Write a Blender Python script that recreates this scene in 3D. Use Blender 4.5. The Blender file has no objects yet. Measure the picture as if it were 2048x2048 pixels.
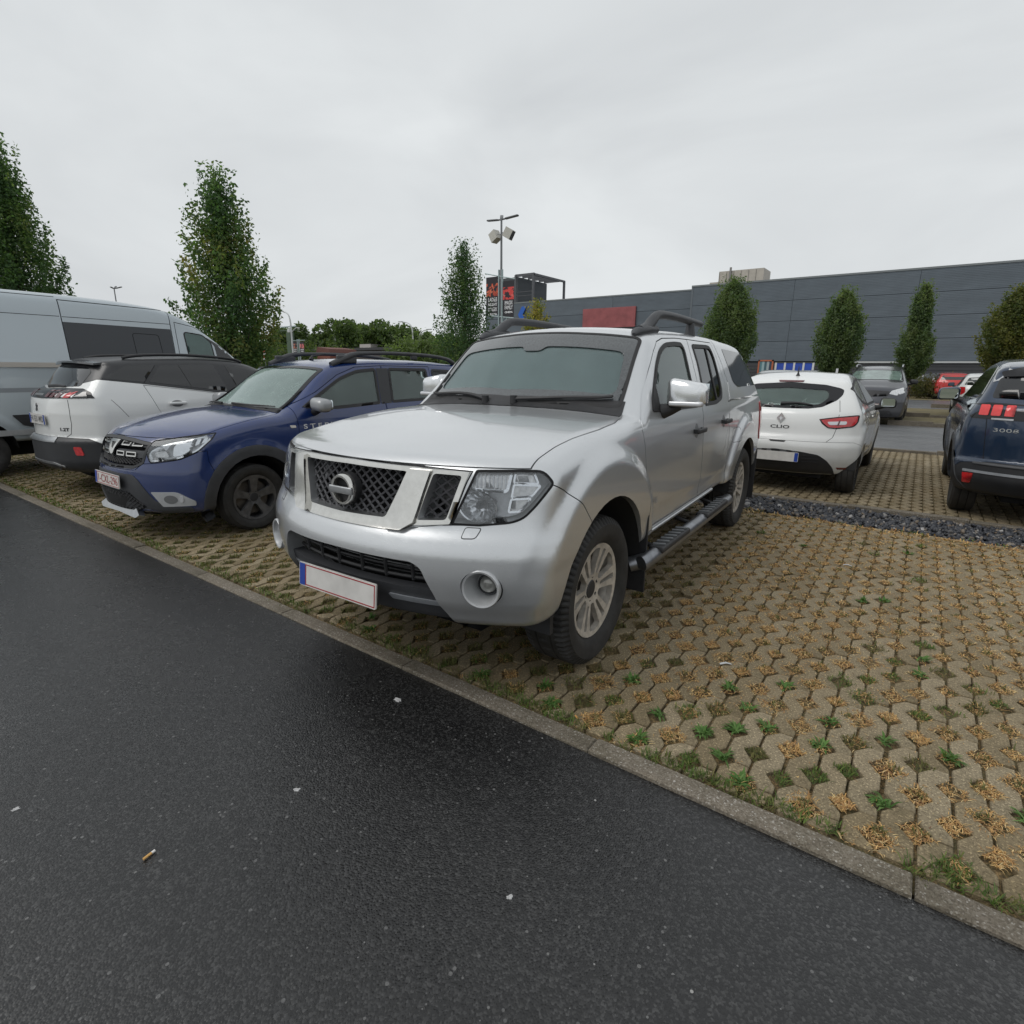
import bpy, bmesh, math, random
import numpy as np
from mathutils import Vector, Matrix
from mathutils.geometry import delaunay_2d_cdt, tessellate_polygon

random.seed(7)
RNG = np.random.default_rng(11)
PI = math.pi
scene = bpy.context.scene
COL = scene.collection

# ------------------------------------------------------------------ camera
def make_camera():
    cam = bpy.data.cameras.new('camera')
    cam.sensor_fit = 'HORIZONTAL'
    cam.sensor_width = 36.0
    cam.lens = 36.0 * 1107.27 / 2048.0
    cam.clip_start = 0.05
    cam.clip_end = 3000.0
    o = bpy.data.objects.new('camera', cam)
    COL.objects.link(o)
    pitch, roll, yaw = 0.2526, 0.0084, 0.6249
    cy, sy, cp, sp = math.cos(yaw), math.sin(yaw), math.cos(pitch), math.sin(pitch)
    f = Vector((-sy * cp, cy * cp, -sp))
    r = Vector((cy, sy, 0.0))
    u = r.cross(f)
    r2 = r * math.cos(roll) + u * math.sin(roll)
    u2 = u * math.cos(roll) - r * math.sin(roll)
    m = Matrix((r2, u2, -f)).transposed().to_4x4()
    m.translation = (2.080, -2.4091, 1.504)
    o.matrix_world = m
    scene.camera = o
make_camera()

# ------------------------------------------------------------------ sky and sun
SUN_EL, SUN_AZ = math.radians(52), math.radians(215)     # azimuth: direction the light comes from, from +Y clockwise
def make_world():
    w = bpy.data.worlds.new('World')
    scene.world = w
    w.use_nodes = True
    nt = w.node_tree
    nt.nodes.clear()
    out = nt.nodes.new('ShaderNodeOutputWorld')
    bg = nt.nodes.new('ShaderNodeBackground')
    sky = nt.nodes.new('ShaderNodeTexSky')
    sky.sky_type = 'NISHITA'
    sky.sun_disc = False
    sky.sun_elevation = SUN_EL
    sky.sun_rotation = SUN_AZ
    sky.dust_density = 3.0
    tc = nt.nodes.new('ShaderNodeTexCoord')
    mp = nt.nodes.new('ShaderNodeMapping')
    mp.inputs['Scale'].default_value = (1.0, 1.0, 2.6)
    mp.inputs['Location'].default_value = (0.3, 0.1, 0.2)
    n1 = nt.nodes.new('ShaderNodeTexNoise')
    n1.inputs['Scale'].default_value = 1.7
    n1.inputs['Detail'].default_value = 5.0
    n1.inputs['Roughness'].default_value = 0.5
    n1.inputs['Distortion'].default_value = 0.5
    cr = nt.nodes.new('ShaderNodeValToRGB')
    e = cr.color_ramp.elements
    e[0].position, e[0].color = 0.30, (4.75, 4.95, 5.10, 1)
    e[1].position, e[1].color = 0.66, (6.05, 6.28, 6.38, 1)
    mix = nt.nodes.new('ShaderNodeMix')
    mix.data_type = 'RGBA'
    mix.inputs['Factor'].default_value = 0.985
    nt.links.new(tc.outputs['Generated'], mp.inputs['Vector'])
    nt.links.new(mp.outputs['Vector'], n1.inputs['Vector'])
    nt.links.new(n1.outputs['Fac'], cr.inputs['Fac'])
    nt.links.new(sky.outputs['Color'], mix.inputs['A'])
    nt.links.new(cr.outputs['Color'], mix.inputs['B'])
    nt.links.new(mix.outputs['Result'], bg.inputs['Color'])
    bg.inputs['Strength'].default_value = 0.1
    nt.links.new(bg.outputs['Background'], out.inputs['Surface'])
make_world()

def make_sun():
    l = bpy.data.lights.new('sun', 'SUN')
    l.energy = 0.9
    l.angle = math.radians(35)
    l.color = (1.0, 0.97, 0.93)
    o = bpy.data.objects.new('sun', l)
    COL.objects.link(o)
    d = Vector((math.sin(SUN_AZ) * math.cos(SUN_EL), math.cos(SUN_AZ) * math.cos(SUN_EL), math.sin(SUN_EL)))
    o.rotation_euler = d.to_track_quat('Z', 'Y').to_euler()
    o.location = d * 50
make_sun()
scene.view_settings.view_transform = 'Standard'
scene.view_settings.look = 'None'
scene.view_settings.exposure = 0.36
scene.view_settings.gamma = 1.0
scene.view_settings.use_curve_mapping = False
scene.render.engine = 'CYCLES'
scene.cycles.max_bounces = 8
scene.cycles.transparent_max_bounces = 24
scene.cycles.caustics_reflective = False
scene.cycles.caustics_refractive = False

# ------------------------------------------------------------------ materials
class NT:
    def __init__(s, name):
        s.m = bpy.data.materials.new(name)
        s.m.use_nodes = True
        s.t = s.m.node_tree
        s.b = s.t.nodes['Principled BSDF']
        s.o = s.t.nodes['Material Output']
    def n(s, typ, **kw):
        nd = s.t.nodes.new(typ)
        for k, v in kw.items():
            if k[0] == '_':
                setattr(nd, k[1:], v)
            else:
                nd.inputs[k.replace('__', ' ')].default_value = v
        return nd
    def l(s, a, b):
        s.t.links.new(a, b)
    def coord(s, kind='Object', scale=(1, 1, 1)):
        tc = s.n('ShaderNodeTexCoord')
        mp = s.n('ShaderNodeMapping')
        mp.inputs['Scale'].default_value = scale
        s.l(tc.outputs[kind], mp.inputs['Vector'])
        return mp.outputs['Vector']
    def noise(s, scale, detail=3, rough=0.55, vec=None):
        nd = s.n('ShaderNodeTexNoise', Scale=scale, Detail=detail, Roughness=rough)
        if vec is not None:
            s.l(vec, nd.inputs['Vector'])
        return nd.outputs['Fac']
    def ramp(s, fac, stops, interp='LINEAR'):
        r = s.n('ShaderNodeValToRGB')
        r.color_ramp.interpolation = interp
        el = r.color_ramp.elements
        while len(el) < len(stops):
            el.new(0.5)
        for e, (p, c) in zip(el, stops):
            e.position = p
            e.color = c if len(c) == 4 else (*c, 1)
        s.l(fac, r.inputs['Fac'])
        return r.outputs['Color']
    def mix(s, fac, a, b, blend='MIX'):
        m = s.n('ShaderNodeMix', _data_type='RGBA', _blend_type=blend)
        for k, v in (('Factor', fac), ('A', a), ('B', b)):
            if hasattr(v, 'links'):
                s.l(v, m.inputs[k])
            else:
                m.inputs[k].default_value = v if k == 'Factor' else (*v[:3], 1)
        return m.outputs['Result']
    def math(s, op, a, b=0.0):
        m = s.n('ShaderNodeMath', _operation=op)
        for i, v in ((0, a), (1, b)):
            if hasattr(v, 'links'):
                s.l(v, m.inputs[i])
            else:
                m.inputs[i].default_value = v
        return m.outputs[0]
    def bump(s, h, strength=0.3, dist=0.01, to='Normal'):
        b = s.n('ShaderNodeBump', Strength=strength, Distance=dist)
        s.l(h, b.inputs['Height'])
        s.l(b.outputs['Normal'], s.b.inputs[to])
        return b
    def set(s, **kw):
        for k, v in kw.items():
            k = k.replace('__', ' ')
            if hasattr(v, 'links'):
                s.l(v, s.b.inputs[k])
            else:
                if isinstance(v, tuple) and len(v) == 3:
                    v = (*v, 1)
                s.b.inputs[k].default_value = v
        return s

def simple(name, col, rough=0.5, metal=0.0, var=0.0, vscale=6.0, bump=0.0, bscale=60.0, **kw):
    n = NT(name)
    n.set(Base__Color=col, Roughness=rough, Metallic=metal, **kw)
    v = n.coord()
    if var:
        lo = tuple(c * (1 - var) for c in col)
        hi = tuple(min(1, c * (1 + var)) for c in col)
        n.set(Base__Color=n.ramp(n.noise(vscale, 4, vec=v), [(0.3, lo), (0.7, hi)]))
    if bump:
        n.bump(n.noise(bscale, 3, vec=v), bump, 0.004)
    return n.m

def paint(name, col, metal=0.0, rough=0.35, wet=0.5, dirt=(0.10, 0.095, 0.085)):
    """car paint: base coat with fine flake, clear coat, rain beads, road film low down"""
    n = NT(name)
    v = n.coord()
    fl = n.noise(700, 1, vec=v)
    base = n.ramp(fl, [(0.25, tuple(c * 0.93 for c in col)), (0.75, tuple(min(1, c * 1.07) for c in col))])
    gm = n.n('ShaderNodeNewGeometry')
    sep = n.n('ShaderNodeSeparateXYZ')
    n.l(v, sep.inputs[0])
    low = n.n('ShaderNodeMapRange')
    for k, x in (('From Min', 0.85), ('From Max', 0.30), ('To Min', 0.0), ('To Max', 0.45)):
        low.inputs[k].default_value = x
    n.l(sep.outputs['Z'], low.inputs['Value'])
    df = n.math('MULTIPLY', low.outputs[0], n.noise(5, 6, 0.7, vec=v))
    n.set(Base__Color=n.mix(df, base, dirt), Metallic=metal, Roughness=rough, Coat__Weight=1.0, Coat__Roughness=0.05, Coat__IOR=1.5)
    if wet:
        vo = n.n('ShaderNodeTexVoronoi', Scale=75.0, Randomness=1.0)
        n.l(v, vo.inputs['Vector'])
        dn = n.noise(9, 3, vec=v)
        th = n.math('MULTIPLY', dn, 0.42)
        drop = n.n('ShaderNodeMapRange', _interpolation_type='SMOOTHSTEP')
        n.l(vo.outputs['Distance'], drop.inputs['Value'])
        drop.inputs['From Min'].default_value = 0.0
        n.l(th, drop.inputs['From Max'])
        drop.inputs['To Min'].default_value = 1.0
        drop.inputs['To Max'].default_value = 0.0
        b = n.bump(drop.outputs[0], wet, 0.0025, to='Coat Normal')
        b2 = n.n('ShaderNodeBump', Strength=wet * 0.35, Distance=0.0025)
        n.l(drop.outputs[0], b2.inputs['Height'])
        n.l(b2.outputs['Normal'], n.b.inputs['Normal'])
    return n.m

def glass(name, tint=(0.55, 0.66, 0.62), dew_sheen=0.05, ior=1.55, dew_sheen_col=(0.5, 0.56, 0.55), refl=1.0, smooth=False):
    n = NT(name)
    n.t.nodes.remove(n.b)
    v = n.coord()
    tr = n.n('ShaderNodeBsdfTransparent', Color=(*tint, 1))
    gl = n.n('ShaderNodeBsdfGlossy', Color=(0.95, 0.98, 1.0, 1), Roughness=0.015)
    di = n.n('ShaderNodeBsdfDiffuse', Color=(*dew_sheen_col, 1))  # diffuse film: droplets, with reflected sky put into its colour
    fr = n.n('ShaderNodeFresnel', IOR=ior)
    f2 = n.math('MULTIPLY', fr.outputs[0], refl)
    m1 = n.n('ShaderNodeMixShader')
    n.l(f2, m1.inputs[0]); n.l(tr.outputs[0], m1.inputs[1]); n.l(gl.outputs[0], m1.inputs[2])
    out = m1
    if dew_sheen:
        sp = n.noise(4.0 if smooth else 7.0, 3 if smooth else 9, 0.6 if smooth else 0.8, vec=v)
        md = n.ramp(sp, [(0.35, (dew_sheen * 0.75,) * 3), (0.6, (dew_sheen,) * 3), (0.72, (min(1, dew_sheen * 1.5),) * 3)])
        m2 = n.n('ShaderNodeMixShader')
        n.l(md, m2.inputs[0]); n.l(m1.outputs[0], m2.inputs[1]); n.l(di.outputs[0], m2.inputs[2])
        out = m2
    n.l(out.outputs[0], n.o.inputs['Surface'])
    return n.m

M = {}
def mats():
    M['silver'] = paint('silver_paint', (0.64, 0.655, 0.67), 0.70, 0.32, 0.55)
    M['white'] = paint('white_paint', (0.78, 0.79, 0.78), 0.0, 0.40, 0.4)
    M['blue'] = paint('blue_paint', (0.004, 0.024, 0.125), 0.0, 0.26, 0.3)
    M['dkblue'] = paint('dark_blue_paint', (0.006, 0.022, 0.055), 0.2, 0.3, 0.35)
    M['van'] = paint('grey_blue_paint', (0.44, 0.495, 0.53), 0.3, 0.38, 0.3)
    M['graphite'] = paint('graphite_paint', (0.045, 0.047, 0.058), 0.3, 0.32, 0.3)
    M['blackroof'] = simple('satin_black_roof', (0.024, 0.025, 0.028), 0.38, 0, .1, 20, Coat__Weight=0.15, Coat__Roughness=.15)
    M['red'] = paint('red_paint', (0.50, 0.022, 0.018), 0.0, 0.35, 0.2)
    M['grey'] = paint('grey_paint', (0.28, 0.30, 0.31), 0.4, 0.35, 0.2)
    M['blackpaint'] = paint('black_paint', (0.022, 0.023, 0.026), 0.0, 0.3, 0.35)
    M['plastic'] = simple('black_plastic', (0.022, 0.022, 0.024), 0.55, 0, 0.25, 9, 0.15, 220)
    M['gplastic'] = simple('grey_plastic', (0.046, 0.048, 0.053), 0.5, 0, 0.15, 9, 0.1, 200)
    M['dplastic'] = simple('dark_trim_plastic', (0.022, 0.023, 0.026), 0.5, 0, 0.15, 9, 0.05, 200)
    M['gloss'] = simple('gloss_black', (0.010, 0.010, 0.012), 0.10)
    M['seal'] = simple('rubber_seal', (0.016, 0.016, 0.017), 0.6)
    M['rubber'] = simple('tyre_rubber', (0.022, 0.021, 0.020), 0.72, 0, 0.4, 14, 0.25, 90)
    M['chrome'] = simple('chrome', (0.66, 0.65, 0.62), 0.16, 1.0, 0.06, 30)
    M['satin'] = simple('satin_metal', (0.52, 0.53, 0.54), 0.35, 1.0, 0.08, 20)
    M['alloy'] = simple('dirty_alloy', (0.56, 0.52, 0.465), 0.42, 0.45, 0.25, 22)
    M['alloyb'] = simple('dark_alloy', (0.115, 0.115, 0.12), 0.38, 0.5, 0.3, 20)
    M['alloys'] = simple('bright_alloy', (0.60, 0.60, 0.60), 0.3, 0.9, 0.15, 20)
    M['steel'] = simple('dull_steel', (0.12, 0.11, 0.10), 0.5, 0.8, 0.4, 18)
    M['void'] = simple('dark_recess', (0.006, 0.006, 0.007), 0.9)
    M['liner'] = simple('wheel_well_liner', (0.012, 0.012, 0.012), 0.85, 0, 0.3, 12)
    M['seat'] = simple('seat_fabric', (0.16, 0.165, 0.175), 0.85, 0, 0.2, 40)
    M['trim'] = simple('cabin_trim', (0.15, 0.153, 0.157), 0.7)
    M['lens'] = glass('clear_lens', (0.97, 0.98, 0.99), 0.06, 1.45, (0.8, 0.82, 0.84))
    M['reflector'] = simple('lamp_reflector', (0.86, 0.87, 0.89), 0.16, 0.75)
    M['lampin'] = simple('lamp_interior', (0.66, 0.67, 0.69), 0.25, 0.4)
    M['redlens'] = simple('red_lens', (0.52, 0.018, 0.022), 0.12, 0, 0.25, 40, Coat__Weight=1.0)
    M['dredlens'] = simple('dark_red_lens', (0.10, 0.008, 0.010), 0.12, 0, 0.3, 40, Coat__Weight=1.0)
    M['smoke'] = simple('smoked_lens', (0.020, 0.018, 0.020), 0.08, Coat__Weight=1.0)
    M['amber'] = simple('amber_lens', (0.75, 0.72, 0.68), 0.2)
    M['glass_ws'] = glass('windscreen_glass', (0.86, 0.94, 0.92), 0.15, 1.85, (0.40, 0.55, 0.55))  # teal sky reflection coloured into the droplet film
    M['glass_side'] = glass('side_window_glass', (0.78, 0.87, 0.84), 0.16, 1.6, (0.36, 0.44, 0.41), smooth=True)  # film colour stands in for sky and trees reflected in the glass
    M['glass_dark'] = glass('privacy_glass', (0.06, 0.062, 0.066), 0.02, 1.5, (0.2, 0.2, 0.22))
    M['glass_blk'] = simple('dark_glass', (0.012, 0.013, 0.015), 0.06, 0, Coat__Weight=0.6)
    M['plate'] = simple('plate_white', (0.60, 0.585, 0.56), 0.4, 0, .12, 9)
    M['plate_red'] = simple('plate_red', (0.33, 0.02, 0.025), 0.4)
    M['plate_blue'] = simple('plate_blue', (0.02, 0.06, 0.33), 0.4)
    M['ink'] = simple('plate_black', (0.02, 0.02, 0.022), 0.5)
    M['whiteprint'] = simple('white_print', (0.75, 0.76, 0.78), 0.5)
    M['mirror'] = simple('mirror_glass', (0.75, 0.80, 0.82), 0.02, 1.0)
mats()

# ------------------------------------------------------------------ objects
def tag(o, label=None, cat=None, group=None, kind=None):
    for k, v in (('label', label), ('category', cat), ('group', group), ('kind', kind)):
        if v:
            o[k] = v
    return o

def empty(name, loc=(0, 0, 0), rz=0.0, parent=None, scale=1.0):
    o = bpy.data.objects.new(name, None)
    o.empty_display_size = 0.2
    o.location = loc
    o.rotation_euler = (0, 0, rz)
    o.scale = (scale,) * 3
    COL.objects.link(o)
    if parent:
        o.parent = parent
    return o

def link(name, me, parent=None, mat=None):
    o = bpy.data.objects.new(name, me)
    if mat is not None and not me.materials:
        me.materials.append(mat)
    COL.objects.link(o)
    if parent:
        o.parent = parent
    return o

def mesh_np(name, V, F, smooth=None):
    """V (n,3); F list of tuples or int array (m,k)"""
    me = bpy.data.meshes.new(name)
    V = np.asarray(V, np.float32)
    if isinstance(F, np.ndarray):
        m, k = F.shape
        me.vertices.add(len(V)); me.vertices.foreach_set('co', V.ravel())
        me.loops.add(m * k); me.loops.foreach_set('vertex_index', F.astype(np.int32).ravel())
        me.polygons.add(m)
        me.polygons.foreach_set('loop_start', np.arange(0, m * k, k, dtype=np.int32))
        me.update(calc_edges=True)
    else:
        me.from_pydata([tuple(map(float, v)) for v in V], [], F)
    if smooth is not None:
        me.polygons.foreach_set('use_smooth', np.ones(len(me.polygons), bool))
        if smooth < 179:
            me.set_sharp_from_angle(angle=math.radians(smooth))
    me.update()
    return me

class MB:
    """collects shapes, then builds ONE mesh object"""
    def __init__(s):
        s.V = []; s.F = []; s.n = 0
    def add(s, V, F):
        V = np.asarray(V, float)
        s.V.append(V); s.F += [tuple(int(i) + s.n for i in f) for f in F]; s.n += len(V)
        return s
    def box(s, c, d, rz=0.0, rot=None, taper=1.0):
        c = np.asarray(c, float); d = np.asarray(d, float) / 2
        k = np.array([[-1,-1,-1],[1,-1,-1],[1,1,-1],[-1,1,-1],[-1,-1,1],[1,-1,1],[1,1,1],[-1,1,1]], float) * d
        k[4:, :2] *= taper
        if rz:
            cz, sz = math.cos(rz), math.sin(rz)
            k = k @ np.array([[cz, sz, 0], [-sz, cz, 0], [0, 0, 1]])
        if rot is not None:
            k = k @ np.asarray(rot).T
        return s.add(k + c, [(0,3,2,1),(4,5,6,7),(0,1,5,4),(1,2,6,5),(2,3,7,6),(3,0,4,7)])
    def bx(s, lo, hi):
        lo = np.asarray(lo, float); hi = np.asarray(hi, float)
        return s.box((lo + hi) / 2, hi - lo)
    def tube(s, P, r, n=10, caps=True, flat=1.0):
        P = np.asarray(P, float); m = len(P)
        r = np.full(m, r, float) if np.isscalar(r) else np.asarray(r, float)
        T = np.gradient(P, axis=0); T /= np.linalg.norm(T, axis=1)[:, None] + 1e-12
        up = np.array([0, 0, 1.0]) if abs(T[0][2]) < 0.9 else np.array([1.0, 0, 0])
        V = []
        a = np.arange(n) * 2 * PI / n
        for i in range(m):
            x = np.cross(up, T[i]); x /= np.linalg.norm(x); y = np.cross(T[i], x); up = y
            V.append(P[i] + r[i] * (np.cos(a)[:, None] * x + flat * np.sin(a)[:, None] * y))
        F = []
        for i in range(m - 1):
            for j in range(n):
                k = (j + 1) % n
                F.append((i*n+j, i*n+k, (i+1)*n+k, (i+1)*n+j))
        if caps:
            F.append(tuple(range(n))[::-1]); F.append(tuple(range((m-1)*n, m*n)))
        return s.add(np.concatenate(V), F)
    def cyl(s, p0, p1, r, n=16, r1=None):
        p0 = np.asarray(p0, float); p1 = np.asarray(p1, float)
        return s.tube([p0, p0 * .5 + p1 * .5, p1], [r, (r + (r if r1 is None else r1)) / 2, r if r1 is None else r1], n)
    def lathe(s, prof, n=48, axis='y', c=(0, 0, 0), closed=False):
        """prof (radius, along)"""
        m = len(prof); V = []
        for i in range(n):
            a = 2 * PI * i / n; ca, sa = math.cos(a), math.sin(a)
            for r, h in prof:
                if axis == 'y': V.append((r * sa, h, r * ca))
                elif axis == 'z': V.append((r * ca, r * sa, h))
                else: V.append((h, r * ca, r * sa))
        F = []
        mm = m if closed else m - 1
        for i in range(n):
            k = (i + 1) % n
            for j in range(mm):
                l = (j + 1) % m
                F.append((i*m+j, i*m+l, k*m+l, k*m+j))
        return s.add(np.array(V) + np.asarray(c, float), F)
    def sphere(s, c, r, n=12, m=8):
        r = np.full(3, r, float) if np.isscalar(r) else np.asarray(r, float)
        V = [(0, 0, -1.0)]
        for i in range(1, m):
            t = -PI / 2 + PI * i / m
            V += [(math.cos(t) * math.cos(2*PI*j/n), math.cos(t) * math.sin(2*PI*j/n), math.sin(t)) for j in range(n)]
        V.append((0, 0, 1.0))
        F = [(0, 1 + (j+1) % n, 1 + j) for j in range(n)]
        for i in range(m - 2):
            for j in range(n):
                k = (j + 1) % n
                F.append((1+i*n+j, 1+i*n+k, 1+(i+1)*n+k, 1+(i+1)*n+j))
        b = 1 + (m - 2) * n
        F += [(b + j, b + (j+1) % n, len(V) - 1) for j in range(n)]
        return s.add(np.array(V) * r + np.asarray(c, float), F)
    def prism(s, poly, frame, d0, d1):
        """poly [(u,v)], frame (origin,u,v,n) -> extruded between n*d0 and n*d1"""
        o, u, v, nn = [np.asarray(x, float) for x in frame]
        P = np.asarray(poly, float); k = len(P)
        if np.dot(P[:, 0], np.roll(P[:, 1], -1)) - np.dot(P[:, 1], np.roll(P[:, 0], -1)) < 0:
            P = P[::-1]
        B = o + P[:, :1] * u + P[:, 1:] * v
        if np.dot(np.cross(u, v), nn) < 0:
            d0, d1 = d1, d0
        tri = tessellate_polygon([[Vector((x, y, 0)) for x, y in P]])
        F = []
        for t in tri:
            a, b, c = t
            ar = (P[b][0]-P[a][0])*(P[c][1]-P[a][1]) - (P[c][0]-P[a][0])*(P[b][1]-P[a][1])
            if ar < 0: a, c = c, a
            F.append((a + k, b + k, c + k)); F.append((c, b, a))
        F += [(i, (i+1) % k, (i+1) % k + k, i + k) for i in range(k)]
        return s.add(np.concatenate([B + nn * d0, B + nn * d1]), F)
    def build(s, name, mat, parent=None, smooth=None):
        me = mesh_np(name, np.concatenate(s.V), s.F, smooth)
        me.materials.append(mat)
        return link(name, me, parent)

def bez(P, n=6, closed=False):
    """Catmull-Rom through the points"""
    P = np.asarray(P, float); m = len(P); out = []
    for i in range(m if closed else m - 1):
        g = (lambda k: P[k % m]) if closed else (lambda k: P[min(max(k, 0), m - 1)])
        a, b, c, d = g(i-1), g(i), g(i+1), g(i+2)
        for t in np.arange(n) / n:
            out.append(0.5 * (2*b + (c-a)*t + (2*a-5*b+4*c-d)*t*t + (3*b-a-3*c+d)*t**3))
    if not closed: out.append(P[-1])
    return np.array(out)

def rnd(P, r=0.02, n=4):
    """round the corners of a closed 2-D polygon"""
    P = np.asarray(P, float); m = len(P); out = []
    rr = [r] * m if np.isscalar(r) else r
    for i in range(m):
        a, b, c = P[i-1], P[i], P[(i+1) % m]
        u = a - b; v = c - b; lu, lv = np.linalg.norm(u), np.linalg.norm(v)
        q = min(rr[i], 0.48 * lu, 0.48 * lv)
        if q < 1e-5:
            out.append(b); continue
        p0 = b + u / lu * q; p1 = b + v / lv * q
        for t in np.linspace(0, 1, n + 1):
            out.append((1-t)**2 * p0 + 2*t*(1-t) * b + t*t * p1)
    return np.array(out)

def sym(P):
    """mirror a half outline (first coordinate >= 0, listed top to bottom) into a closed one"""
    P = [tuple(p) for p in P]
    return P + [(-a, b) for a, b in P[::-1] if abs(a) > 1e-6]

def circ(c, r, n=24, sx=1.0, sy=1.0):
    return [(c[0] + r * sx * math.cos(2*PI*i/n), c[1] + r * sy * math.sin(2*PI*i/n)) for i in range(n)]
# ------------------------------------------------------------------ smooth car bodies
class Tab:
    """monotone cubic through (x, y) knots, tabulated"""
    def __init__(s, P, step=0.004, lin=False):
        P = sorted(P); x = np.array([p[0] for p in P], float); y = np.array([p[1] for p in P], float)
        s.x0, s.x1 = x[0], x[-1]
        s.X = np.linspace(x[0], x[-1], max(8, int((x[-1] - x[0]) / step)))
        if lin or len(x) < 3:
            s.Y = np.interp(s.X, x, y)
        else:
            h = np.diff(x); d = np.diff(y) / h; m = np.zeros(len(x))
            for i in range(1, len(x) - 1):
                if d[i-1] * d[i] > 0:
                    w1 = 2*h[i] + h[i-1]; w2 = h[i] + 2*h[i-1]
                    m[i] = (w1 + w2) / (w1 / d[i-1] + w2 / d[i])
            m[0], m[-1] = d[0], d[-1]
            k = np.clip(np.searchsorted(x, s.X, side='right') - 1, 0, len(x) - 2)
            t = (s.X - x[k]) / h[k]
            s.Y = ((1+2*t)*(1-t)**2*y[k] + t*(1-t)**2*h[k]*m[k] + t*t*(3-2*t)*y[k+1] + t*t*(t-1)*h[k]*m[k+1])
        g = np.gradient(s.Y, s.X)
        s.N = 1 / np.sqrt(1 + np.minimum(g * g, 40))
    def __call__(s, x):
        return np.interp(x, s.X, s.Y)
    def nrm(s, x):
        return np.interp(x, s.X, s.N)

def const(v):
    return lambda x: np.full_like(x, v)

def smax(a, b, r):
    h = np.maximum(r - np.abs(a - b), 0)
    return np.maximum(a, b) + h * h / (4 * r)

def sstep(x):
    x = np.clip(x, 0, 1)
    return x * x * (3 - 2 * x)

VIEWS = {  # u, v, n (towards the viewer)
    'L': ((1, 0, 0), (0, 0, 1), (0, 1, 0)),
    'R': ((1, 0, 0), (0, 0, 1), (0, -1, 0)),
    'F': ((0, 1, 0), (0, 0, 1), (1, 0, 0)),
    'B': ((0, 1, 0), (0, 0, 1), (-1, 0, 0)),
    'T': ((1, 0, 0), (0, 1, 0), (0, 0, 1)),
}
def oblique(deg):
    """view from the front/rear corner: deg measured from +x towards +y"""
    a = math.radians(deg)
    return ((-math.sin(a), math.cos(a), 0), (0, 0, 1), (math.cos(a), math.sin(a), 0))

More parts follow.
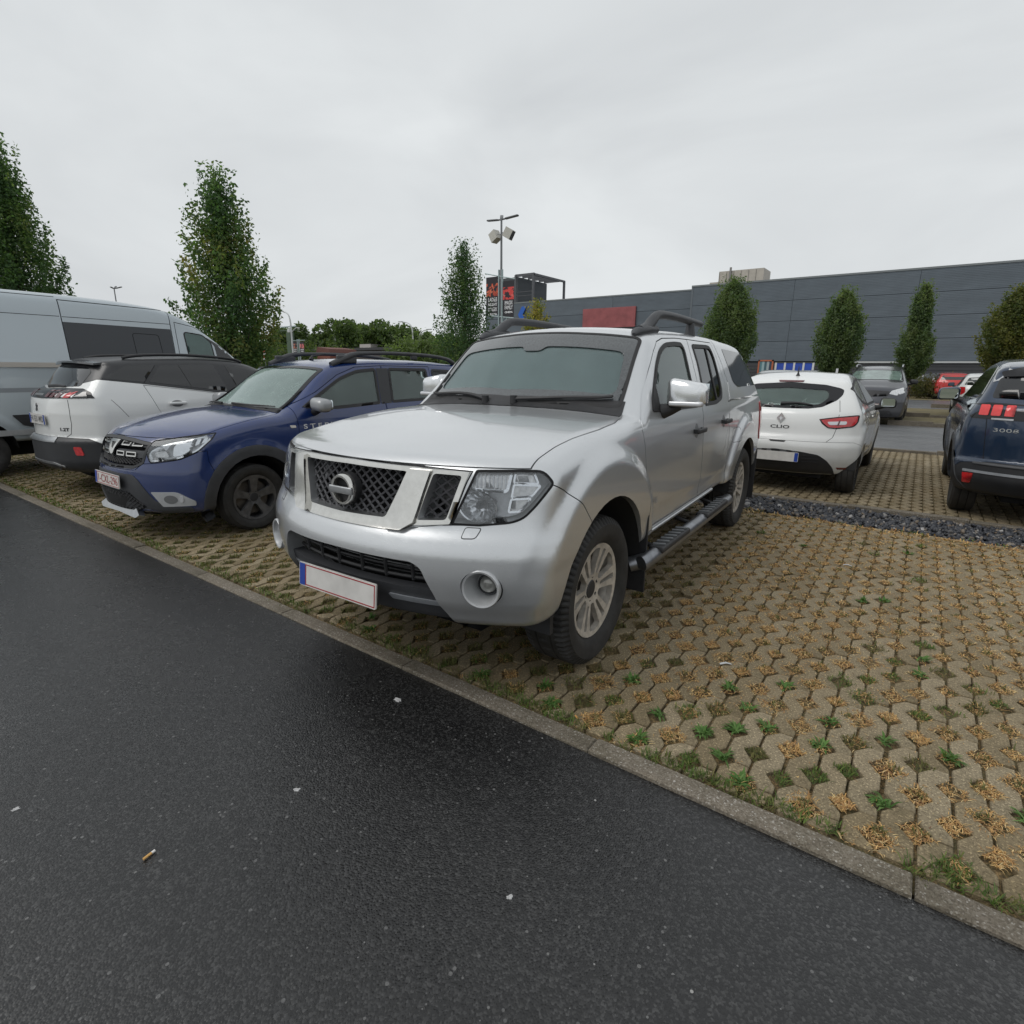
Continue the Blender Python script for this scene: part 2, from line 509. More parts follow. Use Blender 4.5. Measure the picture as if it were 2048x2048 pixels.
class Shape:
    def __init__(s, T, S, P, Fr, Re, B, sw=(0.3, 0.9, 2.2), swr=(0.25, 0.9, 2.5), crown=0.08, kf=0.2, kr=0.15, xm=-1.4,
                 rt=((0.0, 0.08),), rf=0.06, rr=0.06, rb=0.05, flares=(), extra=None, z=(0.2, 1.9)):
        s.T = Tab(T); s.S = Tab(S); s.P = Tab(P); s.Fr = Tab(Fr); s.Re = Tab(Re); s.B = Tab(B)
        s.sw, s.swr, s.crown = sw, swr, (Tab(crown) if isinstance(crown, (list, tuple)) else const(crown))
        s.K = Tab([(-9, -kr), (xm - 0.3, -kr), (xm + 0.3, kf), (9, kf)])
        s.rt = Tab(rt) if len(rt) > 2 else const(rt[0][1])
        s.rf, s.rr, s.rb, s.flares, s.extra = rf, rr, rb, flares, extra
        s.xlo, s.xhi = s.Re.Y.min() - 0.08, s.Fr.Y.max() + 0.08
        s.zlo, s.zhi = z
        s.ymax = s.S.Y.max() + max([f[4] for f in flares], default=0) + 0.06
    def W(s, x, z):
        w = s.S(z) + s.P(x)
        for (xc, zc, R0, R1, h) in s.flares:
            d = np.hypot(x - xc, z - zc)
            w = w + h * sstep((R1 + 0.05 - d) / 0.11)
        return w
    def F(s, p):
        x, y, z = p[:, 0], p[:, 1], p[:, 2]
        ay = np.abs(y); y2 = ay * ay
        xe = x + s.K(x) * y2
        ft = (z - (s.T(xe) - s.crown(x) * y2)) * s.T.nrm(xe)
        fs = (ay - s.W(x, z)) * s.S.nrm(z)
        a, w0, n = s.sw
        g = a * n / w0 * (ay / w0) ** (n - 1)
        ff = (x - (s.Fr(z) - a * (ay / w0) ** n)) / np.sqrt(1 + g * g) * s.Fr.nrm(z)
        a, w0, n = s.swr
        g = a * n / w0 * (ay / w0) ** (n - 1)
        fr = (s.Re(z) + a * (ay / w0) ** n - x) / np.sqrt(1 + g * g) * s.Re.nrm(z)
        f = smax(fs, ft, s.rt(x))
        f = smax(f, ff, s.rf)
        f = smax(f, fr, s.rr)
        f = smax(f, s.B(x) - z, s.rb)
        if s.extra is not None:
            f = s.extra(s, x, ay, z, f)
        return f
    def grad(s, p, e=2e-3):
        g = np.empty_like(p)
        for k in range(3):
            d = np.zeros(3); d[k] = e
            g[:, k] = (s.F(p + d) - s.F(p - d)) / (2 * e)
        return g
    def normal(s, p):
        g = s.grad(p)
        return g / (np.linalg.norm(g, axis=1)[:, None] + 1e-12)
    def solid(s, h=0.03, fn=None, lo=None, hi=None, fit=True):
        """closed quad mesh of {F<0}"""
        fn = fn or s.F
        lo = lo or (s.xlo, s.zlo); hi = hi or (s.xhi, s.zhi)
        ny = int(s.ymax / h) + 2
        X = np.arange(lo[0], hi[0] + h, h); Y = (np.arange(ny) + 0.5) * h; Z = np.arange(lo[1], hi[1] + h, h)
        G = np.stack(np.meshgrid(X, Y, Z, indexing='ij'), -1).reshape(-1, 3)
        v = fn(G).reshape(len(X), len(Y), len(Z))
        v = np.concatenate([v[:, ::-1], v], 1)
        o = np.array([X[0], -Y[-1], Z[0]])
        V, Q = surface_nets(v, o, h)
        if fit:
            for _ in range(4):
                f = fn(V); g = s.grad(V)
                V -= g * np.clip(f / (np.sum(g * g, 1) + 1e-9), -h * 0.7, h * 0.7)[:, None]
        return V, Q
    def project(s, uv, view, near=None):
        u, v, n = [np.array(k, float) for k in (VIEWS[view] if isinstance(view, str) else view)]
        uv = np.asarray(uv, float)
        base = uv[:, :1] * u + uv[:, 1:2] * v
        D0, D1 = (6.0, -6.0) if abs(n[0]) > 0.3 else (1.5, 0.02)
        if abs(n[2]) > 0.9: D0, D1 = 3.2, 0.1
        if near is not None: D0, D1 = near
        ts = np.linspace(D0, D1, int(abs(D0 - D1) / 0.02) + 2)
        hit = np.full(len(uv), np.nan); prev = np.full(len(uv), D0); todo = np.ones(len(uv), bool)
        # coarse march
        N = len(uv); CH = max(1, int(400000 / max(N, 1)))
        best = np.full(len(uv), 1e9); bt = np.full(len(uv), D0)
        for a in range(0, len(ts), CH):
            tt = ts[a:a + CH]
            idx = np.nonzero(todo)[0]
            if not len(idx): break
            pts = base[idx][:, None, :] + tt[None, :, None] * n
            f = s.F(pts.reshape(-1, 3)).reshape(len(idx), len(tt))
            k = np.argmin(f, 1); fm = f[np.arange(len(idx)), k]
            up = fm < best[idx]
            best[idx[up]] = fm[up]; bt[idx[up]] = tt[k[up]]
            neg = f < 0
            any_ = neg.any(1); first = neg.argmax(1)
            for i in np.nonzero(any_)[0]:
                j = first[i]
                hit[idx[i]] = tt[j]; prev[idx[i]] = tt[j - 1] if j > 0 else (ts[a - 1] if a > 0 else D0)
            todo[idx[any_]] = False
        ok = ~np.isnan(hit)
        a, b = prev.copy(), np.where(ok, hit, bt)
        for _ in range(14):
            m = (a + b) / 2
            f = s.F(base + m[:, None] * n)
            a = np.where(ok & (f > 0), m, a); b = np.where(ok & (f <= 0), m, b)
        t = np.where(ok, b, bt)
        return base + t[:, None] * n

def surface_nets(v, o, h):
    ins = v < 0
    c = np.zeros(tuple(k - 1 for k in v.shape), np.int8)
    for dx in (0, 1):
        for dy in (0, 1):
            for dz in (0, 1):
                c += ins[dx:v.shape[0]-1+dx, dy:v.shape[1]-1+dy, dz:v.shape[2]-1+dz]
    act = (c > 0) & (c < 8)
    idx = np.full(c.shape, -1, np.int32)
    A = np.argwhere(act)
    idx[act] = np.arange(len(A))
    P = np.zeros((len(A), 3)); cnt = np.zeros(len(A))
    cor = [(0,0,0),(1,0,0),(0,1,0),(1,1,0),(0,0,1),(1,0,1),(0,1,1),(1,1,1)]
    val = [v[A[:,0]+a, A[:,1]+b, A[:,2]+d] for a, b, d in cor]
    for i in range(8):
        for j in range(i + 1, 8):
            df = np.abs(np.array(cor[i]) - np.array(cor[j]))
            if df.sum() != 1: continue
            x = (val[i] < 0) != (val[j] < 0)
            t = np.where(x, val[i] / np.where(x, val[i] - val[j], 1), 0)
            P += np.where(x[:, None], np.array(cor[i]) + t[:, None] * (np.array(cor[j]) - np.array(cor[i])), 0)
            cnt += x
    P = (A + P / cnt[:, None]) * h + o
    Q = []
    # x edges
    for ax in range(3):
        sl0 = [slice(None)] * 3; sl1 = [slice(None)] * 3
        sl0[ax] = slice(0, -1); sl1[ax] = slice(1, None)
        ch = ins[tuple(sl0)] != ins[tuple(sl1)]
        E = np.argwhere(ch)
        b, d = [(1, 2), (2, 0), (0, 1)][ax]
        E = E[(E[:, b] > 0) & (E[:, d] > 0) & (E[:, b] < v.shape[b] - 1) & (E[:, d] < v.shape[d] - 1)]
        def at(db, dd):
            k = E.copy(); k[:, b] += db; k[:, d] += dd
            return idx[k[:, 0], k[:, 1], k[:, 2]]
        q = np.stack([at(-1, -1), at(0, -1), at(0, 0), at(-1, 0)], 1)
        flip = ~ins[E[:, 0], E[:, 1], E[:, 2]]
        q[flip] = q[flip][:, ::-1]
        Q.append(q)
    return P, np.concatenate(Q)

# ------------------------------------------------------------------ booleans
def tmp(me):
    o = bpy.data.objects.new('tmp', me)
    COL.objects.link(o)
    return o

def kill(*obs):
    for o in obs:
        me = o.data
        bpy.data.objects.remove(o)
        if me.users == 0:
            bpy.data.meshes.remove(me)

def mb_mesh(mb, name='cut'):
    return mesh_np(name, np.concatenate(mb.V), mb.F)

def boo(me, cuts, op='DIFFERENCE'):
    """me with the cutter meshes applied one after the other; cutters are freed"""
    o = tmp(me)
    cs = [tmp(c) for c in cuts]
    for c in cs:
        m = o.modifiers.new('b', 'BOOLEAN')
        m.operation = op; m.object = c; m.solver = 'MANIFOLD'
    dg = bpy.context.evaluated_depsgraph_get()
    r = bpy.data.meshes.new_from_object(o.evaluated_get(dg))
    kill(*cs)
    bpy.data.objects.remove(o)
    return r

def vprism(view, poly, d0, d1):
    u, v, n = VIEWS[view] if isinstance(view, str) else view
    return mb_mesh(MB().prism(poly, ((0, 0, 0), u, v, n), d0, d1))

def box_mesh(lo, hi):
    return mb_mesh(MB().bx(lo, hi))

def cyl_mesh(x, z, R, y0, y1, n=48):
    return mb_mesh(MB().prism(circ((x, z), R, n), ((0, 0, 0), (1, 0, 0), (0, 0, 1), (0, 1, 0)), y0, y1))

def grow(P, d):
    """offset a 2-D polygon outwards by d (inwards if negative)"""
    P = np.asarray(P, float)
    ar = np.dot(P[:, 0], np.roll(P[:, 1], -1)) - np.dot(P[:, 1], np.roll(P[:, 0], -1))
    s = 1 if ar > 0 else -1
    e1 = P - np.roll(P, 1, 0); e2 = np.roll(P, -1, 0) - P
    n1 = np.stack([e1[:, 1], -e1[:, 0]], 1) * s; n2 = np.stack([e2[:, 1], -e2[:, 0]], 1) * s
    n1 /= np.linalg.norm(n1, axis=1)[:, None] + 1e-9; n2 /= np.linalg.norm(n2, axis=1)[:, None] + 1e-9
    b = n1 + n2; l = np.linalg.norm(b, axis=1)[:, None]; b /= l + 1e-9
    c = np.clip(np.sum(b * n1, 1), 0.45, 1)[:, None]
    return P + b * d / c

def set_normals(me, sh, tol=0.004, dotmin=0.6):
    """smooth shading from the analytic surface, flat on cut faces"""
    nv = len(me.vertices); nl = len(me.loops); npol = len(me.polygons)
    co = np.empty(nv * 3, np.float32); me.vertices.foreach_get('co', co); co = co.reshape(-1, 3).astype(float)
    lv = np.empty(nl, np.int32); me.loops.foreach_get('vertex_index', lv)
    ls = np.empty(npol, np.int32); me.polygons.foreach_get('loop_start', ls)
    lt = np.empty(npol, np.int32); me.polygons.foreach_get('loop_total', lt)
    fn = np.empty(npol * 3, np.float32); me.polygons.foreach_get('normal', fn); fn = fn.reshape(-1, 3)
    f = sh.F(co); on = np.abs(f) < tol
    g = np.zeros_like(co); g[on] = sh.normal(co[on])
    lf = np.repeat(np.arange(npol), lt)
    order = np.concatenate([np.arange(a, a + b) for a, b in zip(ls, lt)]) if not (ls[1:] == np.cumsum(lt)[:-1]).all() else None
    if order is not None:
        l2f = np.empty(nl, np.int32); l2f[order] = lf; lf = l2f
    N = fn[lf].copy()
    gl = g[lv]
    use = on[lv] & (np.sum(gl * N, 1) > dotmin)
    N[use] = gl[use]
    me.polygons.foreach_set('use_smooth', np.ones(npol, bool))
    me.normals_split_custom_set(N.tolist())
    me.update()

# ------------------------------------------------------------------ pieces laid on a body
def inside(pts, poly):
    x, y = pts[:, 0], pts[:, 1]; r = np.zeros(len(pts), bool)
    P = np.asarray(poly); j = len(P) - 1
    for i in range(len(P)):
        a, b = P[i], P[j]
        c = (a[1] > y) != (b[1] > y)
        r ^= c & (x < (b[0] - a[0]) * (y - a[1]) / (b[1] - a[1] + 1e-15) + a[0])
        j = i
    return r

def edist(pts, poly):
    P = np.asarray(poly); d = np.full(len(pts), 1e9)
    for i in range(len(P)):
        a, b = P[i-1], P[i]; ab = b - a
        t = np.clip(((pts - a) @ ab) / (ab @ ab + 1e-12), 0, 1)
        d = np.minimum(d, np.linalg.norm(pts - a - t[:, None] * ab, axis=1))
    return d

def dense(poly, g):
    P = np.asarray(poly, float); out = []
    for i in range(len(P)):
        a, b = P[i], P[(i + 1) % len(P)]
        k = max(1, int(math.ceil(np.linalg.norm(b - a) / g)))
        out += [a + (b - a) * t for t in np.arange(k) / k]
    out = np.array(out)
    keep = np.linalg.norm(out - np.roll(out, 1, 0), axis=1) > 1e-4
    return out[keep]

def tri2d(poly, holes=(), g=0.04):
    """triangulated polygon with interior points; returns points, triangles"""
    rings = [dense(poly, g)] + [dense(h, g) for h in holes]
    pts = []; edges = []; n = 0
    for r in rings:
        k = len(r)
        pts.append(r); edges += [(n + i, n + (i + 1) % k) for i in range(k)]; n += k
    lo = rings[0].min(0); hi = rings[0].max(0)
    gx, gy = np.meshgrid(np.arange(lo[0] + g / 2, hi[0], g), np.arange(lo[1] + g / 2, hi[1], g))
    Q = np.stack([gx.ravel(), gy.ravel()], 1)
    if len(Q):
        k = inside(Q, rings[0])
        for r in rings[1:]: k &= ~inside(Q, r)
        Q = Q[k]
        if len(Q):
            k = np.ones(len(Q), bool)
            for r in rings: k &= edist(Q, r) > g * 0.45
            Q = Q[k]
    allp = np.concatenate(pts + ([Q] if len(Q) else []))
    r = delaunay_2d_cdt([Vector(p) for p in allp], edges, [], 0, 1e-7)
    V = np.array([tuple(p) for p in r[0]]); Fc = np.array([list(f) for f in r[2]], np.int32)
    c = V[Fc].mean(1)
    k = inside(c, rings[0])
    for h in rings[1:]: k &= ~inside(c, h)
    return V, Fc[k]

def slab(sh, view, poly, off=0.003, depth=0.012, holes=(), g=0.04, flat=None, near=None):
    """closed piece lying on the body; returns (V, F list, loop normals)"""
    uv, tr = tri2d(poly, holes, g)
    u, v, n = [np.array(k, float) for k in (VIEWS[view] if isinstance(view, str) else view)]
    if flat is None:
        P = sh.project(uv, view, near); N = sh.normal(P)
    else:
        P, N = flat(uv)
    D = n if (abs(off) > .012 or depth > .025) else N
    top = P + D * off; bot = P + D * (off - depth)
    a = tr[:, 0]; b = tr[:, 1]; c = tr[:, 2]
    fn = np.cross(top[b] - top[a], top[c] - top[a])
    fl = np.sum(fn * N[a], 1) < 0
    tr = tr.copy(); tr[fl] = tr[fl][:, ::-1]
    ed = {}
    for t in tr:
        for i in range(3):
            ed[(t[i], t[(i + 1) % 3])] = 1
    bd = [(i, j) for (i, j) in ed if (j, i) not in ed]
    m = len(P)
    V = np.concatenate([top, bot])
    F = [tuple(t) for t in tr] + [(t[2] + m, t[1] + m, t[0] + m) for t in tr]
    LN = [N[i] for t in tr for i in t] + [-N[i] for t in tr for i in t[::-1]]
    for i, j in bd:
        F.append((j, i, i + m, j + m))
        k = np.cross(V[i] - V[j], V[i + m] - V[j]); k = k / (np.linalg.norm(k) + 1e-12)
        LN += [k] * 4
    return V, F, LN

def put(name, mat, parent, parts):
    """one mesh from several slabs"""
    V = []; F = []; L = []; n = 0
    for v, f, l in parts:
        V.append(v); F += [tuple(int(i) + n for i in t) for t in f]; L += list(l); n += len(v)
    me = bpy.data.meshes.new(name)
    me.from_pydata(np.concatenate(V).tolist(), [], F)
    me.polygons.foreach_set('use_smooth', np.ones(len(me.polygons), bool))
    me.normals_split_custom_set([tuple(map(float, k)) for k in L])
    me.materials.append(mat)
    me.update()
    return link(name, me, parent)

def flip(P):
    return [(-a, b) for a, b in P][::-1]

def text_mesh(txt, size=0.1, width=None, bold=0.0, ext=0.0):
    cu = bpy.data.curves.new('t', 'FONT')
    cu.body = txt; cu.size = size; cu.align_x = 'CENTER'; cu.align_y = 'CENTER'
    cu.offset = bold; cu.resolution_u = 3; cu.extrude = ext
    o = tmp(cu)
    dg = bpy.context.evaluated_depsgraph_get()
    me = bpy.data.meshes.new_from_object(o.evaluated_get(dg))
    bpy.data.objects.remove(o); bpy.data.curves.remove(cu)
    co = np.empty(len(me.vertices) * 3, np.float32); me.vertices.foreach_get('co', co); co = co.reshape(-1, 3).astype(float)
    if len(co):
        w = np.ptp(co[:, 0])
        co[:, 0] -= (co[:, 0].max() + co[:, 0].min()) / 2; co[:, 1] -= (co[:, 1].max() + co[:, 1].min()) / 2
        if width: co[:, 0] *= width / w
    F = [tuple(p.vertices) for p in me.polygons]
    bpy.data.meshes.remove(me)
    return co, F

def lettering(txt, frame, mat, parent, size, width=None, bold=0.0, name='lettering', sh=None, view=None, off=0.003):
    """text in a plane (origin, right, up) or thrown onto a body"""
    co, F = text_mesh(txt, size, width, bold)
    o, r, u = [np.array(k, float) for k in frame]
    P = o + co[:, :1] * r + co[:, 1:2] * u
    if sh is not None:
        U, Vv, n = [np.array(k, float) for k in (VIEWS[view] if isinstance(view, str) else view)]
        Q = sh.project(np.stack([P @ U, P @ Vv], 1), view)
        P = Q + sh.normal(Q) * off
    me = mesh_np(name, P, F)
    me.materials.append(mat)
    return link(name, me, parent)

# ------------------------------------------------------------------ wheels
def rim_holes(style, r):
    H = []
    if style == 'twin':
        for k in range(6):
            a = 2 * PI * k / 6
            def pol(rr, t): return (rr * math.cos(a + t), rr * math.sin(a + t))
            H.append(rnd([pol(r*.36, -.10), pol(r*.89, -.075), pol(r*.89, .075), pol(r*.36, .10)], .012))
            b = PI / 6
            H.append(rnd([pol(r*.33, b - .20), pol(r*.90, b - .27), pol(r*.925, b), pol(r*.90, b + .27), pol(r*.33, b + .20)], .014))
    elif style == 'five':
        for k in range(5):
            a = 2 * PI * k / 5
            def pol(rr, t): return (rr * math.cos(a + t), rr * math.sin(a + t))
            H.append(rnd([pol(r*.30, -.22), pol(r*.88, -.40), pol(r*.92, 0), pol(r*.88, .40), pol(r*.30, .22)], .02))
    else:
        n = 9
        for k in range(n):
            a = 2 * PI * k / n
            def pol(rr, t): return (rr * math.cos(a + t), rr * math.sin(a + t))
            H.append(rnd([pol(r*.32, -.12), pol(r*.88, -.22), pol(r*.88, .22), pol(r*.32, .12)], .014))
    return H

WHEELS = {}
def wheel_meshes(key, R, w, r, style, rimmat, tread=False, fine=True):
    if key in WHEELS: return WHEELS[key]
    h = w / 2
    n = 216 if tread else (72 if fine else 36)
    prof = [(r * .96, -h * .72), (r + .006, -h * .86), (r + (R - r) * .35, -h), (r + (R - r) * .7, -h * .99), (R - .022, -h * .90), (R - .006, -h * .80), (R - .001, -h * .62)]
    mid = [-.5, -.34, -.30, -.26, -.1, 0, .1, .26, .30, .34, .5]
    full = prof + [(R - (.008 if abs(abs(m) - .30) < .02 else 0.0), m * h) for m in mid] + [(a, -b) for a, b in prof[::-1]]
    mb = MB().lathe(full, n)
    V = np.concatenate(mb.V)
    if tread:
        rr = np.hypot(V[:, 0], V[:, 2]); a = np.round((np.arctan2(V[:, 0], V[:, 2]) % (2 * PI)) / (2 * PI) * n).astype(int)
        sh_ = (rr > R - .03) & (np.abs(V[:, 1]) > h * .55)
        k = np.where(sh_ & (a % 3 == 0), (R - .014) / R, 1.0)
        k = np.where((rr > R - .004) & (np.abs(V[:, 1]) < h * .15) & (a % 6 == 0), (R - .008) / R, k)
        V[:, 0] *= k; V[:, 2] *= k
    ty = mesh_np('tyre', V, mb.F, 32 if tread else 40); ty.materials.append(M['rubber'])
    # rim face
    b = MB()
    b.lathe([(r * .90, -h * .6), (r * .92, h * .55), (r, h * .80), (r * 1.03, h * .86), (r * 1.03, h * .80), (r * .985, h * .55), (r * .96, -h * .7)], 48)
    uv, tr = tri2d(circ((0, 0), r * .955, 48), rim_holes(style, r * .96), r * .16)
    rad = np.hypot(uv[:, 0], uv[:, 1]) / r
    d = h * (.58 + .20 * np.clip(rad, 0, 1) ** 2 - .10 * sstep((.36 - rad) / .2))
    m = len(uv)
    th = .032
    top = np.stack([uv[:, 1], d, uv[:, 0]], 1); bot = top - np.array([0, th, 0])
    fn = np.cross(top[tr[0][1]] - top[tr[0][0]], top[tr[0][2]] - top[tr[0][0]])
    if fn[1] < 0: tr = tr[:, ::-1]
    ed = {(t[i], t[(i+1) % 3]) for t in tr.tolist() for i in range(3)}
    F = [tuple(t) for t in tr.tolist()] + [(t[2] + m, t[1] + m, t[0] + m) for t in tr.tolist()]
    F += [(j, i, i + m, j + m) for i, j in ed if (j, i) not in ed]
    b.add(np.concatenate([top, bot]), F)
    rm = mesh_np('rim', np.concatenate(b.V), b.F, 35); rm.materials.append(M[rimmat])
    c = MB()
    c.lathe([(0.0, h * .56), (r * .17, h * .55), (r * .20, h * .50), (r * .20, h * .40)], 24)
    for k in range(5 if style != 'twin' else 6):
        a = 2 * PI * k / (5 if style != 'twin' else 6) + .3
        c.cyl((r * .27 * math.sin(a), h * .40, r * .27 * math.cos(a)), (r * .27 * math.sin(a), h * .555, r * .27 * math.cos(a)), .011, 8)
    hb = mesh_np('hub_cap', np.concatenate(c.V), c.F, 35); hb.materials.append(M['dplastic'])
    e = MB()
    e.lathe([(r * .2, h * .10), (r * .72, h * .10), (r * .72, h * .0), (r * .2, 0)], 32)
    e.lathe([(r * .95, -h * .5), (.02, -h * .5)], 32)
    ds = mesh_np('brake_disc', np.concatenate(e.V), e.F, 35); ds.materials.append(M['steel'])
    WHEELS[key] = [('tyre', ty), ('rim', rm), ('hub_cap', hb), ('brake_disc', ds)]
    return WHEELS[key]

def wheel(root, x, y, z, side, meshes, steer=0.0, spin=0.0):
    e = empty('wheel', (x, y * side, z), 0, root)
    e.rotation_euler = (0, spin * side, (0 if side > 0 else PI) + steer)
    for n, me in meshes:
        link(n, me, e)
    return e
# ------------------------------------------------------------------ ground, road, paving
CAM = np.array([2.080, -2.409, 1.504])
def in_view(P, m=80):
    """which ground points fall in the picture (used only to choose the 300 nearest pavers)"""
    mw = np.array(scene.camera.matrix_world); d = (P - mw[:3, 3]) @ mw[:3, :3]
    z = -d[:, 2]; f = 1107.27
    x = 1024 + f * d[:, 0] / np.maximum(z, .01); y = 1024 - f * d[:, 1] / np.maximum(z, .01)
    return (z > .1) & (x > -m) & (x < 2048 + m) & (y > 0) & (y < 2048 + m)

def asphalt_mat(name, dark, light, rough, spec, chips=True):
    n = NT(name); v = n.coord()
    big = n.noise(.55, 4, .55, vec=v); mid = n.noise(7, 4, .6, vec=v)
    vo = n.n('ShaderNodeTexVoronoi', Scale=150.0); n.l(v, vo.inputs['Vector'])
    sep = n.n('ShaderNodeSeparateColor'); n.l(vo.outputs['Color'], sep.inputs[0])
    grain = n.ramp(sep.outputs[0], [(0.0, tuple(c * .62 for c in dark)), (.55, dark), (.93, light), (1.0, tuple(c * 1.3 for c in light))])
    streak = n.noise(1.0, 4, .55, vec=n.coord(scale=(.22, 1.5, 1)))
    tone = n.ramp(n.math('ADD', n.math('MULTIPLY', big, .5), n.math('MULTIPLY', streak, .5)), [(.36, (.74, .74, .75)), (.66, (1.2, 1.2, 1.19))])
    col = n.mix(1.0, grain, tone, 'MULTIPLY')
    if chips:
        v2 = n.n('ShaderNodeTexVoronoi', Scale=62.0); n.l(v, v2.inputs['Vector'])
        s2 = n.n('ShaderNodeSeparateColor'); n.l(v2.outputs['Color'], s2.inputs[0])
        pick = n.math('GREATER_THAN', s2.outputs[0], .90)
        near = n.math('LESS_THAN', v2.outputs['Distance'], n.math('MULTIPLY', s2.outputs[1], .36))
        col = n.mix(n.math('MULTIPLY', pick, near), col, n.ramp(s2.outputs[2], [(0, (.06, .06, .061)), (1, (.22, .218, .212))]))
        v3 = n.n('ShaderNodeTexVoronoi', Scale=14.0); n.l(v, v3.inputs['Vector'])
        s3 = n.n('ShaderNodeSeparateColor'); n.l(v3.outputs['Color'], s3.inputs[0])
        col = n.mix(n.math('MULTIPLY', n.math('GREATER_THAN', s3.outputs[1], .95), n.math('LESS_THAN', v3.outputs['Distance'], n.math('MULTIPLY', s3.outputs[0], .09))), col, (.30, .295, .285))
    n.set(Base__Color=col, Specular__IOR__Level=spec)
    n.set(Roughness=n.ramp(n.math('ADD', n.math('MULTIPLY', streak, .6), n.math('MULTIPLY', mid, .4)), [(.36, (rough - .09,) * 3), (.66, (rough + .13,) * 3)]))
    h = n.math('ADD', n.math('MULTIPLY', vo.outputs['Distance'], -1.0), n.math('MULTIPLY', mid, .35))
    n.bump(h, .55, .0032)
    return n.m

def sheet(name, x0, x1, y0, y1, z, mat, nx=1, ny=1):
    X = np.linspace(x0, x1, nx + 1); Y = np.linspace(y0, y1, ny + 1)
    V = [(x, y, z) for y in Y for x in X]; w = nx + 1
    me = mesh_np(name, V, [(j*w+i, j*w+i+1, (j+1)*w+i+1, (j+1)*w+i) for j in range(ny) for i in range(nx)])
    return tag(link(name, me, None, mat), kind='structure')

def soil_mat():
    n = NT('mulched_soil'); v = n.coord()
    a = n.noise(16, 5, .7, vec=v); b = n.noise(90, 3, .6, vec=v)
    c = n.ramp(b, [(.30, (.045, .035, .022)), (.48, (.16, .11, .055)), (.64, (.33, .22, .10)), (.85, (.46, .33, .17))])
    g = n.ramp(a, [(.42, (.055, .060, .024)), (.62, (.10, .085, .04))])
    n.set(Base__Color=n.mix(n.ramp(a, [(.40, (.70,) * 3), (.60, (.10,) * 3)]), c, g), Roughness=.95)
    n.bump(b, .9, .012)
    return n.m

def paver_mat():
    n = NT('concrete_paver'); v = n.coord()
    gm = n.n('ShaderNodeNewGeometry'); oi = n.n('ShaderNodeObjectInfo')
    r = n.math('FRACT', n.math('ADD', gm.outputs['Random Per Island'], oi.outputs['Random']))
    base = n.ramp(r, [(0, (.205, .160, .092)), (.5, (.240, .192, .118)), (1, (.275, .226, .148))])
    sp = n.n('ShaderNodeTexVoronoi', Scale=210.0); n.l(v, sp.inputs['Vector'])
    s2 = n.n('ShaderNodeSeparateColor'); n.l(sp.outputs['Color'], s2.inputs[0])
    gr = n.ramp(s2.outputs[0], [(0, (.62, .60, .58)), (.3, (.9, .9, .9)), (.86, (1.08, 1.07, 1.05)), (.95, (1.7, 1.7, 1.7))])
    tc = n.n('ShaderNodeTexCoord')
    st = n.noise(3.2, 5, .65, vec=v)
    stain = n.ramp(st, [(.30, (.66, .66, .60)), (.55, (1, 1, 1)), (.75, (1.08, 1.06, 1.02))])
    col = n.mix(1.0, n.mix(1.0, base, gr, 'MULTIPLY'), stain, 'MULTIPLY')
    moss = n.ramp(n.noise(26, 4, .7, vec=v), [(.56, (0, 0, 0)), (.72, (.55,) * 3)])
    col = n.mix(moss, col, (.105, .088, .045))
    n.set(Base__Color=col, Roughness=.85)
    n.bump(n.math('ADD', n.math('MULTIPLY', sp.outputs['Distance'], .6), n.noise(60, 3, vec=v)), .45, .004)
    return n.m

def clip_y(P, y0, y1):
    for s, lim in ((1, y0), (-1, y1)):
        out = []
        for i in range(len(P)):
            a, b = P[i - 1], P[i]
            ia, ib = (a[1] - lim) * s >= 0, (b[1] - lim) * s >= 0
            if ia != ib:
                t = (lim - a[1]) / (b[1] - a[1]); out.append((a[0] + t * (b[0] - a[0]), lim))
            if ib: out.append(b)
        P = out
        if len(P) < 3: return []
    return P

PX, PP = .1061, .205
def unit_poly(n=2, g=.0052):
    """one dogbone paver strip, origin at its lower hole corner"""
    L, R = [], []
    dx, dy = .050, .060
    for k in range(n):
        y = k * PP
        L += [(dx, y + (.003 if k == 0 else 0)), (g + .004, y + dy - .006), (g, y + dy), (g, y + PP - dy), (g + .004, y + PP - dy + .006)]
        yb = y + PP / 2
        R += [(PX - g, y + .003 if k == 0 else y), (PX - g, yb - dy), (PX - g - .004, yb - dy + .006), (PX - dx, yb), (PX - g - .004, yb + dy - .006), (PX - g, yb + dy)]
    L.append((dx, n * PP - .003)); R.append((PX - g, n * PP - .003))
    return R[::1] + L[::-1]

def stone(P, depth=.045, bev=.0035, z=0.0, coarse=False):
    P = np.asarray(P, float); k = len(P)
    ins = grow(P, -bev)
    tri = tessellate_polygon([[Vector((x, y, 0)) for x, y in ins]])
    V = [(x, y, z) for x, y in ins] + [(x, y, z - bev * 1.1) for x, y in P]
    F = []
    for a, b, c in tri:
        ar = (ins[b][0]-ins[a][0])*(ins[c][1]-ins[a][1]) - (ins[c][0]-ins[a][0])*(ins[b][1]-ins[a][1])
        F.append((a, b, c) if ar > 0 else (a, c, b))
    ccw = np.dot(P[:, 0], np.roll(P[:, 1], -1)) - np.dot(P[:, 1], np.roll(P[:, 0], -1)) > 0
    q = lambda i, j, m, n_: (i, j, m, n_) if ccw else (n_, m, j, i)
    F += [q(i + k, (i + 1) % k + k, (i + 1) % k, i) for i in range(k)]
    V += [(x, y, z - depth) for x, y in P]
    F += [q(i + 2 * k, (i + 1) % k + 2 * k, (i + 1) % k + k, i + k) for i in range(k)]
    return V, F

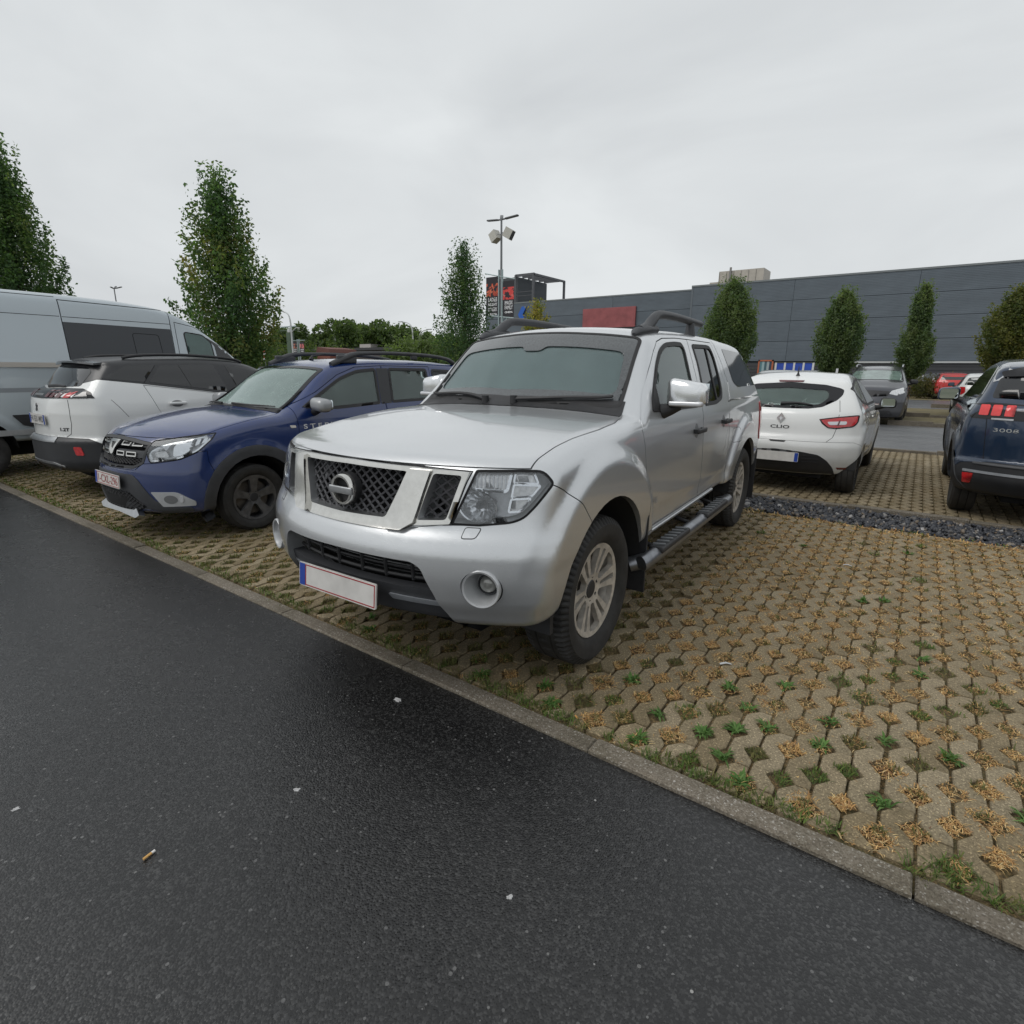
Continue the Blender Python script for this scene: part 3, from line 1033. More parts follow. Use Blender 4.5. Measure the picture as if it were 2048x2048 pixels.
def paving(name, x0, x1, y0, y1, singles, mat, xs=2.291, ys=.056, seed=3):
    rg = np.random.default_rng(seed)
    root = tag(empty(name), kind='structure')
    i0 = int(math.floor((x0 - xs) / PX)); i1 = int(math.ceil((x1 - xs) / PX))
    U = unit_poly(2)
    whole, part = [], []
    for i in range(i0, i1):
        x = xs + PX * i; ya = ys + (PP / 2 if i % 2 else 0)
        k0 = int(math.floor((y0 - ya) / PP)) - 2; off = int(rg.integers(0, 2))
        for k in range(k0 + off, int((y1 - ya) / PP) + 2, 2):
            y = ya + k * PP
            if y >= y0 and y + 2 * PP <= y1: whole.append((x, y))
            else:
                c = clip_y([(a + x, b + y) for a, b in U], y0, y1)
                if len(c) > 3:
                    c = np.array(c); c = c[np.linalg.norm(c - np.roll(c, 1, 0), axis=1) > .002]
                    if len(c) > 3 and np.ptp(c[:, 1]) > .02: part.append(c)
    W = np.array(whole); ctr = np.c_[W[:, 0] + PX / 2, W[:, 1] + PP, np.zeros(len(W))]
    d = np.linalg.norm(ctr - CAM, axis=1); d = np.where(in_view(ctr), d, d + 1000)
    order = np.argsort(d)
    V, F = stone(U)
    me = mesh_np('paver', V, F); me.materials.append(mat)
    for j in order[:singles]:
        o = link('paver', me, root)
        o.location = (W[j, 0] + rg.normal(0, .0012), W[j, 1], rg.normal(0, .0026))
        o.rotation_euler = (rg.normal(0, .008), rg.normal(0, .022), rg.normal(0, .006))
    mb_V, mb_F, n = [], [], 0
    Vb = np.array(V)
    for j in order[singles:]:
        q = Vb + [W[j, 0], W[j, 1], rg.normal(0, .0018)]; q[:, 2] += (Vb[:, 0] - PX / 2) * rg.normal(0, .012)
        mb_V.append(q); mb_F += [tuple(a + n for a in f) for f in F]; n += len(V)
    for c in part:
        v, f = stone(c, z=rg.normal(0, .0018)); mb_V.append(np.array(v)); mb_F += [tuple(a + n for a in t) for t in f]; n += len(v)
    me2 = mesh_np('pavers', np.concatenate(mb_V), mb_F); me2.materials.append(mat)
    tag(link('pavers', me2, root), kind='stuff')
    return root

def holes_of(x0, x1, y0, y1, xs=2.291, ys=.056):
    H = []
    for i in range(int((x0 - xs) / PX), int((x1 - xs) / PX) + 1):
        ya = ys + (PP / 2 if i % 2 else 0)
        for k in range(int((y0 - ya) / PP) - 1, int((y1 - ya) / PP) + 2):
            y = ya + k * PP
            if y0 < y < y1: H.append((xs + PX * i, y))
    return np.array(H)

def hash2(x, y, s=1.0):
    return (np.sin(x * 1.7 * s + 1.3) * np.cos(y * 2.3 * s + .7) + np.sin(x * 3.1 * s - y * 1.9 * s + 2.0)) * .5

def blades_mesh(name, B, mat):
    """B: base (n,3), direction (n,3), length, width, colour (n,3)"""
    base, d, ln, wd, col = B
    n = len(base)
    side = np.cross(d, [0, 0, 1.0]) + 1e-4; side /= np.linalg.norm(side, axis=1)[:, None]
    mid = base + d * (ln * .55)[:, None] + np.array([0, 0, 1.0]) * (ln * .10)[:, None]
    tip = base + d * ln[:, None]; tip[:, 2] -= ln * .10
    tip[:, 2] = np.maximum(tip[:, 2], base[:, 2] - .002)
    s = side * (wd / 2)[:, None]
    V = np.stack([base - s, base + s, mid + s * .9, mid - s * .9, tip], 1).reshape(-1, 3)
    k = np.arange(n)[:, None] * 5
    T = np.concatenate([k + [0, 1, 2], k + [0, 2, 3], k + [3, 2, 4]], 0).astype(np.int32)
    me = mesh_np(name, V, T)
    at = me.color_attributes.new('Col', 'FLOAT_COLOR', 'POINT')
    c = np.concatenate([np.repeat(col, 5, 0), np.ones((5 * n, 1))], 1).astype(np.float32)
    at.data.foreach_set('color', c.ravel())
    me.materials.append(mat)
    return me

def leaf_mat(name, trans=.35, rough=.6):
    n = NT(name)
    at = n.n('ShaderNodeAttribute', _attribute_name='Col')
    n.set(Base__Color=at.outputs['Color'], Roughness=rough, Specular__IOR__Level=.3)
    if trans:
        tr = n.n('ShaderNodeBsdfTranslucent'); n.l(n.mix(1.0, at.outputs['Color'], (1.5, 1.7, .8), 'MULTIPLY'), tr.inputs['Color'])
        mx = n.n('ShaderNodeMixShader'); mx.inputs[0].default_value = trans
        n.l(n.b.outputs[0], mx.inputs[1]); n.l(tr.outputs[0], mx.inputs[2]); n.l(mx.outputs[0], n.o.inputs['Surface'])
    return n.m

def grass_in_paving():
    rg = np.random.default_rng(5)
    H = holes_of(-13, 4.6, -.50, 4.0)
    d = np.hypot(H[:, 0] - CAM[0], H[:, 1] - CAM[1])
    P3 = np.c_[H, np.zeros(len(H))]
    vis = in_view(P3, 150); H, d = H[vis], d[vis]
    nz = hash2(H[:, 0], H[:, 1]) + .5 * hash2(H[:, 0], H[:, 1], 3.7)
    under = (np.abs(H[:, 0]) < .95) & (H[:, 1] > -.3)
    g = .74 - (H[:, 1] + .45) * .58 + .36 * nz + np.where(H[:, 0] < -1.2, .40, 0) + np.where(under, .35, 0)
    g = np.clip(g, .05, .95)
    gb = rg.random(len(H)) < g
    dead = rg.random(len(H)) < .07
    mixd = rg.random(len(H)) < .65
    sets = {'dry': [[], [], [], [], []], 'green': [[], [], [], [], []]}
    def add(kind, c, n, spread, ln, wd, up, cols, z=-.004):
        if n <= 0: return
        a = rg.random(n) * 2 * PI
        u = rg.uniform(-1, 1, n); w = rg.uniform(-1, 1, n)
        # diamond shaped area
        px = (u + w) * .5 * spread[0]; py = (u - w) * .5 * spread[1]
        el = rg.normal(up[0], up[1], n)
        dd = np.stack([np.cos(a) * np.cos(el), np.sin(a) * np.cos(el), np.sin(el)], 1)
        dd[:, 2] = np.abs(dd[:, 2])
        col = np.array(cols)[rg.integers(0, len(cols), n)] * rg.uniform(.7, 1.25, (n, 1))
        s = sets[kind]
        s[0].append(np.stack([c[0] + px, c[1] + py, np.full(n, z) + rg.uniform(0, .006, n)], 1)); s[1].append(dd)
        s[2].append(rg.uniform(ln[0], ln[1], n)); s[3].append(rg.uniform(wd[0], wd[1], n)); s[4].append(col)
    DRY = [(.56, .35, .135), (.62, .42, .19), (.50, .29, .115), (.40, .23, .095), (.66, .50, .26), (.34, .19, .09)]
    BRN = [(.16, .09, .055), (.22, .12, .07), (.12, .07, .045)]
    GRN = [(.070, .125, .022), (.095, .155, .030), (.13, .175, .042), (.075, .11, .035), (.155, .17, .055)]
    OLV = [(.105, .115, .034), (.14, .135, .045), (.085, .100, .03), (.17, .15, .06)]
    for (x, y), di, isg, de, mx in zip(H, d, gb, dead, mixd):
        k = float(np.clip(2.6 / di, .16, 1.15)) ** 1.1
        w = float(np.clip(di / 3.0, 1.0, 3.2))
        x += rg.normal(0, .006); y += rg.normal(0, .008); q_ = rg.uniform(.65, 1.3); k *= rg.uniform(.55, 1.25)
        dull = x < -1.0 or (abs(x) < .95 and y > -.3)  # mossy, duller blades that also hold the shade under and beside the cars
        if de:
            add('dry', (x, y), int(50 * k), (.045, .055), (.012, .028), (.003 * w, .005 * w), (.1, .15), BRN, -.014)
        if not isg:
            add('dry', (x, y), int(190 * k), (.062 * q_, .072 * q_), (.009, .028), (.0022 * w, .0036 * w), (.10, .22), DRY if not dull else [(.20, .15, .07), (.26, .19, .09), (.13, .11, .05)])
            if mx: add('green', (x + rg.normal(0, .015), y + rg.normal(0, .015)), int(20 * k), (.03, .03), (.012, .035), (.0028 * w, .0045 * w), (.6, .4), OLV)
        else:
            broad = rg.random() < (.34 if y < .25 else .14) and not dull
            if broad:
                add('green', (x, y), int(34 * k), (.022, .026), (.03, .060), (.007 * w, .011 * w), (.35, .3), [(.075, .155, .035), (.095, .185, .045), (.12, .20, .06)])
            else:
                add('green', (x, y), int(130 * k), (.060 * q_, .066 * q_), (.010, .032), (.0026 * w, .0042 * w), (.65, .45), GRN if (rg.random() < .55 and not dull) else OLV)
            if mx: add('dry', (x, y), int(60 * k), (.050, .060), (.012, .035), (.0022 * w, .0036 * w), (.15, .2), DRY)
    # straw litter strewn over the pavers
    n = 13000
    px = rg.uniform(-1.2, 4.4, n); py = -.4 + 4.35 * rg.random(n) ** .75
    for x, y in zip(px, py):
        if rg.random() < .5 + .5 * hash2(np.array(x * 1.3), np.array(y * 1.3)):
            di = math.hypot(x - CAM[0], y - CAM[1]); w = float(np.clip(di / 3.0, 1.0, 3.0))
            add('dry', (x, y), int(rg.integers(1, 4)), (.03, .03), (.006, .022), (.002 * w, .0036 * w), (.02, .05), DRY + BRN[:1], .003)
    # grass in the seam along the kerb
    for x in np.arange(-12, 4.0, .03):
        di = math.hypot(x - CAM[0], -.52 - CAM[1]); k = min(1.2, 2.6 / di) ** 1.2; w = float(np.clip(di / 3.0, 1, 3))
        q = hash2(np.array(x * 2.2), np.array(3.0)) + rg.normal(0, .25)
        if q > -.40:
            add('green', (x, -.515 + rg.normal(0, .012)), int(24 * k), (.035, .045), (.014, .048), (.0028 * w, .0045 * w), (.7, .4), GRN if rg.random() < .6 else OLV, -.006)
        elif q > -.7:
            add('dry', (x, -.515), int(12 * k), (.035, .03), (.012, .03), (.0022 * w, .0036 * w), (.15, .2), DRY, -.008)
    # dry tufts along the gravel edge
    for x in np.arange(.3, 4.2, .02):
        if rg.random() < .55:
            add('dry', (x, 3.96 + rg.normal(0, .05)), 7, (.05, .05), (.02, .06), (.006, .010), (.35, .3), DRY, 0)
        if rg.random() < .13:
            add('green', (x, 3.97 + rg.normal(0, .05)), 6, (.05, .05), (.02, .06), (.006, .010), (.6, .3), GRN, 0)
    mt = leaf_mat('grass_blade', .2, .7)
    for kind, nm in (('dry', 'dry_grass'), ('green', 'green_grass')):
        B = [np.concatenate(a) for a in sets[kind]]
        tag(link(nm, blades_mesh(nm, B, mt)), 'straw coloured dead grass lying in the paver gaps' if kind == 'dry' else 'short green grass tufts growing in the paver gaps', 'grass', None, 'stuff')

def gravel():
    rg = np.random.default_rng(9)
    bm = bmesh.new(); bmesh.ops.create_icosphere(bm, subdivisions=1, radius=1)
    bv = np.array([v.co for v in bm.verts]); bf = np.array([[v.index for v in f.verts] for f in bm.faces]); bm.free()
    V, F, n = [], [], 0
    def lot(N, x0, x1, y0, y1, r0, r1, z):
        nonlocal n
        for _ in range(N):
            r = rg.uniform(r0, r1) * (1 if rg.random() < .85 else 1.4)
            A = rg.normal(0, 1, (3, 3)); q, _r = np.linalg.qr(A)
            v = bv * rg.uniform(.75, 1.2, (len(bv), 1)) * np.array([r, r * rg.uniform(.55, .9), r * rg.uniform(.35, .6)])
            v = v @ q.T
            v += [rg.uniform(x0, x1), rg.uniform(y0, y1), z + rg.uniform(-.012, .012)]
            V.append(v); F.append(bf + n); n += len(v)
    lot(5200, -.6, 4.6, 4.06, 4.81, .014, .034, -.012)
    lot(900, -6, -.6, 4.06, 4.81, .02, .045, -.012)
    m = NT('slate_gravel'); gm = m.n('ShaderNodeNewGeometry'); v = m.coord()
    c = m.ramp(gm.outputs['Random Per Island'], [(0, (.020, .022, .028)), (.45, (.040, .043, .052)), (.70, (.065, .068, .078)), (.84, (.10, .095, .09)), (.91, (.17, .13, .09)), (.965, (.22, .21, .20)), (1, (.42, .41, .40))])
    m.set(Base__Color=m.mix(1.0, c, m.ramp(m.noise(80, 3, vec=v), [(.3, (.7,) * 3), (.7, (1.25,) * 3)]), 'MULTIPLY'), Roughness=.5)
    me = mesh_np('gravel', np.concatenate(V), np.concatenate(F).astype(np.int32)); me.materials.append(m.m)
    tag(link('gravel', me), 'dark slate gravel filling the drainage strip between the parking rows', 'gravel', None, 'stuff')

def curbs():
    mt = NT('kerb_concrete'); v = mt.coord()
    sp = mt.n('ShaderNodeTexVoronoi', Scale=190.0); mt.l(v, sp.inputs['Vector'])
    s2 = mt.n('ShaderNodeSeparateColor'); mt.l(sp.outputs['Color'], s2.inputs[0])
    g = mt.ramp(s2.outputs[0], [(0, (.10, .084, .064)), (.5, (.155, .132, .102)), (.92, (.200, .177, .144)), (1, (.36, .34, .31))])
    st = mt.ramp(mt.noise(4, 5, .65, vec=v), [(.3, (.68, .68, .62)), (.6, (1, 1, 1)), (.8, (1.12, 1.1, 1.05))])
    ob = mt.n('ShaderNodeObjectInfo')
    tn = mt.ramp(ob.outputs['Random'], [(0, (.85,) * 3), (1, (1.12,) * 3)])
    mt.set(Base__Color=mt.mix(1.0, mt.mix(1.0, g, st, 'MULTIPLY'), tn, 'MULTIPLY'), Roughness=.88)
    mt.bump(mt.math('ADD', mt.noise(45, 4, vec=v), mt.math('MULTIPLY', sp.outputs['Distance'], .5)), .5, .005)
    def row(name, x0, x1, y0, y1, z, step, ph, h=.16):
        root = tag(empty(name), kind='structure')
        V, F = stone([(0.003, y0), (step - .003, y0), (step - .003, y1), (.003, y1)], h, .006, z)
        # subdivided top edge gives a slightly worn outline
        me = mesh_np('kerb_stone', V, F); me.materials.append(mt.m)
        rg = np.random.default_rng(int(abs(y0) * 100))
        x = ph - step * math.ceil((ph - x0) / step)
        while x < x1:
            o = link('kerb_stone', me, root); o.location = (x, 0, rg.normal(0, .0025)); o.rotation_euler = (rg.normal(0, .008), rg.normal(0, .002), rg.normal(0, .0012))
            x += step
        return root
    row('kerb', -26, 7.5, -.648, -.556, .006, 1.09, 1.199)
    row('edging', -6.5, 6.5, 4.005, 4.045, -.004, 1.09, .2)
    row('edging', -6.5, 6.5, 4.825, 4.925, .030, 1.09, .5)
    row('edging', -14, 8, 10.70, 10.80, .004, 1.09, .3)
    row('edging', -14, 8, 17.55, 17.66, .004, 1.09, .3)
    row('edging', -14, 8, 21.85, 21.95, .02, 1.09, .3)
    row('edging', -14, 8, 27.7, 27.8, .004, 1.09, .3)

def litter():
    mb = MB(); mb.cyl((-.016, 0, .0045), (.010, 0, .0045), .0042, 10)
    o = mb.build('cigarette_butt', simple('filter_paper', (.62, .36, .12), .8), None, 40)
    MB().cyl((.010, 0, .0045), (.021, 0, .0045), .0041, 10).build('paper_end', simple('cigarette_paper', (.75, .73, .70), .8), o, 40)
    o.location = (.31, -1.92, -.010); o.rotation_euler = (0, 0, 1.75)
    tag(o, 'orange cigarette butt with white end lying on the wet asphalt', 'cigarette butt')
    MB().cyl((-.013, 0, .004), (.013, 0, .004), .0038, 10).build('cigarette_butt', simple('orange_filter', (.62, .33, .10), .8), None, 40)
    o = bpy.data.objects['cigarette_butt.001']; o.location = (1.06, -.49, .006); o.rotation_euler = (0, 0, -.5)
    tag(o, 'short orange cigarette butt in the grass just inside the kerb', 'cigarette butt')
    rg = np.random.default_rng(4)
    gm = simple('trodden_gum', (.42, .42, .42), .7, 0, .3, 120)
    for (x, y, s, lb) in ((.30, -.85, .022, 'pale flattened gum spot on the dark asphalt nearest the pickup bumper'), (.43, -1.47, .014, 'small pale gum spot on the asphalt between butt and pickup'),
                          (1.32, -1.35, .012, 'pale gum spot low in the picture, left of the kerb corner'), (-.28, -2.11, .014, 'pale gum spot at the left picture edge on asphalt')):
        a = np.linspace(0, 2 * PI, 15)[:-1]; r = s * rg.uniform(.55, 1.1, 14)
        P = np.stack([r * np.cos(a), r * np.sin(a) * .7], 1)
        V, F = stone(P, .004, .0015, .003)
        o = link('gum_spot', mesh_np('gum_spot', V, F), None, gm); o.location = (x, y, -.012); o.rotation_euler = (0, 0, rg.uniform(0, 3))
        tag(o, lb, 'chewing gum', 'gum spots on the asphalt')
    pm = simple('litter_paper', (.55, .56, .56), .8)
    for (x, y, a, lb) in ((1.81, 2.56, .1, 'thin white paper strip on the pavers in front of the gravel'), (1.46, .39, .6, 'small white scrap on the pavers right of the pickup front wheel')):
        mb = MB(); V = [(-.03, -.006, .004), (0, -.008, .012), (.03, -.006, .005), (.03, .006, .004), (0, .007, .013), (-.03, .006, .006)]
        mb.add(np.array(V + [(a_, b, c - .002) for a_, b, c in V]), [(0, 1, 4, 5), (1, 2, 3, 4), (11, 10, 7, 6), (10, 9, 8, 7)])
        o = mb.build('paper_scrap', pm); o.location = (x, y, .002); o.rotation_euler = (0, 0, a)
        tag(o, lb, 'litter', 'paper scraps on the pavers')

def build_ground():
    M['asphalt'] = asphalt_mat('wet_asphalt', (.0150, .0150, .0154), (.040, .040, .040), .29, .55)
    M['asphalt2'] = asphalt_mat('lane_asphalt', (.115, .119, .124), (.18, .18, .185), .36, .5, False)  # lightened colour includes the sky reflected by the wet lane
    earth = NT('far_ground'); v = earth.coord()
    earth.set(Base__Color=earth.ramp(earth.noise(.12, 4, vec=v), [(.35, (.075, .085, .045)), (.65, (.12, .12, .075))]), Roughness=.95)
    soil = soil_mat(); pv = paver_mat(); M['paver'] = pv
    sheet('ground', -700, 700, -400, 900, -.12, earth.m)
    sheet('road', -140, 140, -14, -.645, -.012, M['asphalt'])
    sheet('soil_bed', -60, -6, -.66, 4.03, -.022, soil); sheet('soil_bed', 4.8, 40, -.66, 4.03, -.022, soil)
    o = sheet('soil_bed', -6, 4.8, -.62, 4.03, 0, soil, 480, 206)
    co = np.empty(len(o.data.vertices) * 3, np.float32); o.data.vertices.foreach_get('co', co); co = co.reshape(-1, 3)
    X, Y = co[:, 0].astype(float), co[:, 1].astype(float)
    co[:, 2] = -.019 + .010 * hash2(X, Y, 2.3) + .006 * hash2(X, Y, 9.1) + np.random.default_rng(2).normal(0, .0032, len(X))
    co[:, 2] = np.minimum(co[:, 2], -.004)
    o.data.vertices.foreach_set('co', co.ravel()); o.data.update()
    sheet('gravel_bed', -60, 40, 4.03, 4.83, -.03, simple('gravel_base', (.02, .02, .022), .9))
    sheet('soil_bed', -60, 40, 4.83, 10.76, -.020, soil)
    sheet('lane', -140, 140, 10.76, 17.6, -.006, M['asphalt2'])
    far = NT('far_paving'); v = far.coord()
    c = far.ramp(far.noise(1.1, 5, .7, vec=v), [(.32, (.115, .100, .055)), (.5, (.150, .125, .062)), (.68, (.205, .165, .072))])
    far.set(Base__Color=far.mix(1.0, c, far.ramp(far.noise(9, 3, .7, vec=v), [(.3, (.72,) * 3), (.7, (1.2,) * 3)]), 'MULTIPLY'), Roughness=.9)
    sheet('far_parking', -140, 140, 17.6, 27.7, -.004, far.m)
    sheet('lane', -140, 140, 27.7, 37.2, -.006, M['asphalt2'])
    sheet('far_parking', -140, 140, 37.2, 45.2, -.004, far.m)
    paving('parking_pavement', -13.2, 4.7, -.53, 4.005, 300, pv)
    paving('parking_pavement', -4.2, 5.6, 4.925, 10.70, 0, pv, ys=.056 + .03, seed=8)
    curbs(); gravel(); grass_in_paving(); litter()
build_ground()
# ------------------------------------------------------------------ car assembly
class Car:
    def __init__(s, name, label, cat, loc, rz, sh, paintmat, h=0.03, group=None, scale=1.0):
        s.root = tag(empty(name, loc, rz, scale=scale), label, cat, group)
        s.sh, s.pm = sh, paintmat
        V, Q = sh.solid(h)
        s.me = mesh_np('body', V, Q)
    def cavity(s, x0, x1, z0, th=0.055, h=0.07):
        sh = s.sh
        def fn(p):
            return np.maximum.reduce([sh.F(p) + th, p[:, 0] - x1, x0 - p[:, 0], z0 - p[:, 2]])
        V, Q = sh.solid(h, fn, (x0 - .1, z0 - .1), (x1 + .1, sh.zhi), fit=False)
        s.cut([mesh_np('cav', V, Q)])
    def cut(s, meshes):
        old = s.me
        s.me = boo(s.me, meshes)
        bpy.data.meshes.remove(old)
    def wells(s, L, y0=0.5, far=1.3):
        c = []
        for x, z, R in L:
            c += [cyl_mesh(x, z, R, y0, far), cyl_mesh(x, z, R, -far, -y0)]
        s.cut(c)
        for x, z, R in L:
            for sg in (1, -1):
                w = float(s.sh.W(np.array([x]), np.array([z + R * .7]))[0]) - .03
                a = np.linspace(.02 * PI, .98 * PI, 24)
                V = []
                for yy in (y0 * sg, w * sg):
                    V += [(x + (R - .004) * math.cos(t), yy, z + (R - .004) * math.sin(t)) for t in a]
                n = len(a)
                MB().add(V, [(i, i + 1, n + i + 1, n + i) for i in range(n - 1)] + [tuple(range(n))]).build('wheel_well', M['liner'], s.root, 50)
    def panel(s, name, view, poly, d0, d1, gap=0.005, mat=None, gap0=None):
        """cut a panel out of the body; leaves a real shut line"""
        c1 = vprism(view, grow(poly, -gap / 2), d0, d1)
        c2 = vprism(view, grow(poly, gap / 2), d0 - (gap if gap0 is None else gap0), d1 + .01)
        m = boo(s.me, [c1], 'INTERSECT')
        s.cut([c2])
        set_normals(m, s.sh)
        m.materials.clear(); m.materials.append(mat or s.pm)
        return link(name, m, s.root)
    def finish(s, name='body'):
        set_normals(s.me, s.sh)
        s.me.materials.clear(); s.me.materials.append(s.pm)
        return link(name, s.me, s.root)
    def hole(s, view, poly, d0, d1):
        s.cut([vprism(view, poly, d0, d1)])
    def on(s, name, mat, view, polys, off=.004, depth=.012, holes=(), g=.05, parent=None, flat=None):
        if not isinstance(polys, list) or not hasattr(polys[0][0], '__len__'):
            polys = [polys]
        return put(name, M[mat] if isinstance(mat, str) else mat, parent or s.root,
                   [slab(s.sh, view, p, off, depth, holes, g, flat) for p in polys])
    def pane(s, view, poly, mat, seal=.018, name='window', g=.06, sealmat='seal', off=-.004):
        """glass with its rubber frame"""
        w = s.on(name, mat, view, grow(poly, -seal * .6), off, .003, g=g)
        if seal:
            s.on('window_seal', sealmat, view, grow(poly, .006), .004, .010, [grow(poly, -seal)], g=g, parent=w)
        return w
    def wheels(s, pos, meshes, steer=0.0):
        for i, (x, y, z) in enumerate(pos):
            for sd in (1, -1):
                wheel(s.root, x, y, z, sd, meshes, steer if i == 0 else 0.0, spin=0.7 * i + 0.4 * sd + .2)
    def line(s, view, pts, w=.005, mat='void', off=.0008, name='shut_line'):
        """a narrow seam following the body"""
        P = np.asarray(pts, float)
        T = np.gradient(P, axis=0); T /= np.linalg.norm(T, axis=1)[:, None] + 1e-9
        N = np.stack([-T[:, 1], T[:, 0]], 1) * w / 2
        return s.on(name, mat, view, np.concatenate([P + N, (P - N)[::-1]]), off, .004, g=.06)

def seats(root, rows, mat='seat', zb=0.62, w=0.50, name='seat'):
    for x, ys in rows:
        for y in ys:
            mb = MB()
            mb.add(*rbox((x + .05, y, zb), (.50, w, .16), .05))
            R = np.array([[math.cos(.30), 0, math.sin(.30)], [0, 1, 0], [-math.sin(.30), 0, math.cos(.30)]])
            V, F = rbox((0, 0, .33), (.15, w * .95, .62), .05)
            R2 = np.array([[math.cos(-.28), 0, math.sin(-.28)], [0, 1, 0], [-math.sin(-.28), 0, math.cos(-.28)]])
            mb.add(V @ R2.T + np.array([x - .20, y, zb]), F)
            V, F = rbox((0, 0, .77), (.10, w * .55, .19), .04)
            mb.add(V @ R2.T + np.array([x - .20, y, zb]), F)
            mb.build(name, M[mat], root, 60)

def rbox(c, d, r, n=3):
    """rounded box as vertices, faces"""
    c = np.asarray(c, float); d = np.asarray(d, float) / 2
    k = 2 * n + 2
    # cube sphere style grid
    V = []; F = []
    for ax in range(3):
        for sg in (1, -1):
            b, e = (ax + 1) % 3, (ax + 2) % 3
            g = np.concatenate([np.linspace(-1, -1 + 1e-3, 1), np.linspace(-1, -.0, n + 1)[1:-1] * 0, []])
            t = np.concatenate([-np.cos(np.linspace(0, PI / 4, n + 1))[::-1] * 0, []])
            u = np.concatenate([-d[b] + r * (1 - np.tan(np.linspace(PI / 4, 0, n + 1))), d[b] - r * (1 - np.tan(np.linspace(0, PI / 4, n + 1)))])
            w = np.concatenate([-d[e] + r * (1 - np.tan(np.linspace(PI / 4, 0, n + 1))), d[e] - r * (1 - np.tan(np.linspace(0, PI / 4, n + 1)))])
            U, W = np.meshgrid(u, w, indexing='ij')
            P = np.zeros((U.size, 3)); P[:, ax] = sg * d[ax]; P[:, b] = U.ravel(); P[:, e] = W.ravel()
            core = np.clip(P, -(d - r), d - r)
            q = P - core; q /= np.linalg.norm(q, axis=1)[:, None] + 1e-12
            P = core + q * r
            o = sum(len(x) for x in V); m = len(w)
            V.append(P + c)
            for i in range(len(u) - 1):
                for j in range(m - 1):
                    f = (o + i*m + j, o + (i+1)*m + j, o + (i+1)*m + j + 1, o + i*m + j + 1)
                    F.append(f if sg > 0 else f[::-1])
    return np.concatenate(V), F

def plate(root, o, right, up, w, h, style, txt=None, name='number_plate'):
    o, r, u = [np.array(k, float) for k in (o, right, up)]
    n = np.cross(r, u)
    fr = (o, r, u, n)
    rect = lambda x0, x1, y0, y1: [(x0, y0), (x1, y0), (x1, y1), (x0, y1)]
    p = MB().prism(rnd(rect(-w/2, w/2, -h/2, h/2), .008), fr, -.006, .002).build(name, M['plate'], root)
    MB().prism(rect(-w/2 + .004, -w/2 + .044, -h/2 + .004, h/2 - .004), fr, .002, .0032).build('country_band', M['plate_blue'], p)
    if style == 'be':
        b = MB()
        for q in (rect(-w/2 + .046, w/2 - .006, h/2 - .011, h/2 - .006), rect(-w/2 + .046, w/2 - .006, -h/2 + .006, -h/2 + .011),
                  rect(-w/2 + .046, -w/2 + .051, -h/2 + .011, h/2 - .011), rect(w/2 - .011, w/2 - .006, -h/2 + .011, h/2 - .011)):
            b.prism(q, fr, .002, .0030)
        b.build('plate_border', M['plate_red'], p)
    else:
        MB().prism(rect(w/2 - .044, w/2 - .004, -h/2 + .004, h/2 - .004), fr, .002, .0032).build('country_band', M['plate_blue'], p)
    if txt:
        lettering(txt, (o + n * .0036 + r * (.022 if style == 'be' else 0), r, u), M['plate_red'] if style == 'be' else M['ink'], p, h * .86, w * .80, 0.0)
    return p
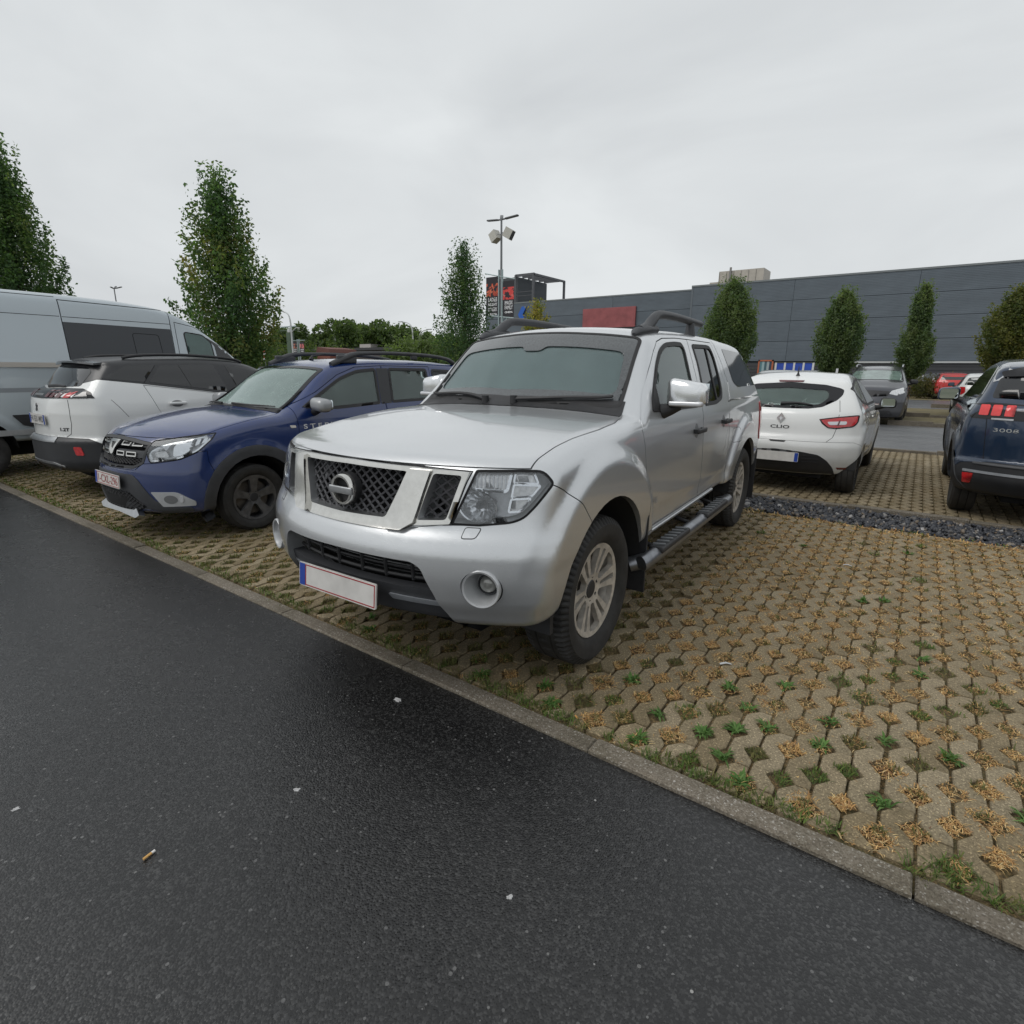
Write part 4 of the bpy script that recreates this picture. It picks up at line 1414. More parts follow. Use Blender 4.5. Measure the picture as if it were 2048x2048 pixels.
# ------------------------------------------------------------------ hall, trees, lamps and the far background
def build_hall():
    cl = NT('profiled_cladding'); v = cl.coord()
    wv = cl.n('ShaderNodeTexWave', _wave_type='BANDS', _bands_direction='Z', Scale=3.1); cl.l(v, wv.inputs['Vector'])
    oi = cl.n('ShaderNodeObjectInfo')
    c = cl.ramp(oi.outputs['Random'], [(0, (.105, .128, .152)), (1, (.120, .145, .170))])
    cl.set(Base__Color=cl.mix(1.0, c, cl.ramp(cl.noise(.6, 4, .6, cl.coord(scale=(1, 1, 3))), [(.3, (.88,) * 3), (.7, (1.1,) * 3)]), 'MULTIPLY'), Roughness=.5, Specular__IOR__Level=.4)
    cl.bump(wv.outputs['Fac'], .16, .03)
    wallm = simple('hall_core', (.03, .036, .042), .8)
    flash = simple('white_flashing', (.50, .52, .53), .5)
    plinth = NT('dark_brick'); v = plinth.coord()
    br = plinth.n('ShaderNodeTexBrick', Scale=1.0); plinth.l(plinth.coord(scale=(1, 1, 1)), br.inputs['Vector'])
    plinth.set(Base__Color=(.060, .062, .068), Roughness=.8)
    root = tag(empty('hall', (0, 45, 0)), 'long dark grey metal clad retail hall behind the columnar trees', 'building')
    def cladding(x0, x1, z0, z1, y, pw, ph, mat=cl.m):
        nx = max(1, round((x1 - x0) / pw)); nz = max(1, round((z1 - z0) / ph))
        w, h = (x1 - x0) / nx, (z1 - z0) / nz
        me = mb_mesh(MB().bx((.01, -.06, .012), (w - .01, .02, h - .012)), 'cladding_panel'); me.materials.append(mat)
        for j in range(nz):
            for i in range(nx):
                o = link('cladding_panel', me, root); o.location = (x0 + i * w, y - 45, z0 + j * h)
    MB().bx((-14.2, .03, 0), (60, 40, 8.05)).build('wall', wallm, root)
    MB().bx((-36, .50, 0), (-14.2, 38, 7.85)).build('wall', wallm, root)
    cladding(-14.2, 46, 2.25, 8.05, 45, 7.5, 1.45)
    cladding(-36, -14.25, 2.25, 7.85, 45.45, 7.3, 1.4)
    MB().bx((-14.3, -.10, 8.04), (60, .3, 8.16)).build('parapet_cap', simple('grey_coping', (.20, .22, .23), .5), root)
    MB().bx((-36.1, .36, 7.84), (-14.3, .8, 7.95)).build('parapet_cap', simple('grey_coping_b', (.20, .22, .23), .5), root)
    MB().bx((-2.8, -.12, 2.12), (46, .02, 2.24)).build('flashing', flash, root)
    # dark brick plinth, courses as joined relief
    pb = MB()
    for k in range(9):
        pb.bx((-36, .42 if False else -.03, k * .235 + .01), (46, .03, k * .235 + .222))
    o = pb.build('plinth_course', plinth.m, root); tag(o, kind='stuff')
    # corner trim where the hall steps forward
    MB().bx((-14.30, -.08, 0), (-14.16, .5, 8.1)).build('corner_trim', simple('corner_trim', (.13, .15, .17), .5), root)
    # roof plant
    ac = tag(empty('roof_unit', (-11.8, 51, 8.05)), 'beige air handling unit on the hall roof above a tree top', 'roof unit')
    bg = simple('beige_sheet', (.50, .46, .40), .6, 0, .1, 2)
    MB().bx((-1.9, -1.2, 0), (1.75, 1.2, 1.75)).build('housing', bg, ac)
    for k in range(6): MB().bx((-1.88 + k * .6, -1.23, .05), (-1.84 + k * .6, -1.2, 1.70)).build('panel_joint', simple('joint', (.3, .28, .25), .6), ac)
    MB().bx((-2.7, -1.0, 0), (-1.92, 1.0, .95)).build('intake', bg, ac)
    MB().bx((-1.0, -1.35, 0), (-.85, -1.22, 2.0)).build('flue', simple('flue', (.25, .24, .23), .5, .5), ac)
    # small sign hidden in the photo except for its red colour
    sg = tag(empty('wall_sign', (-21.8, 45.35, 5.2)), 'muted red sign panel on the hall wall above the pickup roof', 'sign')
    MB().bx((-2.6, -.12, 0), (2.6, .02, 1.7)).build('panel', simple('sign_red', (.30, .085, .09), .6, 0, .2, 1.5), sg)
    # open shelter with blue boards and a framed poster
    sh = tag(empty('trolley_shelter', (-7.0, 43.4, 0)), 'white framed shelter with four blue boards against the hall wall', 'shelter')
    wm = simple('white_frame', (.66, .67, .68), .5); bm_ = simple('blue_board', (.025, .075, .42), .5, 0, .2, 2)
    for k in range(5):
        MB().bx((k * .62 - .05, -.05, 0), (k * .62 + .08, .05, 2.13)).build('post', wm, sh)
    for k in range(4): MB().bx((k * .62 + .09, -.03, .7), (k * .62 + .56, .03, 2.08)).build('board', bm_, sh)
    MB().bx((-.05, -.06, 2.13), (2.56, .06, 2.17)).build('top_rail', simple('dark_rail', (.08, .09, .10), .5), sh)
    pf = tag(empty('poster_frame', (-8.15, 43.3, 0)), 'orange framed poster board left of the blue boards', 'poster board')
    of = simple('orange_frame', (.45, .13, .06), .5)
    for x in (0, .95): MB().bx((x - .05, -.06, .3), (x + .05, .06, 2.32)).build('post', of, pf)
    MB().bx((-.05, -.06, 2.22), (1.0, .06, 2.32)).build('rail', of, pf)
    for k, c in enumerate(((.10, .22, .26), (.30, .42, .45), (.06, .12, .15), (.34, .40, .42), (.04, .06, .10))):
        MB().bx((.06 + k * .165, -.02, .5), (.06 + (k + 1) * .165, .02, 2.21)).build('poster_strip', simple('poster_%d' % k, c, .6), pf)
    # cinema block with open steel frame
    ci = tag(empty('steel_frame_tower', (-35.3, 45.3, 0)), 'dark stair block with an open steel frame on top, behind the advertising mast', 'building')
    MB().bx((0, .6, 0), (3.0, 6, 10.4)).build('stair_block', simple('dark_render', (.075, .085, .095), .7, 0, .1, .5), ci)
    st = simple('frame_steel', (.10, .105, .115), .5, .3)
    for x, y in ((3.05, .2), (5.15, .2), (5.15, 6)):
        MB().bx((x - .10, y - .10, 0 if x > 4 else 8), (x + .10, y + .10, 10.5)).build('column', st, ci)
    for z in (10.45, 8.9, 8.55): MB().bx((3.0, .15, z - (.12 if z > 10 else .03)), (5.25, .27, z + (.12 if z > 10 else .03))).build('beam', st, ci)
    for k in range(6): MB().bx((3.05, .3 + k * 1.0, 10.36), (5.2, .42 + k * 1.0, 10.52)).build('roof_slat', st, ci)
    MB().bx((5.08, .2, 10.35), (5.22, 6.1, 10.55)).build('beam', st, ci)
    # blue lettering fragment on the dark wall
    bl = simple('blue_sign', (.02, .12, .50), .5)
    sgb = tag(empty('blue_wall_mark', (-31.75, 45.3, 6.0)), 'blue arrow shaped mark on the dark hall wall beside the mast', 'sign')
    MB().prism([(0, .75), (.45, 1.5), (1.0, 1.5), (.55, .75), (1.0, 0), (.45, 0)], ((0, 0, 0), (1, 0, 0), (0, 0, 1), (0, -1, 0)), 0, .08).build('chevron', bl, sgb)

def make_tree(name, label, loc, H, Wd, trunk, n, leaf, seed, cols, group=None, shape='flame', spikes=1.0, zb=None, core=0.0):
    rg = np.random.default_rng(seed)
    root = tag(empty(name, loc), label, 'tree', group)
    zb = trunk if zb is None else zb
    def env(t):                       # crown half width along the height
        if shape == 'flame': return np.interp(t, [0, .10, .28, .45, .65, .85, 1], [.34, .74, 1.0, .90, .62, .36, .05])
        if shape == 'egg': return np.interp(t, [0, .12, .35, .55, .78, .93, 1], [.22, .62, 1.0, .97, .66, .32, .05])
        if shape == 'waist': return np.interp(t, [0, .15, .30, .42, .52, .62, .85, 1], [.25, .85, 1.0, .88, .58, .55, .45, .10])
        return np.interp(t, [0, .2, .5, .8, 1], [.5, .95, 1, .7, .1])
    tb = MB()
    zz = np.linspace(0, H * .9, 9)
    tb.tube([(.03 * math.sin(z * 1.1 + seed), .03 * math.cos(z * .9), z) for z in zz], np.interp(zz, [0, .3, H * .9], [.085, .07, .012]) * (H / 6), 9)
    tb.build('trunk', M['bark'], root, 60)
    P, D, R_ = [], [], []
    nb = 120
    for i in range(nb):
        t0 = (i + rg.random()) / nb
        te = .06 + .94 * t0 ** .85
        he = zb + (H - zb) * te
        a = i * 2.399 + rg.normal(0, .3)
        r = env(np.array(te)) * Wd / 2 * (rg.uniform(.78, 1.06) if i % 3 else rg.uniform(.3, .75))
        h0 = max(zb * .92, he - (H - zb) * rg.uniform(.20, .36))
        e = np.array([math.cos(a), math.sin(a), 0.0])
        q = [np.array([0, 0, h0]), e * r * .68 + [0, 0, h0 + (he - h0) * .42], e * r + [0, 0, he]]
        shoot = rg.uniform(.05, .14) * (H - zb) / spikes * (.6 + .6 * te)
        if i % 3 == 0: MB().tube(q, [.018 * H / 6, .011 * H / 6, .004], 5, caps=False).build('limb', M['bark'], root, 60)
        k = int(n / nb * (.35 + 1.05 * float(env(np.array(te)))))
        s = .10 + .90 * rg.random(k) ** .60
        pt = (1 - s)[:, None] ** 2 * q[0] + (2 * s * (1 - s))[:, None] * q[1] + (s ** 2)[:, None] * q[2]
        sig = (.11 + .14 * (1 - s)) * Wd / 2.4 / spikes ** .5
        pt = pt + rg.normal(0, 1, (k, 3)) * sig[:, None] * [1, 1, .9]
        ks = int(k * .16)
        u_ = rg.random(ks)
        sp = q[2] + np.stack([rg.normal(0, .035, ks) + e[0] * .1 * u_, rg.normal(0, .035, ks) + e[1] * .1 * u_, u_ * shoot * 1.4], 1)
        pt = np.concatenate([pt, sp])
        d = q[2] - q[0]
        P.append(pt); D.append(np.tile(d, (len(pt), 1))); R_.append(np.full(len(pt), rg.random()))
    if core:
        k = int(n * core); t = rg.random(k) ** .9; e = env(t) * Wd / 2 * np.sqrt(rg.random(k)) * .97; a = rg.random(k) * 2 * PI
        P.append(np.stack([e * np.cos(a), e * np.sin(a), zb + (H - zb) * t * .97], 1)); D.append(np.tile([0, 0, 1.0], (k, 1))); R_.append(rg.random(k))
    P = np.concatenate(P); D = np.concatenate(D); R_ = np.concatenate(R_)
    keep = (P[:, 2] > zb * .92) & (P[:, 2] < H * 1.02); P, D, R_ = P[keep], D[keep], R_[keep]
    crown(root, P, leaf, rg, cols, R_, H)
    return root

def crown(root, P, leaf, rg, cols, R_, H, name='crown', kind=None, stretch=1.5):
    m = len(P)
    nrm = rg.normal(0, 1, (m, 3)) + [0, 0, .5]; nrm /= np.linalg.norm(nrm, axis=1)[:, None]
    u = np.cross(nrm, rg.normal(0, 1, (m, 3))); u /= np.linalg.norm(u, axis=1)[:, None]
    u[:, 2] -= .25; u /= np.linalg.norm(u, axis=1)[:, None]
    w = np.cross(nrm, u)
    s = leaf * rg.uniform(.65, 1.25, m)[:, None]
    V = np.stack([P, P + u * s * .5 * stretch / 1.5 + w * s * .33, P + u * s * stretch / 1.5 * 1.15 - nrm * s * .12, P + u * s * .5 * stretch / 1.5 - w * s * .33], 1).reshape(-1, 3)
    k = np.arange(m)[:, None] * 4
    T = (k + [0, 1, 2, 3]).astype(np.int32)
    me = mesh_np(name, V, T)
    C = np.array(cols)
    mixv = np.clip(R_ * .55 + rg.random(m) * .35 + .25 * hash2(P[:, 0] * 1.3 + P[:, 2], P[:, 1] * 1.3 - P[:, 2] * .6), 0, .999)
    f = mixv * (len(C) - 1); i = f.astype(int); fr = (f - i)[:, None]
    c = C[i] * (1 - fr) + C[np.minimum(i + 1, len(C) - 1)] * fr
    c = c * rg.uniform(.75, 1.25, (m, 1))
    at = me.color_attributes.new('Col', 'FLOAT_COLOR', 'POINT')
    at.data.foreach_set('color', np.concatenate([np.repeat(c, 4, 0), np.ones((4 * m, 1))], 1).astype(np.float32).ravel())
    me.materials.append(M['leaf'])
    return tag(link(name, me, root), kind=kind)

def build_trees():
    M['bark'] = simple('bark', (.085, .072, .058), .9, 0, .3, 12, .4, 40)
    M['leaf'] = leaf_mat('leaf', .48, .6)
    DK = [(0.048, 0.090, 0.045), (0.066, 0.121, 0.055), (0.087, 0.152, 0.063), (0.116, 0.174, 0.066), (0.178, 0.198, 0.073), (0.277, 0.224, 0.086)]
    DG = [(0.048, 0.090, 0.053), (0.063, 0.116, 0.061), (0.082, 0.139, 0.066), (0.106, 0.161, 0.069), (0.152, 0.178, 0.073)]
    CG = [(0.082, 0.129, 0.069), (0.100, 0.148, 0.074), (0.121, 0.165, 0.077), (0.143, 0.182, 0.079), (0.172, 0.198, 0.086)]
    YG = [(0.092, 0.132, 0.046), (0.158, 0.178, 0.053), (0.251, 0.224, 0.066), (0.356, 0.277, 0.079), (0.317, 0.290, 0.092)]
    make_tree('hornbeam_tree', 'tall slender tree with browning leaves behind the camper van nose', (-10.5, 4.4, 0), 5.45, 2.15, 1.45, 20000, .070, 21, DK, 'slender trees in the gravel strip', spikes=1.35)
    make_tree('hornbeam_tree', 'large dark tree behind the camper van roof, cut by the left photo edge', (-25.2, 4.6, 0), 9.0, 3.0, 2.2, 24000, .105, 22, DK[:5], 'slender trees in the gravel strip', spikes=1.2)
    make_tree('hornbeam_tree', 'slender dark green tree in front of the advertising mast', (-9.6, 11.2, 0), 5.15, 1.9, 1.2, 15000, .064, 23, DG, spikes=1.4)
    make_tree('small_tree', 'small yellowish tree between the advertising mast and the pickup roof', (-14.05, 21.9, 0), 4.9, 1.45, 1.8, 2600, .12, 24, YG, shape='egg', spikes=1.5)
    make_tree('clipped_tree', 'broad columnar tree rising behind the pickup canopy', (-4.62, 21.9, 0), 5.1, 2.15, 1.15, 15000, .078, 31, CG, 'columnar trees before the hall', 'egg', 1.6, core=.9)
    make_tree('clipped_tree', 'egg shaped columnar tree behind the white hatchback roof', (-.68, 21.9, 0), 4.42, 1.62, 1.25, 13000, .072, 32, CG, 'columnar trees before the hall', 'egg', 1.9, core=.9)
    make_tree('clipped_tree', 'narrow waisted columnar tree between people carrier and red hatchback', (1.66, 21.9, 0), 4.45, 1.18, 1.35, 11000, .066, 33, CG, 'columnar trees before the hall', 'waist', 2.0, core=.9)
    make_tree('clipped_tree', 'yellow green columnar tree above the dark blue car at the right edge', (4.15, 21.9, 0), 4.15, 1.75, 1.3, 13000, .072, 34, [(.07, .10, .04), (.10, .12, .042), (.15, .15, .048), (.21, .18, .055)], 'columnar trees before the hall', 'egg', 1.9, core=.9)
    # shrubs by the far lane
    rg = np.random.default_rng(40)
    b = tag(empty('shrub', (2.15, 39.6, 0)), 'low green and brown shrub left of the red hatchback', 'shrub')
    P = rg.normal(0, 1, (1800, 3)) * [.42, .5, .30] + [0, 0, .65]; P[:, 2] = np.abs(P[:, 2])
    crown(b, P, .12, rg, [(.05, .06, .025), (.09, .09, .035), (.14, .11, .05)], rg.random(len(P)), 1.2, 'foliage')
    # woodland on the skyline
    pts = []
    cr = []
    for x in np.linspace(-100, -70, 17): cr.append((x + rg.normal(0, 1), 60 + rg.uniform(0, 14), np.interp(x, [-100, -96, -82, -73, -70], [8.5, 10.0, 10.6, 10.4, 9.0]) + rg.normal(0, .35), rg.uniform(2.4, 3.4)))
    for x in np.linspace(-140, -100, 12): cr.append((x, 66 + rg.uniform(0, 16), 9.0 + rg.normal(0, .6), rg.uniform(2.5, 3.5)))
    for x in np.linspace(-69, -50, 14): cr.append((x + rg.normal(0, .6), 62 + rg.uniform(0, 16), np.interp(x, [-69, -66, -50], [8.2, 6.9, 6.2]) + rg.normal(0, .4), rg.uniform(1.6, 2.4)))
    for cx, cy, top, r in cr:
        for _ in range(8):
            c = np.array([cx + rg.normal(0, r * .45), cy + rg.normal(0, r * .4), rg.uniform(.25, .80) * top])
            k = 420; d = rg.normal(0, 1, (k, 3)); d /= np.linalg.norm(d, axis=1)[:, None]
            q = c + d * (r * rg.uniform(.45, .7)) * rg.uniform(.75, 1.05, (k, 1)) * [1, 1, .9]
            pts.append(q[q[:, 2] < top + .3])
    P = np.concatenate(pts)
    P = P[P[:, 2] > .2]
    crown(None, P, .55, rg, [(.060, .095, .042), (.080, .122, .050), (.105, .145, .056), (.135, .17, .062)], rg.random(len(P)) * .7 + .03 * P[:, 2], 10, 'woodland', 'stuff', 1.3)
    o = bpy.data.objects['woodland']; tag(o, 'distant belt of green broadleaf trees on the skyline', 'woodland')
    pts = []
    for x in np.linspace(-57, -46.5, 16):
        k = 1100; q = rg.normal(0, 1, (k, 3)) * [.7, .7, 1.0] + [x, 52 + rg.uniform(-.5, .5), 2.6 + .5 * math.sin(x * 1.7)]
        pts.append(q[q[:, 2] > .1])
    P = np.concatenate(pts)
    crown(None, P, .34, rg, [(.10, .14, .06), (.13, .175, .075), (.16, .20, .09)], rg.random(len(P)), 4, 'willow_hedge', 'stuff', 2.2)
    tag(bpy.data.objects['willow_hedge'], 'pale green bushy hedge beyond the blue estate car roof', 'hedge')
    pts = []
    for x in np.linspace(-79, -62, 14):
        q = rg.normal(0, 1, (700, 3)) * [1.0, 1.0, 1.1] + [x, 46 + rg.uniform(-1, 1), 2.0]; pts.append(q[q[:, 2] > .1])
    P = np.concatenate(pts)
    crown(None, P, .42, rg, [(.05, .08, .03), (.08, .11, .04), (.12, .13, .05)], rg.random(len(P)), 4, 'bushes', 'stuff', 1.4)
    tag(bpy.data.objects['bushes'], 'rough green bushes below the left street lamp', 'bushes')

def lamp_head(root, c, az, L=.95, tilt=.12, mat='lampgrey'):
    d = np.array([math.cos(az), math.sin(az), 0])
    V, F = rbox((L * .62, 0, 0), (L * .78, .30, .075), .035)
    V = V.copy(); V[:, 1] *= np.interp(V[:, 0], [L * .23, L * .45, L], [.45, 1.0, .55]); V[:, 2] += V[:, 0] * tilt
    R = np.array([[d[0], -d[1], 0], [d[1], d[0], 0], [0, 0, 1]])
    o = MB().add(V @ R.T + c, F).build('lamp_head', M[mat], root, 50)
    MB().tube([np.array(c), np.array(c) + d * L * .15 + [0, 0, L * .15 * tilt], np.array(c) + d * L * .32 + [0, 0, L * .32 * tilt]], .04, 7).build('head_arm', M[mat], o, 50)

def banner(root, x0, x1, z0, z1, y, words, hot):
    mt = NT('banner_print'); v = mt.coord('Object', (1, 1, 1))
    n1 = mt.noise(4.0, 3, .6, vec=v)
    sep = mt.n('ShaderNodeSeparateXYZ'); mt.l(v, sep.inputs[0])
    zc = z0 + (z1 - z0) * .66; hh = (z1 - z0) * .17
    band = mt.math('LESS_THAN', mt.math('ABSOLUTE', mt.math('SUBTRACT', sep.outputs['Z'], zc)), hh)
    spot = mt.math('GREATER_THAN', n1, .48)
    col = mt.mix(mt.math('MULTIPLY', band, spot), (.022, .020, .026), mt.ramp(mt.noise(9, 3, .6, vec=v), [(.35, hot[0]), (.6, hot[1]), (.75, hot[2])]))
    mt.set(Base__Color=col, Roughness=.6)
    b = MB().bx((x0, y - .01, z0), (x1, y + .01, z1)).build('banner', mt.m, root)
    for k, (t, sz) in enumerate(words):
        lettering(t, ((x0 + (x1 - x0) * .55, y - .016, z0 + (z1 - z0) * (.40 - k * .13)), (1, 0, 0), (0, 0, 1)), M['whiteprint'], b, sz, (x1 - x0) * .74, .006)

def build_lamps():
    M['lampgrey'] = simple('lamp_grey', (.10, .105, .11), .45, .3)
    M['polegrey'] = simple('galvanised_pole', (.20, .21, .22), .5, .5)
    M['teal'] = simple('pale_green_steel', (.34, .42, .43), .5, .2)
    M['palepole'] = simple('pale_pole', (.55, .57, .57), .5)
    def mast(name, label, loc, H, heads, speakers=True, banners=True, group=None):
        r = tag(empty(name, loc), label, 'lamp post', group)
        MB().tube([(0, 0, 0), (0, 0, H * .45), (0, 0, H)], [.085, .07, .05], 10).build('pole', M['polegrey'], r, 50)
        for az, tl in heads: lamp_head(r, (0, 0, H - .05), az, .98, tl)
        if speakers:
            wm = simple('white_speaker', (.52, .51, .46), .5)
            for az, dz in ((PI * .97, 0), (.25, .05)):
                c = np.array([math.cos(az) * .42, math.sin(az) * .3, H * .912 + dz])
                Rm = (Matrix.Rotation(az, 3, 'Z') @ Matrix.Rotation(.5, 3, 'Y'))
                o = MB().box(c, (.42, .40, .46), rot=np.array(Rm)).build('loudspeaker', wm, r)
                f = c + np.array(Rm) @ np.array([.215, 0, 0])
                MB().box(f, (.01, .34, .40), rot=np.array(Rm)).build('speaker_grille', M['gplastic'], o)
                MB().tube([(0, 0, H * .912 + dz + .05), tuple(c * [.5, .5, 1] + [0, 0, .1]), tuple(c + [0, 0, .1])], .02, 6).build('speaker_arm', M['polegrey'], o)
        if banners:
            MB().bx((-.13, -.10, 0), (-.07, -.02, H * .73)).build('carrier_post', M['teal'], r)
            MB().bx((.08, -.10, 0), (.14, -.02, H * .73)).build('carrier_post', M['teal'], r)
            MB().tube([(-1.0, -.06, 6.28), (0, -.06, 6.06), (.90, -.06, 5.88)], .03, 6).build('carrier_arm', M['teal'], r)
            MB().tube([(-.9, -.06, 4.22), (.85, -.06, 4.02)], .03, 6).build('carrier_arm', M['teal'], r)
            MB().tube([(.1, -.06, 3.7), (.45, -.06, 4.05)], .025, 6).build('carrier_brace', M['teal'], r)
            banner(r, -.93, -.15, 4.25, 6.08, -.06, (('LADIES', .26), ('NIGHT', .18), ('IMAGIX', .26), ('CINEMA', .12)), ((.30, .02, .02), (.75, .16, .07), (.80, .50, .35)))
            banner(r, .16, .84, 4.08, 5.82, -.06, (('IMAGIX', .26), ('FAMILY', .26), ('CINEMA', .12)), ((.62, .05, .05), (.70, .07, .06), (.65, .50, .45)))
        return r
    mast('lamp_post', 'tall lamp post with three lamp heads, two white speakers and two dark banners', (-16.18, 21.8, 0), 8.75, ((PI * .96, .10), (.05, .08), (2.2, .42)))
    mast('lamp_post', 'lamp heads of a distant mast showing just above the camper van roof', (-64.0, 21.8, 0), 8.9, ((2.6, .35), (.35, .15), (-.6, .05)), False, False)
    def street(label, loc, H, reach, az, extra=False):
        r = tag(empty('street_lamp', loc), label, 'street lamp', 'pale street lamps by the woodland')
        d = np.array([math.cos(az), math.sin(az), 0])
        P = bez([(0, 0, 0), (0, 0, H * .5), (0, 0, H * .82), tuple(d * reach * .25 + [0, 0, H * .95]), tuple(d * reach + [0, 0, H])], 5)
        MB().tube(P, np.linspace(.13, .06, len(P)), 8).build('pole', M['palepole'], r, 60)
        V, F = rbox((0, 0, 0), (.9, .35, .14), .05)
        R = np.array([[d[0], -d[1], 0], [d[1], d[0], 0], [0, 0, 1]])
        MB().add(V @ R.T + d * (reach + .3) + [0, 0, H], F).build('lamp_head', M['palepole'], r, 50)
        if extra:
            P = bez([(0, 0, H * .68), tuple(-d * .9 + [0, 0, H * .74]), tuple(-d * 1.8 + [0, 0, H * .75])], 4)
            MB().tube(P, .05, 6).build('side_arm', M['palepole'], r, 60)
            MB().add(*rbox((-.35, 0, H * .71), (.5, .35, .4), .05)).build('camera_box', M['palepole'], r, 50)
    street('pale street lamp with an extra side arm, left end of the woodland', (-62.6, 40, 0), 8.3, 1.7, PI, True)
    street('pale street lamp with arm to the right before the woodland middle', (-80.4, 60, 0), 8.6, 2.1, 0)
    street('pale street lamp with arm to the left at the woodland right end', (-61.8, 60, 0), 8.4, 2.2, PI)
    street('shorter pale street lamp with arm to the right beside the slender tree', (-60.4, 60, 0), 7.1, 1.8, 0)
    # second pair of banners far left
    r = tag(empty('banner_mast', (-62.0, 40.5, 0)), 'far advertising mast with two small red banners above the blue estate car', 'advertising mast')
    for x in (-.25, .15): MB().bx((x - .07, -.05, 0), (x + .07, .05, 4.9)).build('post', M['teal'], r)
    MB().bx((-1.3, -.04, 4.72), (1.3, .04, 4.80)).build('arm', M['teal'], r)
    banner(r, -1.2, -.35, 3.0, 4.65, -.06, (('LADIES', .2), ('IMAGIX', .2)), ((.35, .06, .04), (.60, .25, .15), (.65, .5, .4)))
    banner(r, .28, 1.15, 3.0, 4.6, -.06, (('IMAGIX', .2), ('FAMILY', .2)), ((.55, .08, .08), (.60, .2, .2), (.6, .45, .4)))
    # green gantry pole
    r = tag(empty('gantry_pole', (-65.2, 41.5, 0)), 'thick green steel pole with cross arms left of the far banners', 'pole')
    gp = simple('green_steel', (.075, .115, .075), .6, 0, .15, 2)
    MB().bx((-.42, -.3, 0), (.42, .3, 6.1)).build('column', gp, r)
    for z in (6.05, 6.5): MB().bx((-2.1 if z < 6.3 else -1.8, -.1, z), (1.4, .1, z + .12)).build('cross_arm', M['teal'] if z > 6.3 else gp, r)
    # low buildings
    b = tag(empty('low_building', (-84.5, 58, 0)), 'low dark flat roofed building below the woodland', 'building')
    MB().bx((0, 0, 0), (20, 8, 4.2)).build('wall', simple('brown_wall', (.10, .085, .08), .8), b)
    MB().bx((-.3, -.3, 4.2), (20.3, 8.3, 4.6)).build('roof', simple('dark_fascia', (.05, .05, .055), .7), b)
    MB().bx((11.5, 1, 4.6), (14.2, 3, 5.2)).build('roof_box', simple('pale_box', (.45, .42, .40), .6), b)
    for k in range(5): MB().bx((1.5 + k * 3.6, -.06, 1.2), (4.2 + k * 3.6, .02, 2.9)).build('window', M['glass_blk'], b)
    b = tag(empty('brick_house', (-60.5, 42, 0)), 'small red brick gable right of the far banners', 'house')
    MB().bx((0, 0, 0), (2.6, 4, 3.3)).build('wall', simple('red_brick', (.20, .075, .055), .85, 0, .15, 5), b)
    MB().prism([(-.1, 3.3), (2.7, 3.3), (2.5, 3.75), (.3, 4.0)], ((0, 0, 0), (1, 0, 0), (0, 0, 1), (0, 1, 0)), -.1, 4.1).build('roof', simple('brown_roof', (.14, .06, .05), .8), b)
    # round traffic sign
    r = tag(empty('traffic_sign', (-69.0, 40.0, 0)), 'round red and white traffic sign far left beyond the cars', 'traffic sign')
    MB().cyl((0, 0, 0), (0, 0, 3.2), .04, 8).build('post', M['polegrey'], r, 50)
    MB().cyl((0, -.06, 3.15), (0, -.03, 3.15), .48, 24).build('disc', simple('sign_red_disc', (.50, .05, .03), .5), r, 40)
    MB().bx((-.34, -.075, 3.06), (.34, -.055, 3.24)).build('bar', M['whiteprint'], r)
    MB().bx((-.3, -.07, 2.3), (.3, -.04, 2.62)).build('sub_plate', M['whiteprint'], r)
    # white marker post behind the white hatchback
    r = tag(empty('marker_post', (-.52, 21.2, 0)), 'thin white marker post beside the egg shaped tree', 'post')
    MB().bx((-.035, -.035, 0), (.035, .035, 1.62)).build('post', M['whiteprint'], r)
build_hall()
build_trees()
build_lamps()
# ------------------------------------------------------------------ silver pickup (the nearest car)
WS = ((0, 1, 0), (-.738, 0, .675), (.675, 0, .738))            # square to its windscreen
def truck_extra(s, x, ay, z, f):
    # bonnet power bulge edges and the step under the doors
    return f

